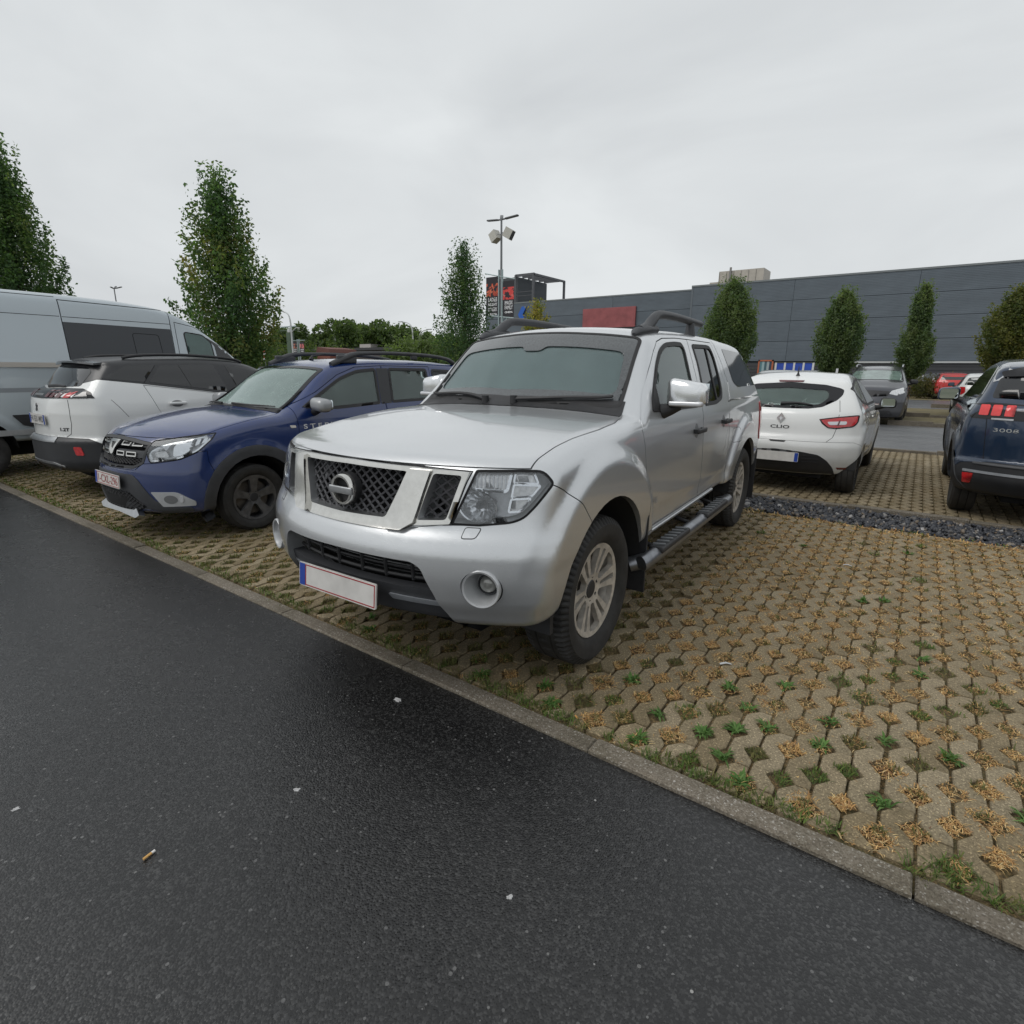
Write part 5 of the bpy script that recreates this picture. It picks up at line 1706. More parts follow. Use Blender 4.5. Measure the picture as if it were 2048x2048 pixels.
def build_truck():
    R = 0.393
    sh = Shape(
        T=[(-4.4, 1.00), (-3.99, 1.22), (-3.93, 1.33), (-3.50, 1.735), (-3.40, 1.765), (-3.0, 1.79), (-2.4, 1.81), (-1.8, 1.812), (-1.3, 1.80), (-1.0, 1.775),
           (-.88, 1.745), (-.80, 1.688), (-.42, 1.332), (-.36, 1.288), (-.25, 1.275), (0, 1.258), (.3, 1.225), (.55, 1.185), (.72, 1.148), (.80, 1.115), (1.1, .95)],
        S=[(.30, .80), (.42, .845), (.52, .872), (.60, .882), (.66, .885), (.72, .893), (.90, .898), (1.06, .893), (1.18, .878), (1.27, .850), (1.45, .785), (1.70, .692), (1.85, .63)],
        P=[(-4.5, -.05), (-4.0, -.02), (-3.0, 0), (0, 0), (.4, 0), (1.0, -.005)],
        Fr=[(.20, .80), (.40, .845), (.46, .875), (.55, .925), (.66, .940), (.74, .936), (.80, .915), (.86, .880), (.92, .862), (1.0, .845), (1.09, .822), (1.13, .805), (1.3, .74)],
        Re=[(.2, -4.0), (.55, -4.05), (1.0, -4.06), (1.3, -4.04), (1.9, -4.0)],
        B=[(-4.5, .58), (-3.6, .55), (-2.2, .545), (-.5, .52), (.4, .44), (.6, .40), (1.1, .40)],
        sw=(.30, .9, 2.2), swr=(.10, .9, 3.0),
        crown=[(-4.4, .07), (-1.0, .10), (-.45, .05), (-.2, .035), (1.0, .05)], kf=.20, kr=.06, xm=-2.2,
        rt=[(-4.4, .05), (-2.7, .06), (-.9, .07), (-.4, .07), (-.2, .10), (.9, .12)], rf=.07, rr=.06, rb=.05,
        flares=[(-.02, .41, .49, .70, .036), (-3.12, .41, .49, .68, .036)], z=(.34, 1.90))
    c = Car('pickup_truck', 'silver double cab pickup with hardtop canopy, roof bars and chrome grille, parked nearest the camera', 'pickup truck',
            (0, 0, 0), -PI / 2 + .0351, sh, M['silver'], 0.02)
    root = c.root
    c.wells([(-.02, .41, .485), (-3.12, .41, .485)], .48)
    c.cavity(-2.42, -.42, .62, .06)
    # --- windows
    wsp = rnd([(.715, 1.255), (.35, 1.200), (0, 1.185), (-.35, 1.200), (-.715, 1.255), (-.650, 1.838), (-.3, 1.812), (0, 1.806), (.3, 1.812), (.650, 1.838)],
              [.04, 0, 0, 0, .04, .04, 0, 0, 0, .04])
    c.hole(WS, grow(wsp, -.016), .45, 1.16)
    fw = rnd([(-.70, 1.272), (-.735, 1.335), (-.97, 1.545), (-1.10, 1.630), (-1.24, 1.675), (-1.45, 1.690), (-1.60, 1.690), (-1.640, 1.650), (-1.605, 1.45), (-1.60, 1.255), (-1.1, 1.262)],
             [.02, .02, .05, .05, .05, .05, .05, .04, .05, .02, 0])
    rw = rnd([(-1.80, 1.255), (-1.835, 1.41), (-1.87, 1.55), (-1.855, 1.690), (-2.25, 1.698), (-2.35, 1.690), (-2.395, 1.62), (-2.40, 1.49), (-2.38, 1.36), (-2.30, 1.285), (-2.10, 1.255)],
             [.02, .04, .04, .03, .03, .05, .05, .05, .05, .05, .05])
    for v in 'LR':
        c.hole(v, grow(fw, -.005), .35, 1.2); c.hole(v, grow(rw, -.005), .35, 1.2)
    cw = rnd([(-2.73, 1.690), (-3.47, 1.672), (-3.70, 1.50), (-3.84, 1.365), (-2.95, 1.362), (-2.82, 1.41), (-2.80, 1.53)], [.02, .03, .03, .03, .04, .04, .03])
    # --- openings at the front
    low = rnd(sym([(0, .722), (.41, .715), (.455, .69), (.505, .57), (.545, .40), (.56, .30)]), 0.02)
    c.hole('F', low, .60, 1.3)
    gr_out = rnd(sym([(0, 1.106), (.36, 1.103), (.600, 1.093), (.548, .874), (.385, .857), (.345, .838), (.27, .832), (0, .830)]), .006)
    c.hole('F', gr_out, .66, 1.3)
    oa = math.radians(35)
    ob = lambda x, y: -x * math.sin(oa) + y * math.cos(oa)
    HV = {1: oblique(35), -1: oblique(-35)}
    hl = rnd([(ob(x, y), z) for x, y, z in ((.693, .62, 1.096), (.789, .556, .874), (.73, .66, .874), (.661, .778, .889), (.628, .813, .907), (.599, .846, .949), (.530, .902, 1.046), (.555, .865, 1.098), (.598, .79, 1.101))],
             [.01, .01, 0, .03, .03, .03, .02, .03, .0])
    for sg in (1, -1):
        c.hole(HV[sg], hl if sg > 0 else flip(hl), .78, 1.4)
    fogc = (.695, .617)
    for sg in (1, -1):
        c.hole('F', circ((fogc[0] * sg, fogc[1]), .080), .64, 1.3)
    # --- panels
    hood = [(1.05, .0), (1.05, .795), (.62, .802), (.50, .800), (.35, .792), (.20, .796), (.08, .806), (-.05, .815), (-.25, .81), (-.415, .775), (-.40, .60), (-.365, .30), (-.350, 0)]
    hood = hood + [(x, -y) for x, y in hood[::-1] if abs(y) > 1e-6]
    c.panel('hood', 'T', hood, 1.108, 1.45, .006)
    bump = [(1.25, .25), (-.05, .25), (.235, .83), (.327, .925), (.44, 1.005), (.52, 1.043), (.60, .950), (.63, .908), (.67, .886), (.79, .870), (.83, .852), (.86, .836), (1.25, .826)]
    c.panel('front_bumper', ((1, 0, 0), (0, 0, 1), (0, 1, 0)), bump, -1.3, 1.3, .005)
    fd = [(-.478, 1.185), (-.505, 1.09), (-.535, .92), (-.552, .75), (-.56, .575), (-1.695, .585), (-1.695, .736), (-1.670, .945), (-1.66, 1.10), (-1.70, 1.25), (-1.745, 1.45), (-1.765, 1.726),
          (-1.5, 1.722), (-1.23, 1.708), (-1.10, 1.682), (-.985, 1.620), (-.83, 1.510), (-.66, 1.372), (-.545, 1.255)]
    rd = [(-1.70, .585), (-2.11, .590), (-2.22, .70), (-2.34, .88), (-2.42, 1.07), (-2.49, 1.25), (-2.52, 1.41), (-2.48, 1.60), (-2.42, 1.728), (-1.77, 1.726), (-1.75, 1.45), (-1.705, 1.25), (-1.665, 1.10), (-1.675, .945), (-1.70, .736)]
    doors = {}
    for v, y0 in (('L', .5), ('R', .5)):
        doors[v, 0] = c.panel('front_door', v, fd, y0, 1.2, .006)
        doors[v, 1] = c.panel('rear_door', v, rd, y0, 1.2, .006)
    SIDE = ((1, 0, 0), (0, 0, 1), (0, 1, 0))
    can = [(-2.48, 2.0), (-2.492, 1.745), (-2.590, 1.58), (-2.642, 1.41), (-2.565, 1.264), (-4.4, 1.270), (-4.4, 2.0)]
    cn = c.panel('canopy', SIDE, can, -1.3, 1.3, .010)
    bed = [(-2.462, 1.256), (-2.462, .2), (-4.4, .2), (-4.4, 1.260)]
    bd = c.panel('cargo_bed', SIDE, bed, -1.3, 1.3, .010)
    c.finish('cab')
    # --- glass
    w = c.on('windscreen', 'glass_ws', WS, grow(wsp, -.004), -.004, .004, g=.08)
    inner = rnd([(.670, 1.335), (0, 1.280), (-.670, 1.335), (-.605, 1.690), (-.09, 1.668), (-.06, 1.625), (.06, 1.625), (.09, 1.668), (.605, 1.690)], [.08, 0, .08, .05, .02, .03, .03, .02, .05])
    c.on('windscreen_frit', 'frit', WS, grow(wsp, .004), .003, .004, [inner], g=.037, parent=w)
    c.on('windscreen_seal', 'seal', WS, grow(wsp, .012), .005, .010, [grow(wsp, -.008)], g=.06, parent=w)
    for v in 'LR':
        d = doors[v, 0]
        c.pane(v, fw, 'glass_side', .022).parent = d
        sail = rnd([(-.70, 1.272), (-.735, 1.335), (-.85, 1.44), (-.83, 1.26)], .01)
        c.on('mirror_sail', 'plastic', v, sail, .006, .01, parent=d)
        q = c.pane(v, rw, 'glass_dark', .022); q.parent = doors[v, 1]
        c.on('window_divider', 'seal', v, [(-2.20, 1.69), (-2.225, 1.69), (-2.165, 1.26), (-2.14, 1.26)], .003, .01, parent=doors[v, 1])
        cp = c.on('canopy_window', 'glass_blk', v, cw, .002, .006, g=.06, parent=cn)
        # handles
        for dd, x, z in ((doors[v, 0], -1.52, 1.095), (doors[v, 1], -2.28, 1.108)):
            sg = 1 if v == 'L' else -1
            yy = .885 * sg
            c.on('handle_recess', 'recess', v, circ((x + .02, z), .050, 20, .75, 1.0), .0015, .004, parent=dd)  # flat grey disc, the shade of the silver bowl put into its colour
            V, F = rbox((x, yy + .038 * sg, z), (.205, .022, .034), .010)
            mb = MB(); mb.add(V, F)
            mb.bx((x + .075, min(yy, yy + .03 * sg), z - .014), (x + .097, max(yy, yy + .03 * sg), z + .014)); mb.bx((x - .097, min(yy, yy + .03 * sg), z - .014), (x - .075, max(yy, yy + .03 * sg), z + .014))
            mb.build('handle', M['plastic'], dd, 50)
        # sill trim, mud flaps, tail lamp, marker, step
        sg = 1 if v == 'L' else -1
        MB().tube([(x, .874 * sg, z) for x, z in ((-.55, .535), (-1.2, .545), (-2.14, .560))], .013, 8).build('sill_trim', M['satin'], root, 60)
        c.on('tail_light', 'redlens', v, rnd([(-3.80, 1.20), (-3.99, 1.20), (-4.00, .84), (-3.90, .80), (-3.84, .90)], .02), .008, .02, parent=bd)
        for x0, x1 in ((-.55, -.49), (-3.66, -3.60)):
            MB().box((x0, .80 * sg, .47), (.018, .25, .52)).build('mud_flap', M['plastic'], root)
        st = MB()
        P = [(-.46, .86, .40), (-.50, .93, .425), (-.58, .95, .432), (-2.30, .95, .432), (-2.37, .93, .425), (-2.40, .86, .40)]
        st.tube([(x, y * sg, z) for x, y, z in bez(P, 5)], .045, 14)
        so = st.build('side_step', M['stepmetal'], root, 50)
        for x0, x1 in ((-1.17, -.62), (-2.20, -1.60)):
            pd = MB(); V, F = rbox(((x0 + x1) / 2, .955 * sg, .462), (x1 - x0, .095, .040), .015); pd.add(V, F)
            pd.build('step_pad', M['plastic'], so, 50)
            for k in range(7):
                x = x0 + .06 + (x1 - x0 - .12) * k / 6
                MB().box((x, .955 * sg, .485), (.022, .075, .010), rz=.35 * sg).build('step_rib', M['steprib'], so)
        for x in (-.75, -1.45, -2.15):
            MB().tube([(x, .70 * sg, .50), (x, .85 * sg, .45), (x, .94 * sg, .43)], .016, 8).build('step_bracket', M['plastic'], so, 50)
        # door mirror
        mm = MB()
        V, F = rbox((0, 0, 0), (.11, .235, .165), .045)
        V = V.copy(); V[:, 0] += .05 * (1 - (V[:, 1] / .12) ** 2) * (V[:, 0] > 0) - .03 * (V[:, 1] * sg > .03) * (V[:, 1] * sg)
        V[:, 2] -= .02 * (V[:, 1] * sg / .12) * (V[:, 2] > 0)
        V = V + np.array([-.90, .985 * sg, 1.365])
        top = V.copy(); top[:, 2] = np.maximum(top[:, 2], 1.318)
        mo = MB().add(top, F).build('door_mirror', M['mirrorcap'], root, 60)
        bot = V.copy(); bot[:, 2] = np.minimum(bot[:, 2], 1.318); bot[:, :2] = (bot[:, :2] - [-.90, .985 * sg]) * .985 + [-.90, .985 * sg]; bot[:, 2] += .022 * (bot[:, 1] * sg - .90).clip(0) / .2
        MB().add(bot, F).build('mirror_base', M['plastic'], mo, 60)
        V2, F2 = rbox((-.845, .995 * sg, 1.314), (.07, .195, .030), .012)
        MB().add(V2, F2).build('indicator', M['lampin'], mo, 60)
        MB().tube([(-.86, .84 * sg, 1.26), (-.88, .89 * sg, 1.275), (-.90, .94 * sg, 1.30)], [.05, .038, .03], 10).build('mirror_arm', M['plastic'], mo, 50)
        MB().box((-.962, .995 * sg, 1.37), (.006, .19, .12)).build('mirror_glass', M['mirror'], mo)
        # roof bar
        rp = bez([(-1.04, .60, 1.745), (-1.17, .60, 1.775), (-1.30, .60, 1.845), (-1.42, .60, 1.872), (-1.8, .60, 1.880), (-2.36, .60, 1.872)], 5)
        rr_ = np.interp(rp[:, 0], [-2.4, -1.36, -1.25, -1.0], [.026, .030, .036, .036])
        rb_ = MB().tube([(x, y * sg, z) for x, y, z in rp], rr_, 12).build('roof_bar', M['gplastic'], root, 60)
        ft = MB(); ft.tube([(-.955, .60 * sg, 1.722), (-1.0, .60 * sg, 1.738), (-1.12, .60 * sg, 1.756), (-1.30, .60 * sg, 1.768)], [.012, .038, .050, .040], 12, flat=.7)
        ft.build('bar_foot', M['gplastic'], rb_, 60)
        MB().tube([(-2.10, .60 * sg, 1.75), (-2.10, .60 * sg, 1.865)], [.045, .03], 10).build('bar_foot', M['gplastic'], rb_, 60)
    # --- grille
    gbase = c.on('grille', 'void', 'F', grow(gr_out, -.004), -.150, .01, g=.08)
    def fflat(uv):
        P = face(uv, 0.0); e = 1e-3
        du = face(uv + [e, 0], 0.0) - P; dv = face(uv + [0, e], 0.0) - P
        N = np.cross(du, dv); return P, N / np.linalg.norm(N, axis=1)[:, None]
    def face(uv, x):
        a, w0, n = sh.sw
        return np.stack([sh.Fr(uv[:, 1]) - a * (np.abs(uv[:, 0]) / w0) ** n + x, uv[:, 0], uv[:, 1]], 1)
    main = rnd(sym([(0, 1.086), (.337, 1.081), (.250, .880), (0, .874)]), .016)
    port = rnd([(.455, 1.080), (.572, 1.076), (.528, .893), (.405, .884)], .014)
    c.on('grille_surround', 'chrome', 'F', grow(gr_out, -.003), .010, .030, [main, port, flip(port)], g=.035, parent=gbase, flat=fflat)
    vee = [(.350, 1.095), (.450, 1.093), (.402, .878), (.350, .842), (.262, .842)]
    for p in (vee, flip(vee)):
        c.on('grille_strut', 'chrome', 'F', rnd(p, .006), .030, .035, g=.05, parent=gbase, flat=fflat)
    for area, nm in ((main, 'grille_mesh'), (port, 'grille_mesh'), (flip(port), 'grille_mesh')):
        A = np.asarray(area); mb = MB()
        lo, hi = A.min(0), A.max(0); pitch = .052
        for sgn in (1, -1):
            for k in np.arange(-30, 31):
                t = np.linspace(-.6, .6, 241)
                L = np.stack([k * pitch + t, .98 + sgn * t * .80], 1)
                ok = inside(L, grow(A, .006))
                runs = np.split(np.arange(len(t)), np.nonzero(np.diff(ok.astype(int)))[0] + 1)
                for r in runs:
                    if len(r) > 2 and ok[r[0]]:
                        P = face(L[r[[0, len(r) // 2, -1]]], -.028)
                        mb.tube(P, .0056, 5)
        mb.build(nm, M['meshplastic'], gbase, 60)
    # walls of the grille openings
    for area in (main, port, flip(port)):
        A = dense(area, .05); m = len(A)
        P0 = face(A, .012); P1 = face(grow(A, -.012), -.075)
        MB().add(np.concatenate([P0, P1]), [(i, (i+1) % m, (i+1) % m + m, i + m) for i in range(m)]).build('grille_reveal', M['satin'], gbase, 40)
    # emblem: ring with a plain bar
    ex = float(sh.Fr(np.array([.973]))[0]) + .020
    em = MB().lathe([(.053, -.012), (.053, .010), (.057, .018), (.066, .018), (.071, .010), (.071, -.012)], 40, 'x', (ex, 0, .973), closed=True).build('emblem', M['chrome'], gbase, 40)
    mb = MB(); V, F = rbox((ex + .016, 0, .973), (.016, .150, .034), .006); mb.add(V, F); mb.build('emblem_bar', M['satin'], em, 50)
    MB().cyl((ex - .045, 0, .973), (ex - .012, 0, .973), .075, 32).build('emblem_seat', M['plastic'], em, 40)
    # --- headlights
    for sg in (1, -1):
        hv = HV[sg]
        m_ = (lambda L: L) if sg > 0 else (lambda L: flip(L))
        P = np.array(m_(hl))
        hb = c.on('headlight', 'lens', hv, grow(P, -.006), .001, .003, g=.03)
        c.on('lamp_surround', 'void', hv, grow(P, .002), .0015, .010, [grow(P, -.007)], g=.05, parent=hb)
        put('lamp_back', M['lampdark'], hb, [slab(sh, hv, grow(P, -.004), -.095, .02, (), .05)])
        H = lambda L: [(ob(.80 - .24 * ((y - .55) / .36) ** 1.6, y), z) for y, z in L]       # (y, z) on the lamp face
        top_b = m_(rnd(H([(.640, 1.085), (.622, 1.022), (.770, 1.014), (.785, 1.086)]), .012))
        put('indicator', M['indic'], hb, [slab(sh, hv, top_b, -.030, .03, (), .03)])
        put('indicator_frame', M['reflector'], hb, [slab(sh, hv, grow(top_b, .009), -.022, .03, [grow(top_b, -.004)], .03)])
        A = np.array(top_b)
        for k in range(9):
            u_ = A[:, 0].min() + .03 + (np.ptp(A[:, 0]) - .05) * k / 8
            q = sh.project([(u_, 1.078), (u_, 1.026)], hv); q = q - np.array(hv[2]) * .022
            MB().tube(np.array([q[0], q.mean(0), q[1]]), .0028, 4).build('indicator_rib', M['lampin'], hb)
        low_c = m_(H([(.672, .948)]))[0]
        c0 = sh.project([low_c], hv)[0]
        ax = np.array([.97, .24 * sg, 0]); ax /= np.linalg.norm(ax); e1 = np.array([-ax[1], ax[0], 0]); e2 = np.array([0, 0, 1.0])
        cen = c0 - np.array(hv[2]) * .022
        rings = [(.086, .008), (.080, .004), (.074, -.018), (.060, -.040), (.038, -.055), (.016, -.060)]
        n = 36; V = []
        for r, d in rings:
            for i in range(n):
                a = 2 * PI * i / n
                fac = 1.0 + (.13 if (i // 2) % 2 else -.04) * (1 if .02 < r < .079 else 0)
                V.append(cen + ax * d + (e1 * math.cos(a) * r * 1.02 + e2 * math.sin(a) * r * .80) * fac)
        MB().add(V, [(a*n+i, a*n+(i+1) % n, (a+1)*n+(i+1) % n, (a+1)*n+i) for a in range(len(rings)-1) for i in range(n)]).build('reflector_bowl', M['reflector'], hb, 20)
        MB().tube([cen - ax * .055, cen - ax * .02, cen + ax * .006], [.018, .018, .010], 12).build('bulb', M['gplastic'], hb, 40)
        for q in ([(.800, 1.085), (.795, 1.050), (.868, 1.046), (.856, 1.086)], [(.795, 1.040), (.788, .990), (.850, .998), (.874, 1.036)], [(.786, .980), (.778, .930), (.812, .934), (.845, .985)]):
            q = m_(rnd(H(q), .006))
            put('marker_lamp', M['indic'], hb, [slab(sh, hv, q, -.026, .03, (), .03)])
            put('marker_frame', M['reflector'], hb, [slab(sh, hv, grow(q, .006), -.018, .03, [grow(q, -.003)], .03)])
        # fog lamp
        f0 = sh.project([(fogc[0] * sg, fogc[1])], 'F')[0]; nn = sh.normal(f0[None])[0]
        ax = np.array([.95, .31 * sg, 0.0]); ax /= np.linalg.norm(ax); e1 = np.array([-ax[1], ax[0], 0])
        def ringmesh(rings, nm, mat, par, n=32):
            V = []
            for r, d, dy in rings:
                for i in range(n):
                    a = 2 * PI * i / n
                    V.append(f0 + ax * d + e1 * (math.cos(a) * r * 1.02 + dy) + e2 * math.sin(a) * r)
            F = [(a*n+i, a*n+(i+1) % n, (a+1)*n+(i+1) % n, (a+1)*n+i) for a in range(len(rings)-1) for i in range(n)]
            F.append(tuple(range((len(rings)-1)*n, len(rings)*n)))
            return MB().add(V, F).build(nm, mat, par, 40)
        fg = ringmesh([(.083, -.02, 0), (.084, .004, 0), (.080, .010, 0), (.072, .008, 0), (.066, -.008, 0), (.050, -.075, .010 * sg), (.042, -.078, .012 * sg)], 'fog_light', M['satinpaint'], root)
        ringmesh([(.040, -.070, .012 * sg), (.037, -.058, .012 * sg), (.030, -.050, .012 * sg), (.016, -.044, .012 * sg), (.004, -.043, .012 * sg)], 'fog_lens', M['foglens'], fg)
        ringmesh([(.046, -.072, .012 * sg), (.046, -.060, .012 * sg), (.041, -.060, .012 * sg), (.041, -.080, .012 * sg)], 'fog_ring', M['gplastic'], fg)
        # headlight washer flap
        wf = rnd([(.605, .866), (.668, .866), (.655, .824), (.600, .822)], .012); wf = wf if sg > 0 else np.array(flip(wf))
        c.on('washer_flap', c.pm, 'F', grow(wf, -.002), .002, .006, g=.03)
        c.on('washer_gap', 'dplastic', 'F', grow(wf, .0015), .0006, .004, [grow(wf, -.002)], g=.03)
    # --- lower intake
    it = c.on('lower_intake', 'void', 'F', grow(low, -.003)[:], -.20, .01, g=.1)
    c.on('valance', 'gplastic', 'F', rnd(sym([(0, .585), (.495, .585), (.535, .44), (.50, .425), (0, .425)]), .015), -.030, .06, g=.06)
    c.on('valance_strip', 'satin2', 'F', rnd([(.26, .535), (.505, .528), (.512, .500), (.27, .505)], .006), -.024, .02, g=.06)
    c.on('valance_strip', 'satin2', 'F', rnd(flip([(.26, .535), (.505, .528), (.512, .500), (.27, .505)]), .006), -.024, .02, g=.06)
    bars = MB()
    for z, r in ((.700, .008), (.655, .006), (.612, .009)):
        y = np.linspace(-.46, .46, 13)
        P = face(np.stack([y, np.full(13, z)], 1), -.085)
        bars.tube(P, r, 6)
    for y in (-.36, -.22, -.08, .08, .22, .36):
        P = face(np.array([(y, .715), (y, .66), (y, .60)]), -.080)
        bars.tube(P, .009, 6)
    bars.build('intake_bar', M['plastic'], it, 50)
    cool = MB()
    for z in np.arange(.60, .69, .017):
        y = np.linspace(-.40, .40, 9)
        cool.tube(face(np.stack([y, np.full(9, z)], 1), -.16), .004, 5)
    cool.bx((.70, .34, .60), (.72, .43, .66)); cool.bx((.70, -.43, .60), (.72, -.34, .66))
    cool.build('intercooler_fin', M['satin'], it, 50)
    # bevelled walls of the bumper opening
    A = dense(rnd(sym([(0, .722), (.41, .715), (.455, .69), (.505, .57), (.545, .42)]), .02), .04)
    m = len(A)
    MB().add(np.concatenate([face(A, -.002), face(grow(A, -.02), -.12)]), [(i, (i+1) % m, (i+1) % m + m, i + m) for i in range(m) if A[i][1] > .43]).build('opening_reveal', M['silverdull'], it, 40)
    plate(root, (.952, 0, .540), (0, 1, 0), (-.10, 0, .995), .53, .115, 'be')
    MB().box((.935, 0, .540), (.02, .50, .10)).build('plate_holder', M['plastic'], root)
    # --- cowl, wipers, cabin
    cowl = [(-.352, 0), (-.368, .30), (-.405, .60), (-.425, .76), (-.56, .735), (-.46, .40), (-.43, 0)]
    cowl = cowl + [(x, -y) for x, y in cowl[::-1] if abs(y) > 1e-6]
    c.on('cowl', 'plastic', 'T', cowl, .004, .02, g=.06)
    for pts in ([(-.395, -.13), (-.44, -.30), (-.50, -.60), (-.535, -.68)], [(-.40, .08), (-.43, .28), (-.50, .55), (-.545, .66)]):
        P = sh.project(bez(pts, 4), 'T'); P = P + sh.normal(P) * .022
        w_ = MB().tube(P, np.linspace(.013, .006, len(P)), 6).build('wiper', M['plastic'], root, 50)
        B = P + np.array([-.012, 0, .004]); MB().tube(B[2:], .006, 5).build('wiper_blade', M['rubber'], w_, 50)
        MB().cyl(P[0] - [0, 0, .03], P[0] + [0, 0, .02], .022, 10).build('wiper_pivot', M['plastic'], w_, 40)
    dash = MB(); V, F = rbox((-.72, 0, 1.10), (.36, 1.42, .24), .08); dash.add(V, F)
    V, F = rbox((-.74, .36, 1.23), (.22, .40, .10), .045); dash.add(V, F)
    dash.build('dashboard', M['trim'], root, 60)
    a = np.linspace(0, 2 * PI, 33)[:-1]
    sw_ = MB(); cc = np.array([-.93, .36, 1.18]); t1 = np.array([0, 1, 0]); t2 = np.array([-.42, 0, .907])
    P = [cc + .185 * (math.cos(x) * t1 + math.sin(x) * t2) for x in a]; sw_.tube(P + [P[0]], .016, 8, caps=False)
    for x in (.2, PI - .2, -PI / 2): sw_.tube([cc, cc + .18 * (math.cos(x) * t1 + math.sin(x) * t2)], .018, 6)
    sw_.tube([cc - [.0, 0, 0], cc + [.18, 0, -.08]], .03, 8)
    sw_.build('steering_wheel', M['trim'], root, 50)
    seats(root, [(-1.28, (.38, -.38)), (-2.02, (.38, -.38))], zb=.72)
    MB().bx((-2.40, -.72, .64), (-.45, .72, .67)).build('cabin_floor', M['trim'], root)
    mb = MB(); V, F = rbox((-.87, 0, 1.655), (.04, .22, .07), .02); mb.add(V, F); mb.build('rear_view_mirror', M['plastic'], root, 50)
    # underbody
    ub = MB(); ub.bx((-3.9, -.50, .36), (.40, .50, .56)); ub.cyl((0, -.6, .36), (0, .6, .36), .05); ub.cyl((-3.12, -.6, .36), (-3.12, .6, .36), .07)
    ub.build('chassis', M['void'], root)
    for sg in (1, -1):
        MB().bx((.44, min(.50 * sg, .86 * sg), .33), (.47, max(.50 * sg, .86 * sg), .44)).build('air_deflector', M['plastic'], root)
    # badge and fuel flap
    for v in 'LR':
        d = doors[v, 0]
        sg = 1 if v == 'L' else -1
        lettering('V6', ((-.72, 0, .742), (-sg, 0, 0), (0, 0, 1)), M['satin2'], d, .060, .075, .001, 'badge', sh, v, .004)
    ff = rnd([(-2.60, 1.02), (-2.60, .90), (-2.80, .90), (-2.80, 1.02)], .02)
    c.on('fuel_flap_gap', 'dplastic', 'L', grow(ff, .002), .0006, .004, [grow(ff, -.002)], g=.05, parent=bd)
    # wheels
    wm = wheel_meshes('truck', R, .262, .262, 'twin', 'alloy', True)
    c.wheels([(0, .765, R), (-3.2, .765, R)], wm)
    return c

def truck_mats():
    M['frit'] = simple('windscreen_frit_glass', (0.075, 0.082, 0.086), 0.09, 0, .25, 90, Coat__Weight=1.0)
    M['stepmetal'] = simple('step_tube_metal', (0.24, 0.25, 0.27), 0.3, .8, .2, 20)
    M['satinpaint'] = simple('satin_silver_plastic', (0.52, 0.53, 0.54), 0.32, .4, .05, 30)
    M['satin2'] = simple('silver_trim_plastic', (0.34, 0.36, 0.39), 0.35, .3, .1, 20)
    M['silverdull'] = simple('silver_reveal', (0.40, 0.41, 0.42), 0.4, .3, .1, 20)
    M['meshplastic'] = simple('grille_mesh_plastic', (0.075, 0.075, 0.082), 0.35, .2)
    M['recess'] = simple('recess_shade_trim_grey', (0.20, 0.205, 0.21), 0.4, .4)  # grey with the recess shade in it, shared with plain trim
    M['steprib'] = simple('step_rib_metal', (0.20, 0.21, 0.22), 0.35, .6)
    M['lampdark'] = simple('lamp_housing', (0.74, 0.75, 0.77), 0.3, .2, .1, 60)
    M['indic'] = simple('indicator_reflector', (0.70, 0.69, 0.68), 0.25, .5, .2, 60)
    M['mirrorcap'] = simple('bright_mirror_cap', (0.84, 0.85, 0.86), 0.18, .85)
    M['foglens'] = simple('fog_lamp_glass', (0.30, 0.30, 0.28), 0.06, .3, .2, 50, Coat__Weight=1.0)
truck_mats()
TRUCK = build_truck()
# ------------------------------------------------------------------ the other cars
SIDE = ((1, 0, 0), (0, 0, 1), (0, 1, 0))
def ann(x, z, r0, r1, a0, a1, n=20):
    a = np.linspace(math.radians(a0), math.radians(a1), n)
    return np.concatenate([np.stack([x + r1 * np.cos(a), z + r1 * np.sin(a)], 1), np.stack([x + r0 * np.cos(a[::-1]), z + r0 * np.sin(a[::-1])], 1)])

def mirror_pod(c, x, y, z, sg, cap, size=(.14, .20, .15), back=-1, glassmat='mirror'):
    V, F = rbox((x, y * sg, z), size, min(size) * .4)
    V = V.copy(); V[:, 2] -= .10 * (V[:, 1] * sg - y)
    m = MB().add(V, F).build('door_mirror', M[cap], c.root, 60)
    MB().tube([(x - .02, (y - .20) * sg, z - .09), (x - .01, (y - .10) * sg, z - .07), (x, (y - .04) * sg, z - .05)], [.045, .035, .03], 8).build('mirror_arm', M['plastic'], m, 50)
    g = rnd([(-size[1] * .42, -size[2] * .38), (size[1] * .42, -size[2] * .40), (size[1] * .40, size[2] * .38), (-size[1] * .38, size[2] * .40)], .03)
    MB().prism(g, ((x - size[0] / 2, y * sg, z), (0, 1, 0), (0, 0, 1), (-1, 0, 0)), -.01, .004).build('mirror_glass', M[glassmat], m)

def underside(c, xr, xf, w=.5, z=.22):
    MB().bx((xr, -w, z), (xf, w, z + .25)).build('underbody', M['void'], c.root)  # near-black box added under the body to block light

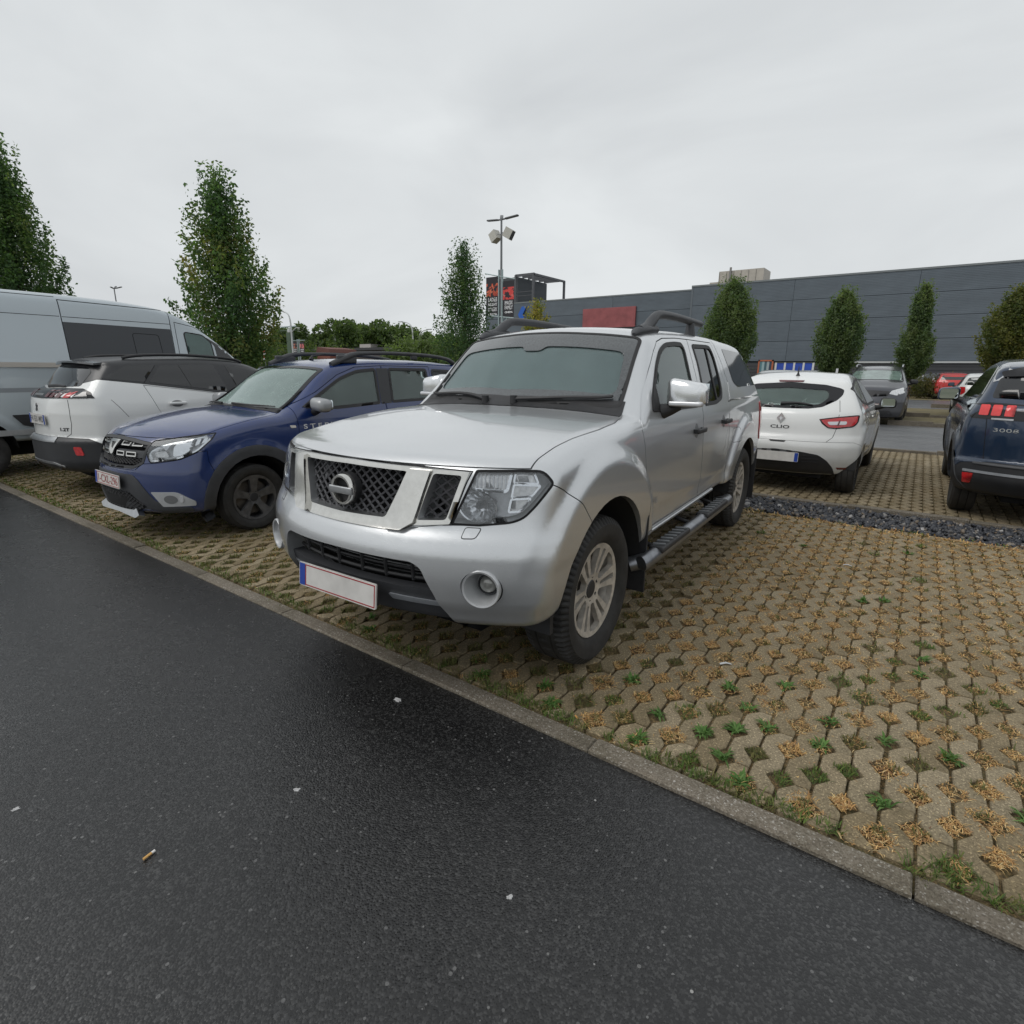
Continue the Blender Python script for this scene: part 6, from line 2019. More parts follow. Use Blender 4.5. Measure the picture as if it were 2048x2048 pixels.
def build_stepway():
    sh = Shape(
        T=[(-4.0, .85), (-3.74, 1.02), (-3.68, 1.10), (-3.42, 1.50), (-3.30, 1.55), (-3.0, 1.585), (-2.4, 1.61), (-1.7, 1.61), (-1.25, 1.585), (-1.05, 1.555), (-.93, 1.51), (-.30, 1.135), (-.22, 1.115),
           (0, 1.10), (.25, 1.065), (.5, 1.01), (.66, .955), (.74, .90), (1.0, .70)],
        S=[(.20, .78), (.30, .83), (.42, .855), (.62, .865), (.85, .862), (.96, .852), (1.06, .828), (1.14, .795), (1.3, .728), (1.52, .632), (1.62, .57)],
        P=[(-4.2, -.05), (-3.5, -.01), (-3, 0), (.2, 0), (1.0, -.01)],
        Fr=[(.15, .78), (.24, .83), (.32, .855), (.52, .868), (.62, .86), (.70, .835), (.86, .795), (.92, .76), (.98, .70), (1.3, .5)],
        Re=[(.2, -3.62), (.5, -3.70), (.8, -3.70), (1.05, -3.66), (1.5, -3.55)],
        B=[(-4, .30), (-3, .26), (.3, .26), (.9, .24)], sw=(.34, .85, 2.3), swr=(.22, .85, 2.6), crown=[(-4, .07), (-1, .08), (-.3, .09), (.8, .10)], kf=.24, kr=.12, xm=-2.2,
        rt=[(-4, .06), (-1, .06), (-.2, .09), (.8, .09)], rf=.06, rr=.06, rb=.06,
        flares=[(-.02, .31, .41, .52, .018), (-2.65, .31, .41, .52, .018)], z=(.18, 1.7))
    c = Car('estate_car', 'dark blue estate car with grey wheel arch trim, facing the road beside the silver pickup', 'car', (-3.69, .30, 0), -PI / 2, sh, M['blue'], .025)
    R = .314
    c.wells([(-.02, .31, .405), (-2.65, .31, .405)], .45)
    c.cavity(-3.3, -.35, .45, .055)
    W2 = ((0, 1, 0), (-.857, 0, .515), (.515, 0, .857))
    s_ = lambda x, z: -.857 * x + .515 * z
    wsp = rnd([(.70, s_(-.40, 1.095)), (.35, s_(-.285, 1.13)), (0, s_(-.245, 1.135)), (-.35, s_(-.285, 1.13)), (-.70, s_(-.40, 1.095)), (-.60, s_(-1.02, 1.512)), (0, s_(-.93, 1.525)), (.60, s_(-1.02, 1.512))], [.04, 0, 0, 0, .04, .05, 0, .05])
    c.hole(W2, grow(wsp, -.016), .66, 1.6)
    w1 = rnd([(-.62, 1.115), (-.82, 1.235), (-1.15, 1.40), (-1.40, 1.475), (-1.68, 1.498), (-1.60, 1.115), (-1.0, 1.090)], [.03, .05, .06, .06, .03, .03, 0])
    w2 = rnd([(-1.78, 1.120), (-1.88, 1.500), (-2.50, 1.495), (-2.44, 1.13)], .03)
    w3 = rnd([(-2.53, 1.135), (-2.59, 1.490), (-2.9, 1.48), (-3.25, 1.42), (-3.38, 1.20), (-3.33, 1.15)], .04)
    for v in 'LR':
        for w in (w1, w2, w3): c.hole(v, grow(w, -.005), .3, 1.2)
    gr = rnd(sym([(0, .905), (.25, .895), (.50, .868), (.465, .69), (.37, .645), (0, .638)]), .02)
    c.hole('F', gr, .60, 1.3)
    HVB = {1: oblique(40), -1: oblique(-40)}
    oa = math.radians(40); ob = lambda x, y: -x * math.sin(oa) + y * math.cos(oa)
    hl = rnd([(ob(x, y), z) for x, y, z in ((.755, .490, .80), (.70, .535, .885), (.50, .76, .925), (.33, .862, .945), (.36, .865, .89), (.45, .835, .80), (.58, .74, .735), (.73, .52, .70))], [.01, .02, .02, .01, .02, .04, .03, .02])
    for sg in (1, -1): c.hole(HVB[sg], hl if sg > 0 else flip(hl), .80, 1.3)
    fb = [(ob(x, y), z) for x, y, z in ((.765, .535, .452), (.645, .74, .458), (.55, .845, .375), (.555, .842, .338), (.71, .61, .325))]
    fb = rnd(fb, [.01, .04, .03, .01, .01])
    hood = [(1.0, .0), (1.0, .60), (.68, .60), (.50, .735), (.33, .80), (.1, .79), (-.15, .775), (-.36, .74), (-.29, .45), (-.235, 0)]
    hood = hood + [(x, -y) for x, y in hood[::-1] if abs(y) > 1e-6]
    c.panel('hood', 'T', hood, .908, 1.3, .006)
    c.panel('front_bumper', SIDE, [(1.2, .1), (.3, .1), (.36, .60), (.40, .72), (.40, .80), (.46, .80), (.58, .732), (.70, .70), (.76, .69), (.80, .635), (1.2, .635)], -1.2, 1.2, .005)
    fd = [(-.50, 1.13), (-.505, .95), (-.50, .80), (-.54, .40), (-1.62, .40), (-1.66, .9), (-1.67, 1.10), (-1.78, 1.53), (-1.4, 1.512), (-1.13, 1.43), (-.80, 1.26)]
    rd = [(-1.63, .40), (-2.15, .40), (-2.22, .56), (-2.36, .72), (-2.48, .85), (-2.50, 1.13), (-2.56, 1.525), (-1.79, 1.53), (-1.68, 1.10), (-1.67, .9)]
    D = {}
    for v in 'LR':
        D[v] = [c.panel('front_door', v, fd, .45, 1.2, .006), c.panel('rear_door', v, rd, .45, 1.2, .006)]
    c.finish()
    w = c.on('windscreen', 'glass_ws2', W2, grow(wsp, -.004), -.004, .004, g=.08)
    inn = grow(wsp, -.045)
    c.on('windscreen_frit', 'gloss', W2, grow(wsp, .004), .003, .004, [inn], g=.07, parent=w)
    for v in 'LR':
        sg = 1 if v == 'L' else -1
        c.pane(v, w1, 'glass_side', .024).parent = D[v][0]
        c.pane(v, w2, 'glass_side', .024).parent = D[v][1]
        c.pane(v, w3, 'glass_dark', .024)
        c.on('mirror_sail', 'plastic', v, rnd([(-.60, 1.12), (-.80, 1.235), (-.86, 1.18), (-.84, 1.10)], .01), .006, .01, parent=D[v][0])
        c.on('wheel_arch_trim', 'gplastic', v, ann(-.02, .31, .405, .50, -16, 190), .012, .03, g=.05)
        c.on('wheel_arch_trim', 'gplastic', v, ann(-2.65, .31, .405, .50, -12, 192), .012, .03, g=.05)
        c.on('sill_trim', 'gplastic', v, rnd([(-.52, .26), (-.50, .38), (-2.18, .38), (-2.16, .26)], .02), .012, .03, g=.06)
        c.on('door_pillar_trim', 'dplastic', v, [(-1.615, 1.11), (-1.695, 1.50), (-1.87, 1.50), (-1.77, 1.115)], .003, .008, parent=D[v][0])
        mirror_pod(c, -.70, .965, 1.145, sg, 'greycap', (.15, .21, .13))
        lettering('S T E P W A Y', ((-.87 if sg > 0 else -.80, 0, .935), (-sg, 0, 0), (0, 0, 1)), M['whiteprint'], D[v][0], .062, .62, .001, 'lettering', sh, v, .003)
        c.on('side_indicator', 'amber', v, rnd([(-.41, .958), (-.47, .955), (-.475, .930), (-.42, .932)], .008), .006, .01, g=.03)
        for x, z in ((-1.50, .98), (-2.33, .99)):
            V, F = rbox((x, .875 * sg, z), (.19, .03, .03), .012); MB().add(V, F).build('handle', M['blue'], D[v][0 if x > -2 else 1], 50)
        # roof rail
        rp = bez([(-1.13, .585, 1.535), (-1.30, .59, 1.60), (-1.50, .595, 1.655), (-2.0, .60, 1.672), (-2.6, .595, 1.660), (-2.95, .585, 1.625), (-3.10, .575, 1.570)], 5)
        rl = MB().tube([(x, y * sg, z) for x, y, z in rp], np.interp(rp[:, 0], [-3.1, -2.9, -1.6, -1.35, -1.13], [.03, .022, .022, .035, .030]), 10).build('roof_rail', M['gplastic'], c.root, 60)
        f_ = MB(); f_.add(*rbox((-1.34, .585 * sg, 1.595), (.26, .05, .09), .02)); f_.build('rail_foot', M['gplastic'], rl, 50)
        f_ = MB(); f_.add(*rbox((-2.35, .595 * sg, 1.635), (.10, .04, .06), .015)); f_.build('rail_foot', M['gplastic'], rl, 50)
        # lamps
        hv = HVB[sg]; m_ = (lambda L: np.array(L)) if sg > 0 else (lambda L: np.array(flip(L)))
        P = m_(hl)
        hb = c.on('headlight', 'lens', hv, grow(P, -.005), .001, .003, g=.03)
        c.on('lamp_surround', 'void', hv, grow(P, .002), .0015, .010, [grow(P, -.006)], g=.05, parent=hb)
        put('lamp_back', M['lampdark'], hb, [slab(sh, hv, grow(P, -.004), -.080, .02, (), .05)])
        put('lamp_frame', M['reflector'], hb, [slab(sh, hv, grow(P, -.006), -.012, .015, [grow(P, -.022)], .04)])
        lo, hi = np.array(hl).min(0), np.array(hl).max(0); L_ = lambda Q: m_([(lo[0] + a * (hi[0] - lo[0]), lo[1] + b * (hi[1] - lo[1])) for a, b in Q])
        put('daytime_strip', M['lampin'], hb, [slab(sh, hv, rnd(L_([(.06, .50), (.26, .52), (.36, .80), (.45, .80), (.33, .42), (.07, .40)]), .006), -.02, .02, (), .03)])
        put('reflector_bowl', M['reflector'], hb, [slab(sh, hv, rnd(L_([(.40, .20), (.42, .60), (.58, .78), (.70, .72), (.66, .40), (.52, .22)]), .02), -.05, .02, (), .03)])
        put('reflector_bowl', M['indic'], hb, [slab(sh, hv, rnd(L_([(.10, .16), (.11, .36), (.30, .38), (.34, .16)]), .02), -.05, .02, (), .03)])
        for k in range(3):
            a = .70 + .085 * k
            put('marker_lamp', M['reflector'], hb, [slab(sh, hv, rnd(L_([(a - .03, .52 + .06 * k), (a, .86), (a + .05, .87 + .01 * k), (a + .03, .58 + .07 * k)]), .006), -.024, .02, (), .03)])
        F_ = m_(fb)
        fo = c.on('fog_light_bezel', 'satinpaint', hv, F_, .008, .02, g=.03)
        fc = m_([(ob(.67, .68), .392)])[0]
        c.on('fog_recess', 'recess', hv, circ(fc, .040, 20, 1.5, .95), .0095, .012, g=.03, parent=fo)
        fq = m_([(ob(.615, .755), .395)])[0]
        c.on('fog_lamp', 'lampin', hv, circ(fq, .024, 16, .8, 1.3), .016, .016, g=.03, parent=fo)
        c.on('tail_light', 'redlens', v, rnd([(-3.45, 1.05), (-3.64, 1.03), (-3.66, .72), (-3.52, .74)], .03), .004, .01)
    gb = c.on('grille', 'void', 'F', grow(gr, -.004), -.09, .01, g=.08)
    c.on('grille_border', 'dplastic', 'F', grow(gr, -.002), .004, .03, [grow(gr, -.024)], g=.05, parent=gb)
    def row(z0, z1, y0, y1): return [(y0, z0), (y1, z0 + .0), (y1, z1), (y0, z1)]
    for z in (.855, .765):
        c.on('grille_slat', 'gplastic', 'F', rnd([(-.46, z - .030), (.46, z - .030), (.475, z + .030), (-.475, z + .030)], .01), -.022, .03, g=.06, parent=gb)
        for y in ((.19, .345) if z > .8 else (.145, .30)):
            for s2 in (1, -1):
                o = rnd([(s2 * y - .062, z - .020), (s2 * y + .062, z - .020), (s2 * y + .062, z + .022), (s2 * y - .062, z + .022)], .008)
                c.on('grille_frame', 'chrome', 'F', o, -.008, .02, [grow(o, -.010)], g=.05, parent=gb)
                c.on('grille_slot', 'void', 'F', grow(o, -.009), -.0215, .006, g=.08, parent=gb)
    bars = MB()
    for sgn in (1, -1):
        for k in np.arange(-12, 13):
            t = np.linspace(-.15, .15, 41); L = np.stack([k * .05 + t, .69 + sgn * t * .5], 1)
            ok = inside(L, grow(gr, -.03)) & (L[:, 1] < .735)
            r = np.nonzero(ok)[0]
            if len(r) > 3:
                P = sh.project(L[r[[0, -1]]], 'F'); P[:, 0] -= .03; bars.tube(np.array([P[0], P.mean(0), P[1]]), .006, 5)
    bars.build('grille_mesh', M['plastic'], gb, 50)
    em = c.on('emblem', 'chrome', 'F', rnd([(-.085, .875), (.085, .875), (.075, .835), (.03, .755), (0, .745), (-.03, .755), (-.075, .835)], .01), .004, .03, [rnd([(-.045, .852), (.045, .852), (.018, .795), (0, .785), (-.018, .795)], .008)], g=.04, parent=gb)
    c.on('emblem_back', 'dplastic', 'F', rnd([(-.095, .885), (.095, .885), (.085, .83), (.035, .745), (0, .735), (-.035, .745), (-.085, .83)], .01), -.004, .03, g=.05, parent=gb)
    blk = rnd(sym([(0, .600), (.36, .595), (.42, .55), (.545, .375), (.66, .325), (.80, .325), (.80, .29), (.36, .232), (0, .225)]), .02)
    lo = c.on('lower_bumper_trim', 'gplastic', 'F', blk, .006, .02, g=.05)
    ms = rnd(sym([(0, .440), (.30, .438), (.46, .315), (.34, .275), (0, .27)]), .015)
    c.on('lower_grille', 'void', 'F', ms, .008, .006, g=.06, parent=lo)
    bars = MB()
    for sgn in (1, -1):
        for k in np.arange(-14, 15):
            t = np.linspace(-.15, .15, 41); L = np.stack([k * .055 + t, .36 + sgn * t * .55], 1)
            r = np.nonzero(inside(L, ms))[0]
            if len(r) > 3:
                P = sh.project(L[r[[0, -1]]], 'F'); P[:, 0] += .012; bars.tube(np.array([P[0], P.mean(0), P[1]]), .006, 5)
    bars.build('lower_grille_mesh', M['plastic'], lo, 50)
    sk = MB().prism(rnd(sym([(0, .0), (.33, 0), (.42, -.05), (.36, -.085), (0, -.075)]), .015), ((.815, 0, .292), (0, 1, 0), (-.35, 0, .93), (.93, 0, .35)), -.05, .004)
    sk.build('skid_plate', M['satin'], c.root, 40)
    plate(c.root, (.892, 0, .525), (0, 1, 0), (-.08, 0, .997), .53, .115, 'be', '1-CXL-296')
    for pts in ([(-.27, -.10), (-.34, -.40), (-.43, -.68)], [(-.28, .08), (-.31, .32), (-.42, .62)]):
        P = sh.project(bez(pts, 5), 'T'); P = P + sh.normal(P) * .018
        MB().tube(P, np.linspace(.012, .006, len(P)), 6).build('wiper', M['plastic'], c.root, 50)
    cw = [(-.238, 0), (-.29, .45), (-.37, .735), (-.45, .69), (-.34, .40), (-.29, 0)]; cw = cw + [(x, -y) for x, y in cw[::-1] if abs(y) > 1e-6]
    c.on('cowl', 'plastic', 'T', cw, .003, .015, g=.06)
    V, F = rbox((-.62, 0, .98), (.5, 1.3, .22), .08); MB().add(V, F).build('dashboard', M['trim'], c.root, 60)
    seats(c.root, [(-1.35, (.36, -.36)), (-2.2, (.36, -.36))], zb=.58)
    MB().bx((-3.2, -.70, .47), (-.4, .70, .5)).build('cabin_floor', M['trim'], c.root)
    MB().tube([(-1.30, 0, 1.59), (-1.32, 0, 1.63), (-1.50, 0, 1.66)], [.028, .014, .006], 6).build('antenna', M['plastic'], c.root, 50)
    underside(c, -3.3, .5)
    c.wheels([(0, .755, R), (-2.65, .755, R)], wheel_meshes('step', R, .205, .222, 'five', 'alloyb'))
    return c

def build_crossover():
    sh = Shape(
        T=[(-3.75, .8), (-3.52, 1.0), (-3.42, 1.16), (-3.36, 1.225), (-3.26, 1.255), (-3.06, 1.525), (-2.98, 1.575), (-2.6, 1.615), (-1.9, 1.635), (-1.4, 1.61), (-1.15, 1.56), (-.95, 1.48), (-.3, 1.15), (-.2, 1.12), (.4, 1.06), (.7, .98), (.85, .85), (1.1, .6)],
        S=[(.2, .80), (.30, .86), (.45, .895), (.70, .905), (.95, .90), (1.06, .888), (1.15, .865), (1.28, .82), (1.52, .70), (1.62, .63), (1.7, .56)],
        P=[(-3.8, -.04), (-3.2, -.01), (-2.6, 0), (.3, 0), (1, -.03)], Fr=[(.2, .80), (.5, .86), (.9, .82), (1.1, .7), (1.3, .4)],
        Re=[(.2, -3.36), (.32, -3.46), (.45, -3.51), (.66, -3.51), (.72, -3.46), (.95, -3.46), (1.06, -3.45), (1.15, -3.44), (1.25, -3.36), (1.5, -3.1)],
        B=[(-3.8, .36), (-3.2, .30), (.9, .25)], sw=(.35, .9, 2.3), swr=(.34, .9, 2.5), crown=.07, kf=.2, kr=.12, xm=-1.9,
        rt=[(-4, .05), (-3, .06), (-.5, .07), (.8, .09)], rf=.07, rr=.05, rb=.06, flares=[(0, .34, .43, .54, .02), (-2.68, .34, .43, .54, .02)], z=(.2, 1.75))
    c = Car('crossover_car', 'white crossover car with black roof and black lower bumper, rear towards the road', 'car', (-6.23, 3.10, 0), PI / 2, sh, M['white'], .028)
    R = .345
    c.wells([(0, .34, .42), (-2.68, .34, .42)], .45)
    top = [(-3.9, 1.235), (-3.25, 1.262), (-3.05, 1.352), (-2.63, 1.300), (-1.80, 1.182), (-.62, 1.105), (-.36, 1.15), (0, 1.40), (0, 2.0), (-3.9, 2.0)]
    tp = c.panel('black_roof', SIDE, top, -1.3, 1.3, .004, M['blackroof'])
    bp = c.panel('rear_bumper', SIDE, [(-3.9, .1), (-3.9, .712), (-3.42, .712), (-3.24, .70), (-3.15, .64), (-3.07, .52), (-3.0, .1)], -1.3, 1.3, .005, M['dplastic'])
    fd = [(-.45, 1.07), (-.46, .45), (-1.52, .42), (-1.55, .9), (-1.55, 1.14)]
    rd = [(-1.565, 1.14), (-1.565, .9), (-1.535, .42), (-2.20, .42), (-2.30, .62), (-2.42, .80), (-2.52, 1.0), (-2.62, 1.285)]
    D = {}
    for v in 'LR': D[v] = [c.panel('front_door', v, fd, .5, 1.2, .006), c.panel('rear_door', v, rd, .5, 1.2, .006)]
    c.finish()
    for v in 'LR':
        sg = 1 if v == 'L' else -1
        c.on('quarter_window', 'glass_blk', v, rnd([(-3.02, 1.362), (-2.74, 1.505), (-2.42, 1.515), (-2.60, 1.318)], .02), .003, .008, parent=tp)
        c.on('window', 'glass_blk', v, rnd([(-2.37, 1.510), (-1.72, 1.530), (-1.63, 1.190), (-2.55, 1.318)], .02), .003, .008, parent=tp)
        c.on('window', 'glass_blk', v, rnd([(-1.57, 1.525), (-1.20, 1.485), (-.85, 1.30), (-.68, 1.135), (-1.48, 1.182)], .03), .003, .008, parent=tp)
        c.line(v, [(-2.42, 1.512), (-2.61, 1.305)], .006); c.line(v, [(-2.15, 1.515), (-2.08, 1.255)], .008, 'seal', .004)
        c.line(v, [(-2.99, 1.13), (-2.93, 1.05), (-2.85, .93)], .005, 'dplastic')
        V, F = rbox((-2.30, .915 * sg, 1.065), (.20, .035, .032), .012); MB().add(V, F).build('handle', M['white'], D[v][1], 50)
        c.on('handle_recess', 'recess', v, circ((-2.30, 1.06), .05, 18, 1.4, .8), .001, .004, g=.04, parent=D[v][1])  # recess shade painted on the door as a grey disc
        c.on('wheel_arch_trim', 'dplastic', v, ann(0, .34, .42, .50, -10, 190), .010, .03); c.on('wheel_arch_trim', 'dplastic', v, ann(-2.68, .34, .42, .50, -10, 190), .010, .03)
        c.on('sill_trim', 'dplastic', v, [(-.5, .24), (-.5, .40), (-2.2, .40), (-2.2, .24)], .01, .03, g=.08)
        mirror_pod(c, -.80, 1.0, 1.18, sg, 'blackpaint')
        rp = bez([(-1.28, .60, 1.565), (-1.45, .605, 1.61), (-2.0, .61, 1.642), (-2.5, .605, 1.630), (-2.72, .60, 1.595)], 5)
        MB().tube([(x, y * sg, z) for x, y, z in rp], .018, 8).build('roof_rail', M['plastic'], tp, 60)
    m = lambda P, s2: P if s2 > 0 else flip(P)
    c.on('rear_window', 'glass_blk', 'B', rnd(sym([(0, 1.500), (.50, 1.480), (.60, 1.43), (.58, 1.275), (0, 1.250)]), .03), .003, .008, g=.06, parent=tp)
    # roof spoiler
    sp = MB()
    V = []; ys = np.linspace(-.62, .62, 13)
    for dx, dz in ((0.12, .0), (-.10, -.028), (-.105, -.048), (.06, -.035)):
        for y in ys: V.append((-3.02 + .10 * (y / .62) ** 2 + dx, y, 1.585 - .07 * y * y + dz))
    n = 13
    sp.add(V, [(a*n+i, a*n+i+1, ((a+1) % 4)*n+i+1, ((a+1) % 4)*n+i) for a in range(4) for i in range(n-1)] + [(0, n, 2*n, 3*n), (4*n-1, 3*n-1, 2*n-1, n-1)])
    sp.build('roof_spoiler', M['blackpaint'], tp, 40)
    band = rnd(sym([(0, 1.238), (.46, 1.250), (.66, 1.250), (.78, 1.215), (.845, 1.150), (.60, 1.146), (.15, 1.136), (0, 1.136)]), .01)
    bn = c.on('tail_light_band', 'gloss', 'B', band, .006, .02, g=.05)
    for s2 in (1, -1):
        for y0, y1, mt in ((.54, .615, 'redlens'), (.42, .49, 'dredlens'), (.31, .38, 'dredlens'), (.20, .27, 'dredlens')):
            c.on('tail_light', mt, 'B', m(rnd([(y0, 1.150), (y1, 1.150), (y1 + .03, 1.228), (y0 + .03, 1.228)], .01), s2), .008, .01, g=.04, parent=bn)
        c.on('smoked_lens', 'smoke', 'B', m(rnd([(.65, 1.156), (.80, 1.156), (.74, 1.215), (.67, 1.236)], .01), s2), .008, .01, g=.04, parent=bn)
        c.on('rear_reflector', 'dredlens' if s2 > 0 else 'redlens', 'B', m(rnd([(.645, .612), (.725, .612), (.745, .515), (.665, .515)], .02), s2), .006, .012, g=.04, parent=bp)
    for k in range(7):
        y = .12 - .04 * k
        c.on('lettering', 'satin', 'B', [(y, 1.165), (y + .022, 1.165), (y + .022, 1.185), (y, 1.185)], .0085, .004, g=.05, parent=bn)
    gate = [(.60, 1.13), (.615, 1.0), (.615, .86), (.59, .75), (.53, .715)]
    for s2 in (1, -1): c.line('B', [(y * s2, z) for y, z in gate], .006)
    P0 = sh.project([(0, .945)], 'B')[0]
    plate(c.root, P0 + [-.012, 0, -.045], (0, -1, 0), (.02, 0, 1), .53, .115, 'fr', 'FV-531-WD')
    c.on('plate_recess', 'white', 'B', rnd([(-.30, .835), (.30, .835), (.30, .975), (-.30, .975)], .03), .001, .004, [rnd([(-.285, .85), (.285, .85), (.285, .965), (-.285, .965)], .02)], g=.06)
    # lion badge as a small chrome figure
    c.on('emblem', 'dplastic', 'B', rnd([(.03, 1.08), (.045, 1.05), (.02, 1.03), (.04, 1.0), (.02, .985), (-.01, 1.01), (-.04, .985), (-.02, 1.03), (-.03, 1.06), (0, 1.055)], .006), .004, .01, g=.04)
    lettering('1.2T', ((P0[0], -.52, .80), (0, -1, 0), (0, 0, 1)), M['ink'], c.root, .05, .12, .002, 'badge', sh, 'B', .003)
    c.on('bumper_strip', 'satin', 'B', rnd([(-.43, .655), (.43, .655), (.42, .708), (-.41, .708)], .01), .010, .02, g=.06, parent=bp)
    c.on('skid_strip', 'satin', 'B', rnd([(-.48, .385), (-.33, .425), (.33, .425), (.48, .385), (.48, .365), (.33, .400), (-.33, .400), (-.48, .365)], .004), .010, .02, g=.06, parent=bp)
    for s2 in (1, -1):
        MB().lathe([(.036, -3.40), (.040, -3.45), (.045, -3.45), (.045, -3.30)], 16, 'x', (0, .40 * s2, .375)).build('exhaust_tip', M['steel'], bp, 40)
        MB().cyl((-3.44, .40 * s2, .375), (-3.38, .40 * s2, .375), .037).build('exhaust_bore', M['void'], bp)
    P = sh.project(bez([(.10, 1.262), (-.10, 1.275), (-.32, 1.272)], 4), 'B'); P[:, 0] -= .02
    wp = MB().tube(P, np.linspace(.022, .010, len(P)), 8).build('rear_wiper', M['plastic'], tp, 50)
    underside(c, -3.2, .4, z=.26)
    c.wheels([(0, .77, R), (-2.68, .77, R)], wheel_meshes('cross', R, .215, .225, 'five', 'alloyb', fine=False))
    return c

def build_van():
    sh = Shape(
        T=[(-5.3, 2.2), (-5.15, 2.42), (-5.0, 2.50), (-3.4, 2.515), (-2.2, 2.495), (-1.6, 2.45), (-1.3, 2.395), (-.95, 2.25), (-.55, 1.985), (-.15, 1.66), (.05, 1.51), (.25, 1.40), (.6, 1.27), (.82, 1.12), (.93, .95), (1.2, .6)],
        S=[(.4, .93), (.55, .985), (.9, 1.0), (1.45, .998), (1.6, .985), (2.05, .935), (2.35, .895), (2.48, .83), (2.6, .75)],
        P=[(-5.4, -.02), (-1.0, 0), (0, -.01), (.9, -.08)], Fr=[(.3, .85), (.6, .95), (1.0, .90), (1.4, .6), (2.6, -.4)], Re=[(.3, -5.05), (2.6, -4.98)],
        B=[(-5.5, .50), (1, .42)], sw=(.30, 1.0, 2.4), swr=(.08, 1.0, 4), crown=[(-5.3, .03), (-1.5, .04), (0, .12), (1, .1)], kf=.16, kr=.02, xm=-2.6,
        rt=[(-5.3, .08), (-1.5, .10), (-.3, .07), (.9, .10)], rf=.10, rr=.06, rb=.05, flares=[(0, .36, .45, .55, .02), (-4.04, .36, .45, .55, .02)], z=(.36, 2.62))
    c = Car('camper_van', 'tall silver grey camper van with a dark side panel, behind the white crossover', 'van', (-8.92, 3.40, 0), PI / 2, sh, M['van'], .04)
    c.wells([(0, .36, .44), (-4.04, .36, .44)], .5)
    fd = [(-.10, 1.50), (-.05, 1.2), (-.25, .95), (-.42, .75), (-.45, .55), (-1.33, .55), (-1.33, 2.20), (-1.05, 2.15), (-.75, 1.99), (-.40, 1.72)]
    sd = [(-1.40, .58), (-2.84, .58), (-2.84, 2.405), (-1.395, 2.375)]
    D = {}
    for v in 'LR': D[v] = c.panel('front_door', v, fd, .5, 1.3, .010)
    S_ = c.panel('sliding_door', 'R', sd, .5, 1.3, .012)
    c.finish()
    for v in 'LR':
        fw = rnd([(-1.20, 2.045), (-.92, 2.010), (-.80, 1.90), (-.76, 1.50), (-1.17, 1.50)], .04)
        c.on('window', 'glass_teal', v, fw, .003, .008, parent=D[v]); c.on('window_seal', 'seal', v, grow(fw, .018), .004, .01, [fw], parent=D[v])
        q = rnd([(-.86, 1.985), (-.66, 1.87), (-.40, 1.68), (-.16, 1.50), (-.70, 1.50), (-.74, 1.85)], .02)
        c.on('quarter_window', 'glass_blk', v, q, .0035, .009, parent=D[v])
        sg = 1 if v == 'L' else -1
        mirror_pod(c, .02, 1.14, 1.36, sg, 'plastic', (.14, .20, .30))
        c.on('moulding', 'plastic', v, rnd([(-3.62, .84), (-3.52, .70), (-3.42, .67), (-.48, .67), (-.48, .82), (-1.0, .84)], .02), .012, .02, g=.12)
        c.on('rail_trim', 'satinpaint', v, [(-4.9, .565), (-.5, .565), (-.5, .64), (-4.9, .64)], .010, .02, g=.15)
        c.on('side_stripe', 'greyband', v, [(-4.9, 1.14), (-.3, 1.14), (-.3, 1.20), (-4.9, 1.20)], .001, .004, g=.15)
        for z in (2.18, 2.445):
            c.line(v, [(-4.9, z), (-3.9, z), (-2.86, z - .002)], .008)
        c.line(v, [(-1.31, 2.375), (-.9, 2.20), (-.5, 1.92), (-.1, 1.60)], .008)
    c.line('R', [(-1.40, 2.165), (-2.83, 2.175)], .008)
    dk = [(-2.835, 2.105), (-1.405, 2.085), (-1.405, 1.28), (-2.835, 1.28)]
    dp = c.on('dark_panel', 'darkpanel', 'R', dk, .003, .006, g=.10, parent=S_)
    wi = rnd([(-1.98, 2.00), (-1.60, 1.99), (-1.57, 1.50), (-1.96, 1.50)], .05)
    c.on('window_outline', 'void', 'R', wi, .004, .003, [grow(wi, -.008)], g=.08, parent=dp)
    c.on('slide_rail', 'railtrim', 'R', rnd([(-4.8, 1.475), (-2.90, 1.475), (-2.88, 1.54), (-4.8, 1.54)], .01), .03, .04, g=.15)
    c.on('side_sticker', 'bluedot', 'R', circ((-.97, 1.60), .045, 16), .005, .003, g=.05, parent=D['R'])
    MB().bx((-4.9, -.6, .25), (.5, .6, .55)).build('chassis', M['void'], c.root)
    c.wheels([(0, .86, .345), (-4.04, .86, .345)], wheel_meshes('van', .345, .225, .21, 'multi', 'alloyb', fine=False))
    return c

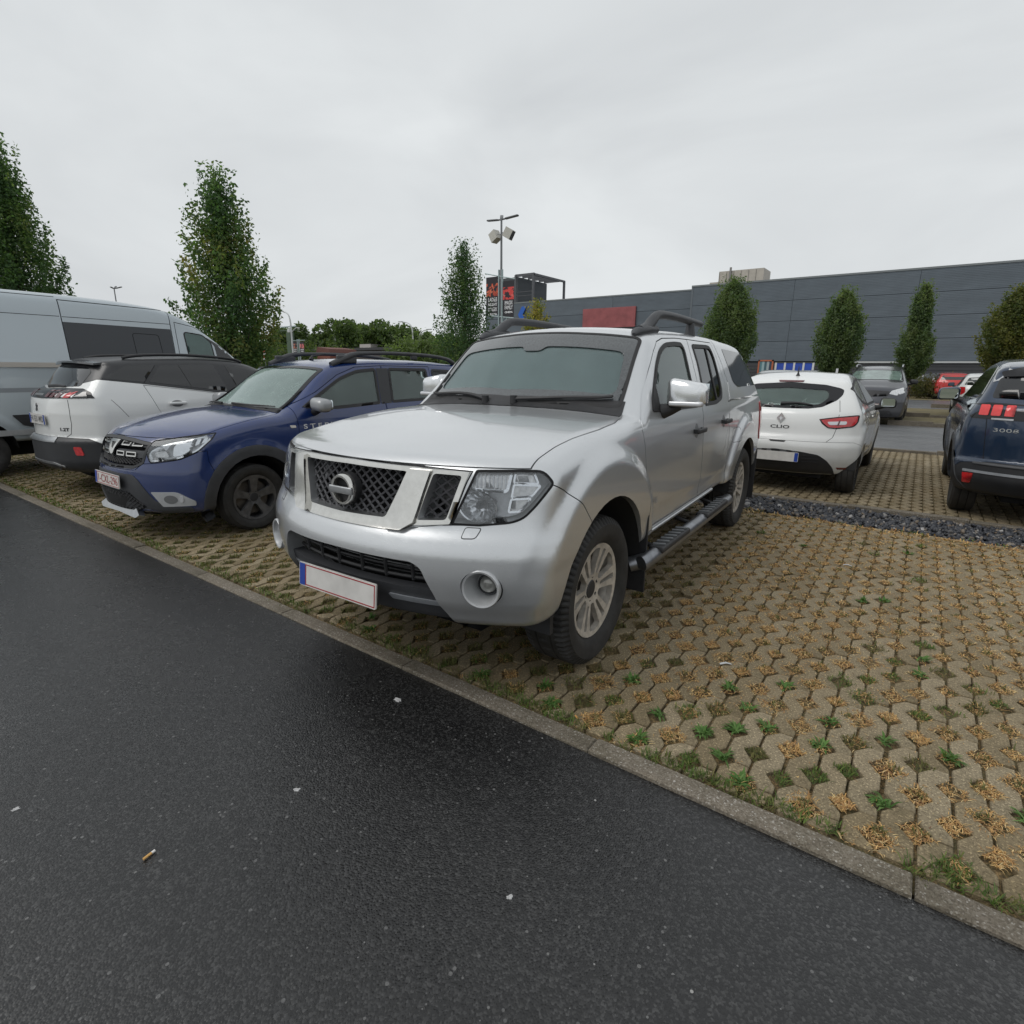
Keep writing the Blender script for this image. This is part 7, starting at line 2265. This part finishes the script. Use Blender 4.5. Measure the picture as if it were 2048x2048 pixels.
def build_clio():
    sh = Shape(
        T=[(-3.6, .7), (-3.28, .98), (-3.16, 1.065), (-2.88, 1.345), (-2.80, 1.40), (-2.5, 1.465), (-2.0, 1.505), (-1.5, 1.49), (-1.1, 1.42), (-.3, 1.08), (-.2, 1.05), (.3, .98), (.6, .87), (.78, .72), (1, .5)],
        S=[(.2, .79), (.34, .84), (.55, .862), (.75, .872), (.90, .865), (1.0, .842), (1.08, .805), (1.30, .690), (1.44, .615), (1.55, .54)],
        P=[(-3.5, -.03), (-2.9, -.005), (-2.6, 0), (-1.6, -.02), (-.5, 0), (.3, 0), (.8, -.04)], Fr=[(.2, .75), (.5, .80), (.8, .74), (1.0, .6), (1.6, .2)],
        Re=[(.2, -3.10), (.34, -3.20), (.48, -3.26), (.60, -3.275), (.70, -3.25), (.76, -3.225), (.90, -3.205), (1.0, -3.175), (1.08, -3.12), (1.35, -2.88), (1.5, -2.78)],
        B=[(-3.6, .26), (.8, .2)], sw=(.3, .85, 2.3), swr=(.30, .85, 2.5), crown=.09, kf=.2, kr=.14, xm=-1.6,
        rt=[(-3.6, .06), (-2.6, .07), (-.5, .07), (.8, .09)], rf=.06, rr=.045, rb=.05,
        flares=[(0, .31, .38, .50, .022), (-2.66, .31, .38, .56, .034)], z=(.2, 1.62))
    c = Car('hatchback_car', 'white hatchback parked across the gravel strip, right behind the pickup', 'car', (.70, 8.45, 0), PI / 2, sh, M['white'], .025)
    R = .315
    c.wells([(0, .31, .36), (-2.65, .31, .335)], .45)
    c.cavity(-2.95, -.4, .5, .06)
    rw = rnd(sym([(0, 1.372), (.40, 1.345), (.56, 1.308), (.605, 1.285), (.60, 1.225), (.555, 1.165), (.42, 1.085), (.28, 1.062), (0, 1.058)]), .02)
    ri = rnd(sym([(0, 1.305), (.44, 1.280), (.47, 1.20), (.40, 1.12), (.25, 1.095), (0, 1.09)]), .04)
    c.hole('B', ri, 2.2, 3.5)
    sw = rnd([(-2.76, 1.300), (-2.62, 1.355), (-2.2, 1.405), (-1.5, 1.425), (-1.05, 1.385), (-.60, 1.19), (-.45, 1.060), (-1.6, 1.050), (-2.3, 1.110), (-2.64, 1.205)], [.02, .05, 0, .05, .05, .05, .02, 0, .05, .05])
    for v in 'LR': c.hole(v, grow(sw, -.03), .3, 1.2)
    D = {}
    fd = [(-.45, 1.03), (-.42, .8), (-.45, .35), (-1.52, .33), (-1.60, .8), (-1.62, 1.03)]
    rd = [(-1.635, 1.03), (-1.615, .8), (-1.535, .33), (-2.15, .33), (-2.25, .50), (-2.36, .66), (-2.42, .85), (-2.45, 1.10), (-2.3, 1.085)]
    for v in 'LR': D[v] = [c.panel('front_door', v, fd, .5, 1.2, .005), c.panel('rear_door', v, rd, .5, 1.2, .005)]
    bp = c.panel('rear_bumper', SIDE, [(-3.6, .1), (-3.6, .672), (-3.0, .672), (-2.90, .62), (-2.9, .1)], -1.2, 1.2, .004)
    c.finish()
    gl = c.on('rear_window', 'glass_side', 'B', grow(ri, .01), -.002, .004, g=.07)
    c.on('window_frame', 'gloss', 'B', rw, .003, .010, [ri], g=.05, parent=gl)
    for v in 'LR':
        sg = 1 if v == 'L' else -1
        w = c.on('window', 'glass_side', v, grow(sw, -.026), -.003, .004, g=.07)
        c.on('window_seal', 'seal', v, sw, .003, .010, [grow(sw, -.032)], g=.05, parent=w)
        c.line(v, [(-1.62, 1.055), (-1.70, 1.41)], .05, 'seal', .004, 'window_divider').parent = w
        mirror_pod(c, -.72, 1.0, 1.065, sg, 'plastic', (.13, .21, .15))
        V, F = rbox((-1.45, .872 * sg, .90), (.18, .03, .03), .012); MB().add(V, F).build('handle', M['chrome'], D[v][0], 50)
        c.on('sill_trim', 'recess', v, [(-.55, .26), (-.6, .36), (-2.1, .36), (-2.1, .26)], .004, .01, g=.1)
    for s2 in (1, -1):
        mm = lambda P: P if s2 > 0 else flip(P)
        lp = rnd([(.415, .945), (.60, .975), (.815, 1.000), (.815, .910), (.775, .855), (.60, .832), (.52, .838), (.455, .890)], [.01, 0, .02, .03, .03, 0, .02, 0])
        tl = c.on('tail_light', 'redlens', 'B', mm(grow(lp, -.014)), .006, .015, g=.04)
        c.on('lamp_rim', 'gloss', 'B', mm(lp), .004, .015, [mm(grow(lp, -.013))], g=.04, parent=tl)
        st = rnd([(.50, .915), (.70, .925), (.70, .885), (.53, .878)], .02)
        c.on('lamp_stripe', 'lampin', 'B', mm(st), .008, .01, g=.04, parent=tl)
        c.on('lamp_stripe_edge', 'dredlens', 'B', mm(rnd([(.62, .935), (.635, .935), (.625, .868), (.605, .868)], .004)), .0085, .01, g=.04, parent=tl)
        c.on('rear_reflector', 'dredlens', 'B', mm(rnd([(.66, .362), (.79, .362), (.785, .335), (.675, .335)], .006)), .004, .01, g=.04, parent=bp)
        c.line('B', [(y * s2, z) for y, z in ((.585, 1.165), (.612, 1.04), (.612, .85), (.585, .73), (.53, .676))], .005)
    P = sh.project([(0, .94)], 'B')[0]
    em = MB()
    dm = lambda w, h: [(0, h), (w, 0), (0, -h), (-w, 0)]
    em.prism(dm(.050, .066), (P, (0, 1, 0), (.12, 0, .99), (-.99, 0, .12)), -.01, .012)
    e_ = em.build('emblem', M['chrome'], c.root)
    MB().prism(dm(.018, .026), (P, (0, 1, 0), (.12, 0, .99), (-.99, 0, .12)), .012, .0135).build('emblem_core', M['lampdark'], e_)
    lettering('CLIO', ((P[0], 0, .835), (0, -1, 0), (0, 0, 1)), M['ink'], c.root, .055, .22, .001, 'badge', sh, 'B', .003)
    c.on('diffuser', 'dplastic', 'B', rnd(sym([(0, .565), (.29, .545), (.47, .515), (.565, .445), (.63, .35), (.655, .245), (0, .245)]), .03), .006, .02, g=.06, parent=bp)
    for z in (.495, .455, .415):
        for s2 in (1, -1): c.on('diffuser_slat', 'plastic', 'B', rnd([(.29 * s2, z), (.47 * s2, z), (.48 * s2, z + .012), (.29 * s2, z + .012)], .004), .010, .01, g=.1, parent=bp)
    plate(c.root, sh.project([(0, .475)], 'B')[0] + [-.024, 0, 0], (0, -1, 0), (0, 0, 1), .53, .115, 'fr')
    c.on('brake_light', 'dredlens', 'B', rnd([(-.15, 1.398), (.15, 1.398), (.14, 1.378), (-.14, 1.378)], .006), .012, .03, g=.05)
    c.on('gate_handle', 'plastic', 'B', rnd([(-.10, .672), (.10, .672), (.08, .652), (-.08, .652)], .008), .003, .01, g=.05)
    Q = sh.project(bez([(.04, 1.115), (-.15, 1.125), (-.32, 1.105)], 4), 'B'); Q[:, 0] -= .015
    MB().tube(Q, np.linspace(.022, .008, len(Q)), 8).build('rear_wiper', M['plastic'], c.root, 50)
    MB().lathe([(.035, 0), (.022, .02), (.010, .05), (.004, .13), (0, .135)], 10, 'z', (-2.60, -.03, 1.438)).build('antenna', M['plastic'], c.root, 50)
    V, F = rbox((-.62, 0, .95), (.45, 1.2, .22), .08); MB().add(V, F).build('dashboard', M['trim'], c.root, 60)
    seats(c.root, [(-1.35, (.36, -.36)), (-2.2, (.40, -.40))], zb=.52)
    MB().bx((-2.9, -.65, .51), (-.45, .65, .54)).build('cabin_floor', M['trim'], c.root)
    underside(c, -3.0, .4, z=.2)
    c.wheels([(0, .76, R), (-2.66, .76, R)], wheel_meshes('clio', R, .205, .215, 'five', 'alloys', fine=False))
    return c

def build_suv():
    sh = Shape(
        T=[(-3.9, .8), (-3.55, 1.1), (-3.40, 1.215), (-3.32, 1.24), (-3.06, 1.545), (-2.98, 1.590), (-2.5, 1.650), (-1.9, 1.675), (-1.4, 1.645), (-1.05, 1.55), (-.3, 1.19), (-.2, 1.15), (.4, 1.06), (.7, .95), (.85, .8), (1.1, .5)],
        S=[(.22, .84), (.35, .90), (.55, .928), (.80, .940), (.98, .930), (1.08, .912), (1.16, .880), (1.26, .830), (1.5, .735), (1.64, .66), (1.75, .58)],
        P=[(-3.9, -.05), (-3.2, -.01), (-2.7, 0), (.3, 0), (1, -.03)], Fr=[(.2, .8), (.5, .86), (.9, .82), (1.1, .7), (1.3, .4)],
        Re=[(.2, -3.30), (.34, -3.46), (.48, -3.535), (.62, -3.53), (.66, -3.48), (.90, -3.475), (1.05, -3.455), (1.15, -3.43), (1.23, -3.37), (1.5, -3.12)],
        B=[(-3.9, .30), (.9, .24)], sw=(.35, .92, 2.3), swr=(.34, .92, 2.5), crown=.06, kf=.2, kr=.12, xm=-1.9,
        rt=[(-4, .05), (-3, .06), (-.5, .07), (.8, .09)], rf=.07, rr=.045, rb=.05, flares=[(0, .36, .43, .54, .02), (-2.70, .36, .43, .56, .026)], z=(.2, 1.78))
    c = Car('suv_car', 'dark blue car with three red lamp bars, cut by the right photo edge', 'car', (3.41, 8.25, 0), PI / 2, sh, M['dkblue'], .028)
    R = .355
    c.wells([(0, .36, .43), (-2.70, .36, .43)], .45)
    bp = c.panel('rear_bumper', SIDE, [(-3.9, .1), (-3.9, .635), (-3.36, .635), (-3.22, .60), (-3.12, .50), (-3.08, .1)], -1.3, 1.3, .004, M['dplastic'])
    c.finish()
    for v in 'LR':
        sg = 1 if v == 'L' else -1
        sw = rnd([(-2.92, 1.290), (-2.72, 1.480), (-2.52, 1.560), (-2.0, 1.590), (-1.30, 1.565), (-.75, 1.36), (-.50, 1.215), (-1.6, 1.215), (-2.6, 1.245)], [.02, .03, .03, 0, .05, .05, .02, 0, .03])
        c.on('window', 'glass_blk', v, sw, .003, .008, g=.07)
        c.on('window_trim', 'chrome', v, grow(sw, .012), .004, .010, [sw], g=.06)
        c.on('pillar_trim', 'satinpaint', v, rnd([(-2.60, 1.600), (-2.90, 1.575), (-3.06, 1.50), (-2.99, 1.41), (-2.90, 1.49), (-2.78, 1.530)], .015), .003, .01, g=.05)
        c.on('wheel_arch_trim', 'dplastic', v, ann(-2.70, .36, .43, .51, -10, 190), .010, .03); c.on('wheel_arch_trim', 'dplastic', v, ann(0, .36, .43, .51, -10, 190), .010, .03)
        mirror_pod(c, -.98, 1.03, 1.235, sg, 'dkblue', (.13, .24, .165))
        c.on('sill_trim', 'dplastic', v, [(-.5, .26), (-.5, .42), (-2.2, .42), (-2.2, .26)], .01, .03, g=.1)
        c.line(v, [(-2.45, 1.20), (-2.40, .95), (-2.28, .75)], .006); c.line(v, [(-1.5, 1.19), (-1.48, .42)], .006)
        m = (lambda P: P) if sg > 0 else flip
        for y0 in (.735, .645, .548):
            c.on('tail_light', 'redbar', 'B', m(rnd([(y0 + .015, 1.090), (y0 + .085, 1.090), (y0 + .075, 1.190), (y0 + .005, 1.190)], .012)), .012, .02, g=.04)
        c.on('lamp_chrome', 'satin', 'B', m(rnd([(.56, 1.068), (.72, 1.068), (.72, 1.052), (.56, 1.052)], .004)), .010, .02, g=.05)
        c.on('rear_reflector', 'redlens', 'B', m(rnd([(.775, .505), (.860, .500), (.845, .395), (.785, .400)], .01)), .006, .02, g=.04, parent=bp)
        c.line('B', [(y * sg, z) for y, z in ((.76, 1.21), (.755, 1.04), (.735, .80), (.72, .655))], .006)
    c.on('tail_light_band', 'gloss', 'B', rnd(sym([(0, 1.195), (.50, 1.205), (.76, 1.215), (.86, 1.195), (.90, 1.150), (.88, 1.055), (.70, 1.055), (0, 1.048)]), .02), .005, .02, g=.06)
    c.on('rear_window', 'glass_blk', 'B', rnd(sym([(0, 1.530), (.55, 1.500), (.70, 1.455), (.745, 1.26), (0, 1.24)]), .03), .003, .01, g=.07)
    c.on('roof_spoiler', 'gloss', 'B', rnd(sym([(0, 1.590), (.55, 1.565), (.70, 1.52), (.68, 1.47), (0, 1.505)]), .02), .03, .05, g=.08)
    P0 = sh.project([(.6, .955)], 'B')[0]
    lettering('3008', ((P0[0], .60, .955), (0, -1, 0), (0, 0, 1)), M['chrome'], c.root, .050, .185, .0, 'badge', sh, 'B', .004)
    c.on('bumper_strip', 'satin2', 'B', rnd([(-.86, .515), (.86, .515), (.86, .540), (-.86, .540)], .004), .008, .02, g=.08, parent=bp)
    c.on('bumper_ledge', 'gplastic', 'B', rnd([(-.80, .605), (.80, .605), (.80, .625), (-.80, .625)], .004), .014, .03, g=.08, parent=bp)
    underside(c, -3.2, .4, z=.22)
    c.wheels([(0, .79, R), (-2.70, .79, R)], wheel_meshes('suv', R, .225, .235, 'five', 'alloyb', fine=False))
    return c

# ------------------------------------------------------------------ cars further off
def far_car(name, label, loc, rz, pm, L=4.1, Wd=1.74, H=1.5, kind='hatch', h=.05, rails=False, group=None, rearplate=True):
    w = Wd / 2; fo = .82; wb = L * .64; ro = L - fo - wb; xr = -(wb + ro); k = H / 1.5
    hz = {'hatch': .0, 'mpv': .08, 'estate': 0}[kind]
    rx = {'hatch': (.42, .10), 'mpv': (.20, .06), 'estate': (.26, .08)}[kind]
    T = [(xr - .4, .7 * k), (xr + .02, 1.0 * k), (xr + rx[1], 1.08 * k), (xr + rx[0], 1.40 * k), (xr + rx[0] + .3, 1.46 * k), (-1.7, 1.5 * k), (-1.15, 1.44 * k), (-.95, 1.39 * k), (-.22 + hz * 2, 1.06 * k + hz), (-.10 + hz * 2, 1.03 * k + hz), (.35, .93 * k + hz), (.62, .83 * k + hz), (.78, .68 * k), (1.0, .4)]
    S = [(.2, w - .08), (.35, w - .03), (.6, w - .005), (.8, w), (.92 * k, w - .01), (1.02 * k, w - .045), (1.1 * k, w - .09), (1.4 * k, w - .23), (1.55 * k, w - .31)]
    sh = Shape(T, S, [(xr - .3, -.03), (xr + .6, 0), (.2, 0), (.9, -.03)], [(.2, .74), (.4, .80), (.65, .80), (.85, .74), (1.0, .62), (1.6, .2)],
               [(.2, xr + .10), (.45, xr), (.7, xr + .01), (.95, xr + .03), (1.1, xr + .10), (1.5, xr + .35)], [(xr - .5, .24), (1, .22)],
               sw=(.32, w, 2.3), swr=(.26, w, 2.5), crown=.08, kf=.22, kr=.12, xm=-1.7, rt=[(xr, .06), (-1, .07), (.8, .09)], rf=.07, rr=.06, rb=.05,
               flares=[(0, .31, .38, .46, .015), (-wb, .31, .38, .46, .015)], z=(.18, H + .12))
    c = Car(name, label, 'car', loc, rz, sh, pm, h, group)
    c.wells([(0, .31, .37), (-wb, .31, .37)], .45)
    c.finish()
    zb, zt = 1.06 * k, 1.40 * k
    sl = ((0, 1, 0), (-.87, 0, .49), (.49, 0, .87)); s_ = lambda x, z: -.87 * x + .49 * z
    ws = rnd([(w - .16, s_(-.36 + hz * 2, 1.04 * k + hz)), (0, s_(-.23 + hz * 2, 1.075 * k + hz)), (-w + .16, s_(-.36 + hz * 2, 1.04 * k + hz)), (-w + .27, s_(-.98, 1.375 * k)), (0, s_(-.93, 1.385 * k)), (w - .27, s_(-.98, 1.375 * k))], .04)
    c.on('windscreen', 'glass_far', sl, ws, .003, .01, g=.1)
    c.on('windscreen_seal', 'seal', sl, grow(ws, .012), .004, .012, [grow(ws, -.02)], g=.1)
    for v in 'LR':
        sg = 1 if v == 'L' else -1
        xc = xr + rx[0] + .10
        f1 = rnd([(-.62, zb), (-.80, zb + .10 * k), (-1.15, zt - .04), (-1.52, zt), (-1.52, zb)], .04); f2 = rnd([(-1.60, zb), (-1.60, zt), (xc + .45, zt - .02), (xc + .35, zb + .02)], .04)
        f3 = rnd([(xc + .30, zb + .03), (xc + .38, zt - .03), (xc + .12, zt - .07), (xc - .06, zb + .10)], .03)
        for f in (f1, f2, f3): c.on('window', 'glass_far2', v, f, .003, .008, g=.1)
        mirror_pod(c, -.62, w + .10, zb + .03, sg, pm.name and 'plastic', (.13, .20, .14))
        for y0, y1 in ((.0, 0),):
            pass
        m = (lambda P: P) if sg > 0 else flip
        c.on('headlight', 'lampwhite', oblique(35 * sg), m(rnd([(ob35(.70, w - .38), .72 * k + hz), (ob35(.64, w - .30), .80 * k + hz), (ob35(.36, w - .04), .88 * k + hz), (ob35(.42, w - .03), .76 * k + hz), (ob35(.62, w - .22), .68 * k + hz)], .03)), .004, .015, g=.05)
        c.on('tail_light', 'redlens', 'B', m(rnd([(w - .26, .86 * k), (w - .24, 1.03 * k), (w - .07, 1.04 * k), (w - .05, .80 * k), (w - .16, .76 * k)], .03)), .004, .015, g=.05)
        c.line(v, [(-1.56, zb - .01), (-1.56, .35)], .008); c.line(v, [(-.48, zb - .05), (-.52, .35)], .008)
        for x in (-1.42, -2.15):
            MB().box((x, (w + .005) * sg, .90 * k), (.17, .03, .03)).build('handle', M['plastic'], c.root)
        if rails:
            rp = bez([(-1.2, w - .27, H - .04), (-1.4, w - .27, H + .03), (-2.4, w - .27, H + .035), (xr + .6, w - .27, H - .03)], 4)
            MB().tube([(x, y * sg, z) for x, y, z in rp], .022, 6).build('roof_rail', M['satin'], c.root, 60)
    c.on('rear_window', 'glass_far2', 'B', rnd(sym([(0, 1.375 * k), (w - .30, 1.34 * k), (w - .20, 1.10 * k), (0, 1.09 * k)]), .04), .003, .01, g=.1)
    c.on('grille', 'plastic', 'F', rnd(sym([(0, .80 * k + hz), (w - .42, .78 * k + hz), (w - .45, .66 * k + hz), (0, .64 * k + hz)]), .03), .004, .02, g=.08)
    c.on('lower_grille', 'plastic', 'F', rnd(sym([(0, .42), (w - .35, .42), (w - .25, .28), (0, .26)]), .03), .004, .02, g=.08)
    c.on('lower_bumper', 'dplastic', 'B', rnd(sym([(0, .40), (w - .15, .40), (w - .10, .27), (0, .25)]), .03), .004, .02, g=.08)
    for vw, x, r in (('F', .56, 1), ('B', .60, -1)):
        P = sh.project([(0, x)], vw)[0]
        plate(c.root, P + [.012 * r, 0, 0], (0, r, 0), (0, 0, 1), .52, .11, 'be')
    MB().bx((xr + .3, -.5, .2), (.5, .5, .45)).build('underbody', M['void'], c.root)  # dark box added to keep light out from below
    c.wheels([(0, w - .11, .315), (-wb, w - .11, .315)], wheel_meshes('far', .315, .195, .21, 'multi', 'alloys', fine=False))
    return c

def ob35(x, y):
    a = math.radians(35)
    return -x * math.sin(a) + y * math.cos(a)

def car_mats():
    M['glass_ws2'] = glass('pale_windscreen', (0.66, 0.80, 0.75), 0.34, 2.0, (0.46, 0.58, 0.55))  # bright film holds the mint sky reflection as plain colour
    M['glass_teal'] = simple('teal_window', (0.06, 0.11, 0.10), 0.06, 0, .15, 5, Coat__Weight=.6)
    M['glass_far'] = simple('far_windscreen', (0.16, 0.22, 0.20), 0.08, 0, .3, 4, Coat__Weight=.8)
    M['glass_far2'] = simple('far_window', (0.035, 0.045, 0.045), 0.06, 0, .2, 4, Coat__Weight=.8)
    M['greycap'] = simple('grey_mirror_cap', (0.36, 0.37, 0.38), .35, .4)
    M['greyband'] = simple('grey_stripe', (0.24, 0.26, 0.28), .4)
    M['darkpanel'] = simple('dark_film', (0.045, 0.050, 0.058), .35)
    M['railtrim'] = simple('beige_rail', (0.42, 0.39, 0.35), .4)
    M['bluedot'] = simple('blue_sticker', (0.05, 0.20, 0.50), .5)
    M['redbar'] = simple('bright_red_lens', (0.72, 0.035, 0.035), .2, 0, .1, 40, Coat__Weight=1.0)
    M['lampwhite'] = simple('pale_headlamp', (0.62, 0.63, 0.64), .15, .3, .25, 30, Coat__Weight=1.0)
car_mats()
build_stepway()
build_crossover()
build_van()
build_clio()
build_suv()
def far_cars():
    far_car('people_carrier', 'dark graphite people carrier with roof rails, facing the lane beyond the white hatchback', (.86, 17.97, 0), -PI / 2, M['graphite'], 4.5, 1.77, 1.70, 'mpv', .05, True)
    far_car('hatchback_car', 'red hatchback in the far row in front of the dark grey hall', (3.22, 42.0, 0), PI / 2 + .10, M['red'], 4.03, 1.75, 1.52, 'hatch', .06)
    far_car('hatchback_car', 'small white hatchback half hidden by the mirror of the dark blue car', (3.86, 25.25, 0), PI / 2, M['white'], 3.6, 1.66, 1.50, 'hatch', .06)
    far_car('hatchback_car', 'silver car whose windscreen shows between pickup canopy and white hatchback roof', (-2.25, 18.6, 0), -PI / 2, M['grey'], 4.1, 1.76, 1.56, 'hatch', .06)
    far_car('hatchback_car', 'pale car showing only its roof above the middle of the white hatchback roof', (-2.0, 27.0, 0), PI / 2, M['white'], 4.2, 1.76, 1.56, 'hatch', .06)
    far_car('estate_car', 'dark grey estate parked along the hall wall, left of the red hatchback', (.95, 43.2, 0), PI, M['graphite'], 4.6, 1.78, 1.52, 'estate', .06)
    far_car('estate_car', 'dark blue car glimpsed between the camper van and the blue estate car', (-13.6, 7.1, 0), -PI / 2, M['dkblue'], 4.5, 1.80, 1.68, 'estate', .06, True)
far_cars()
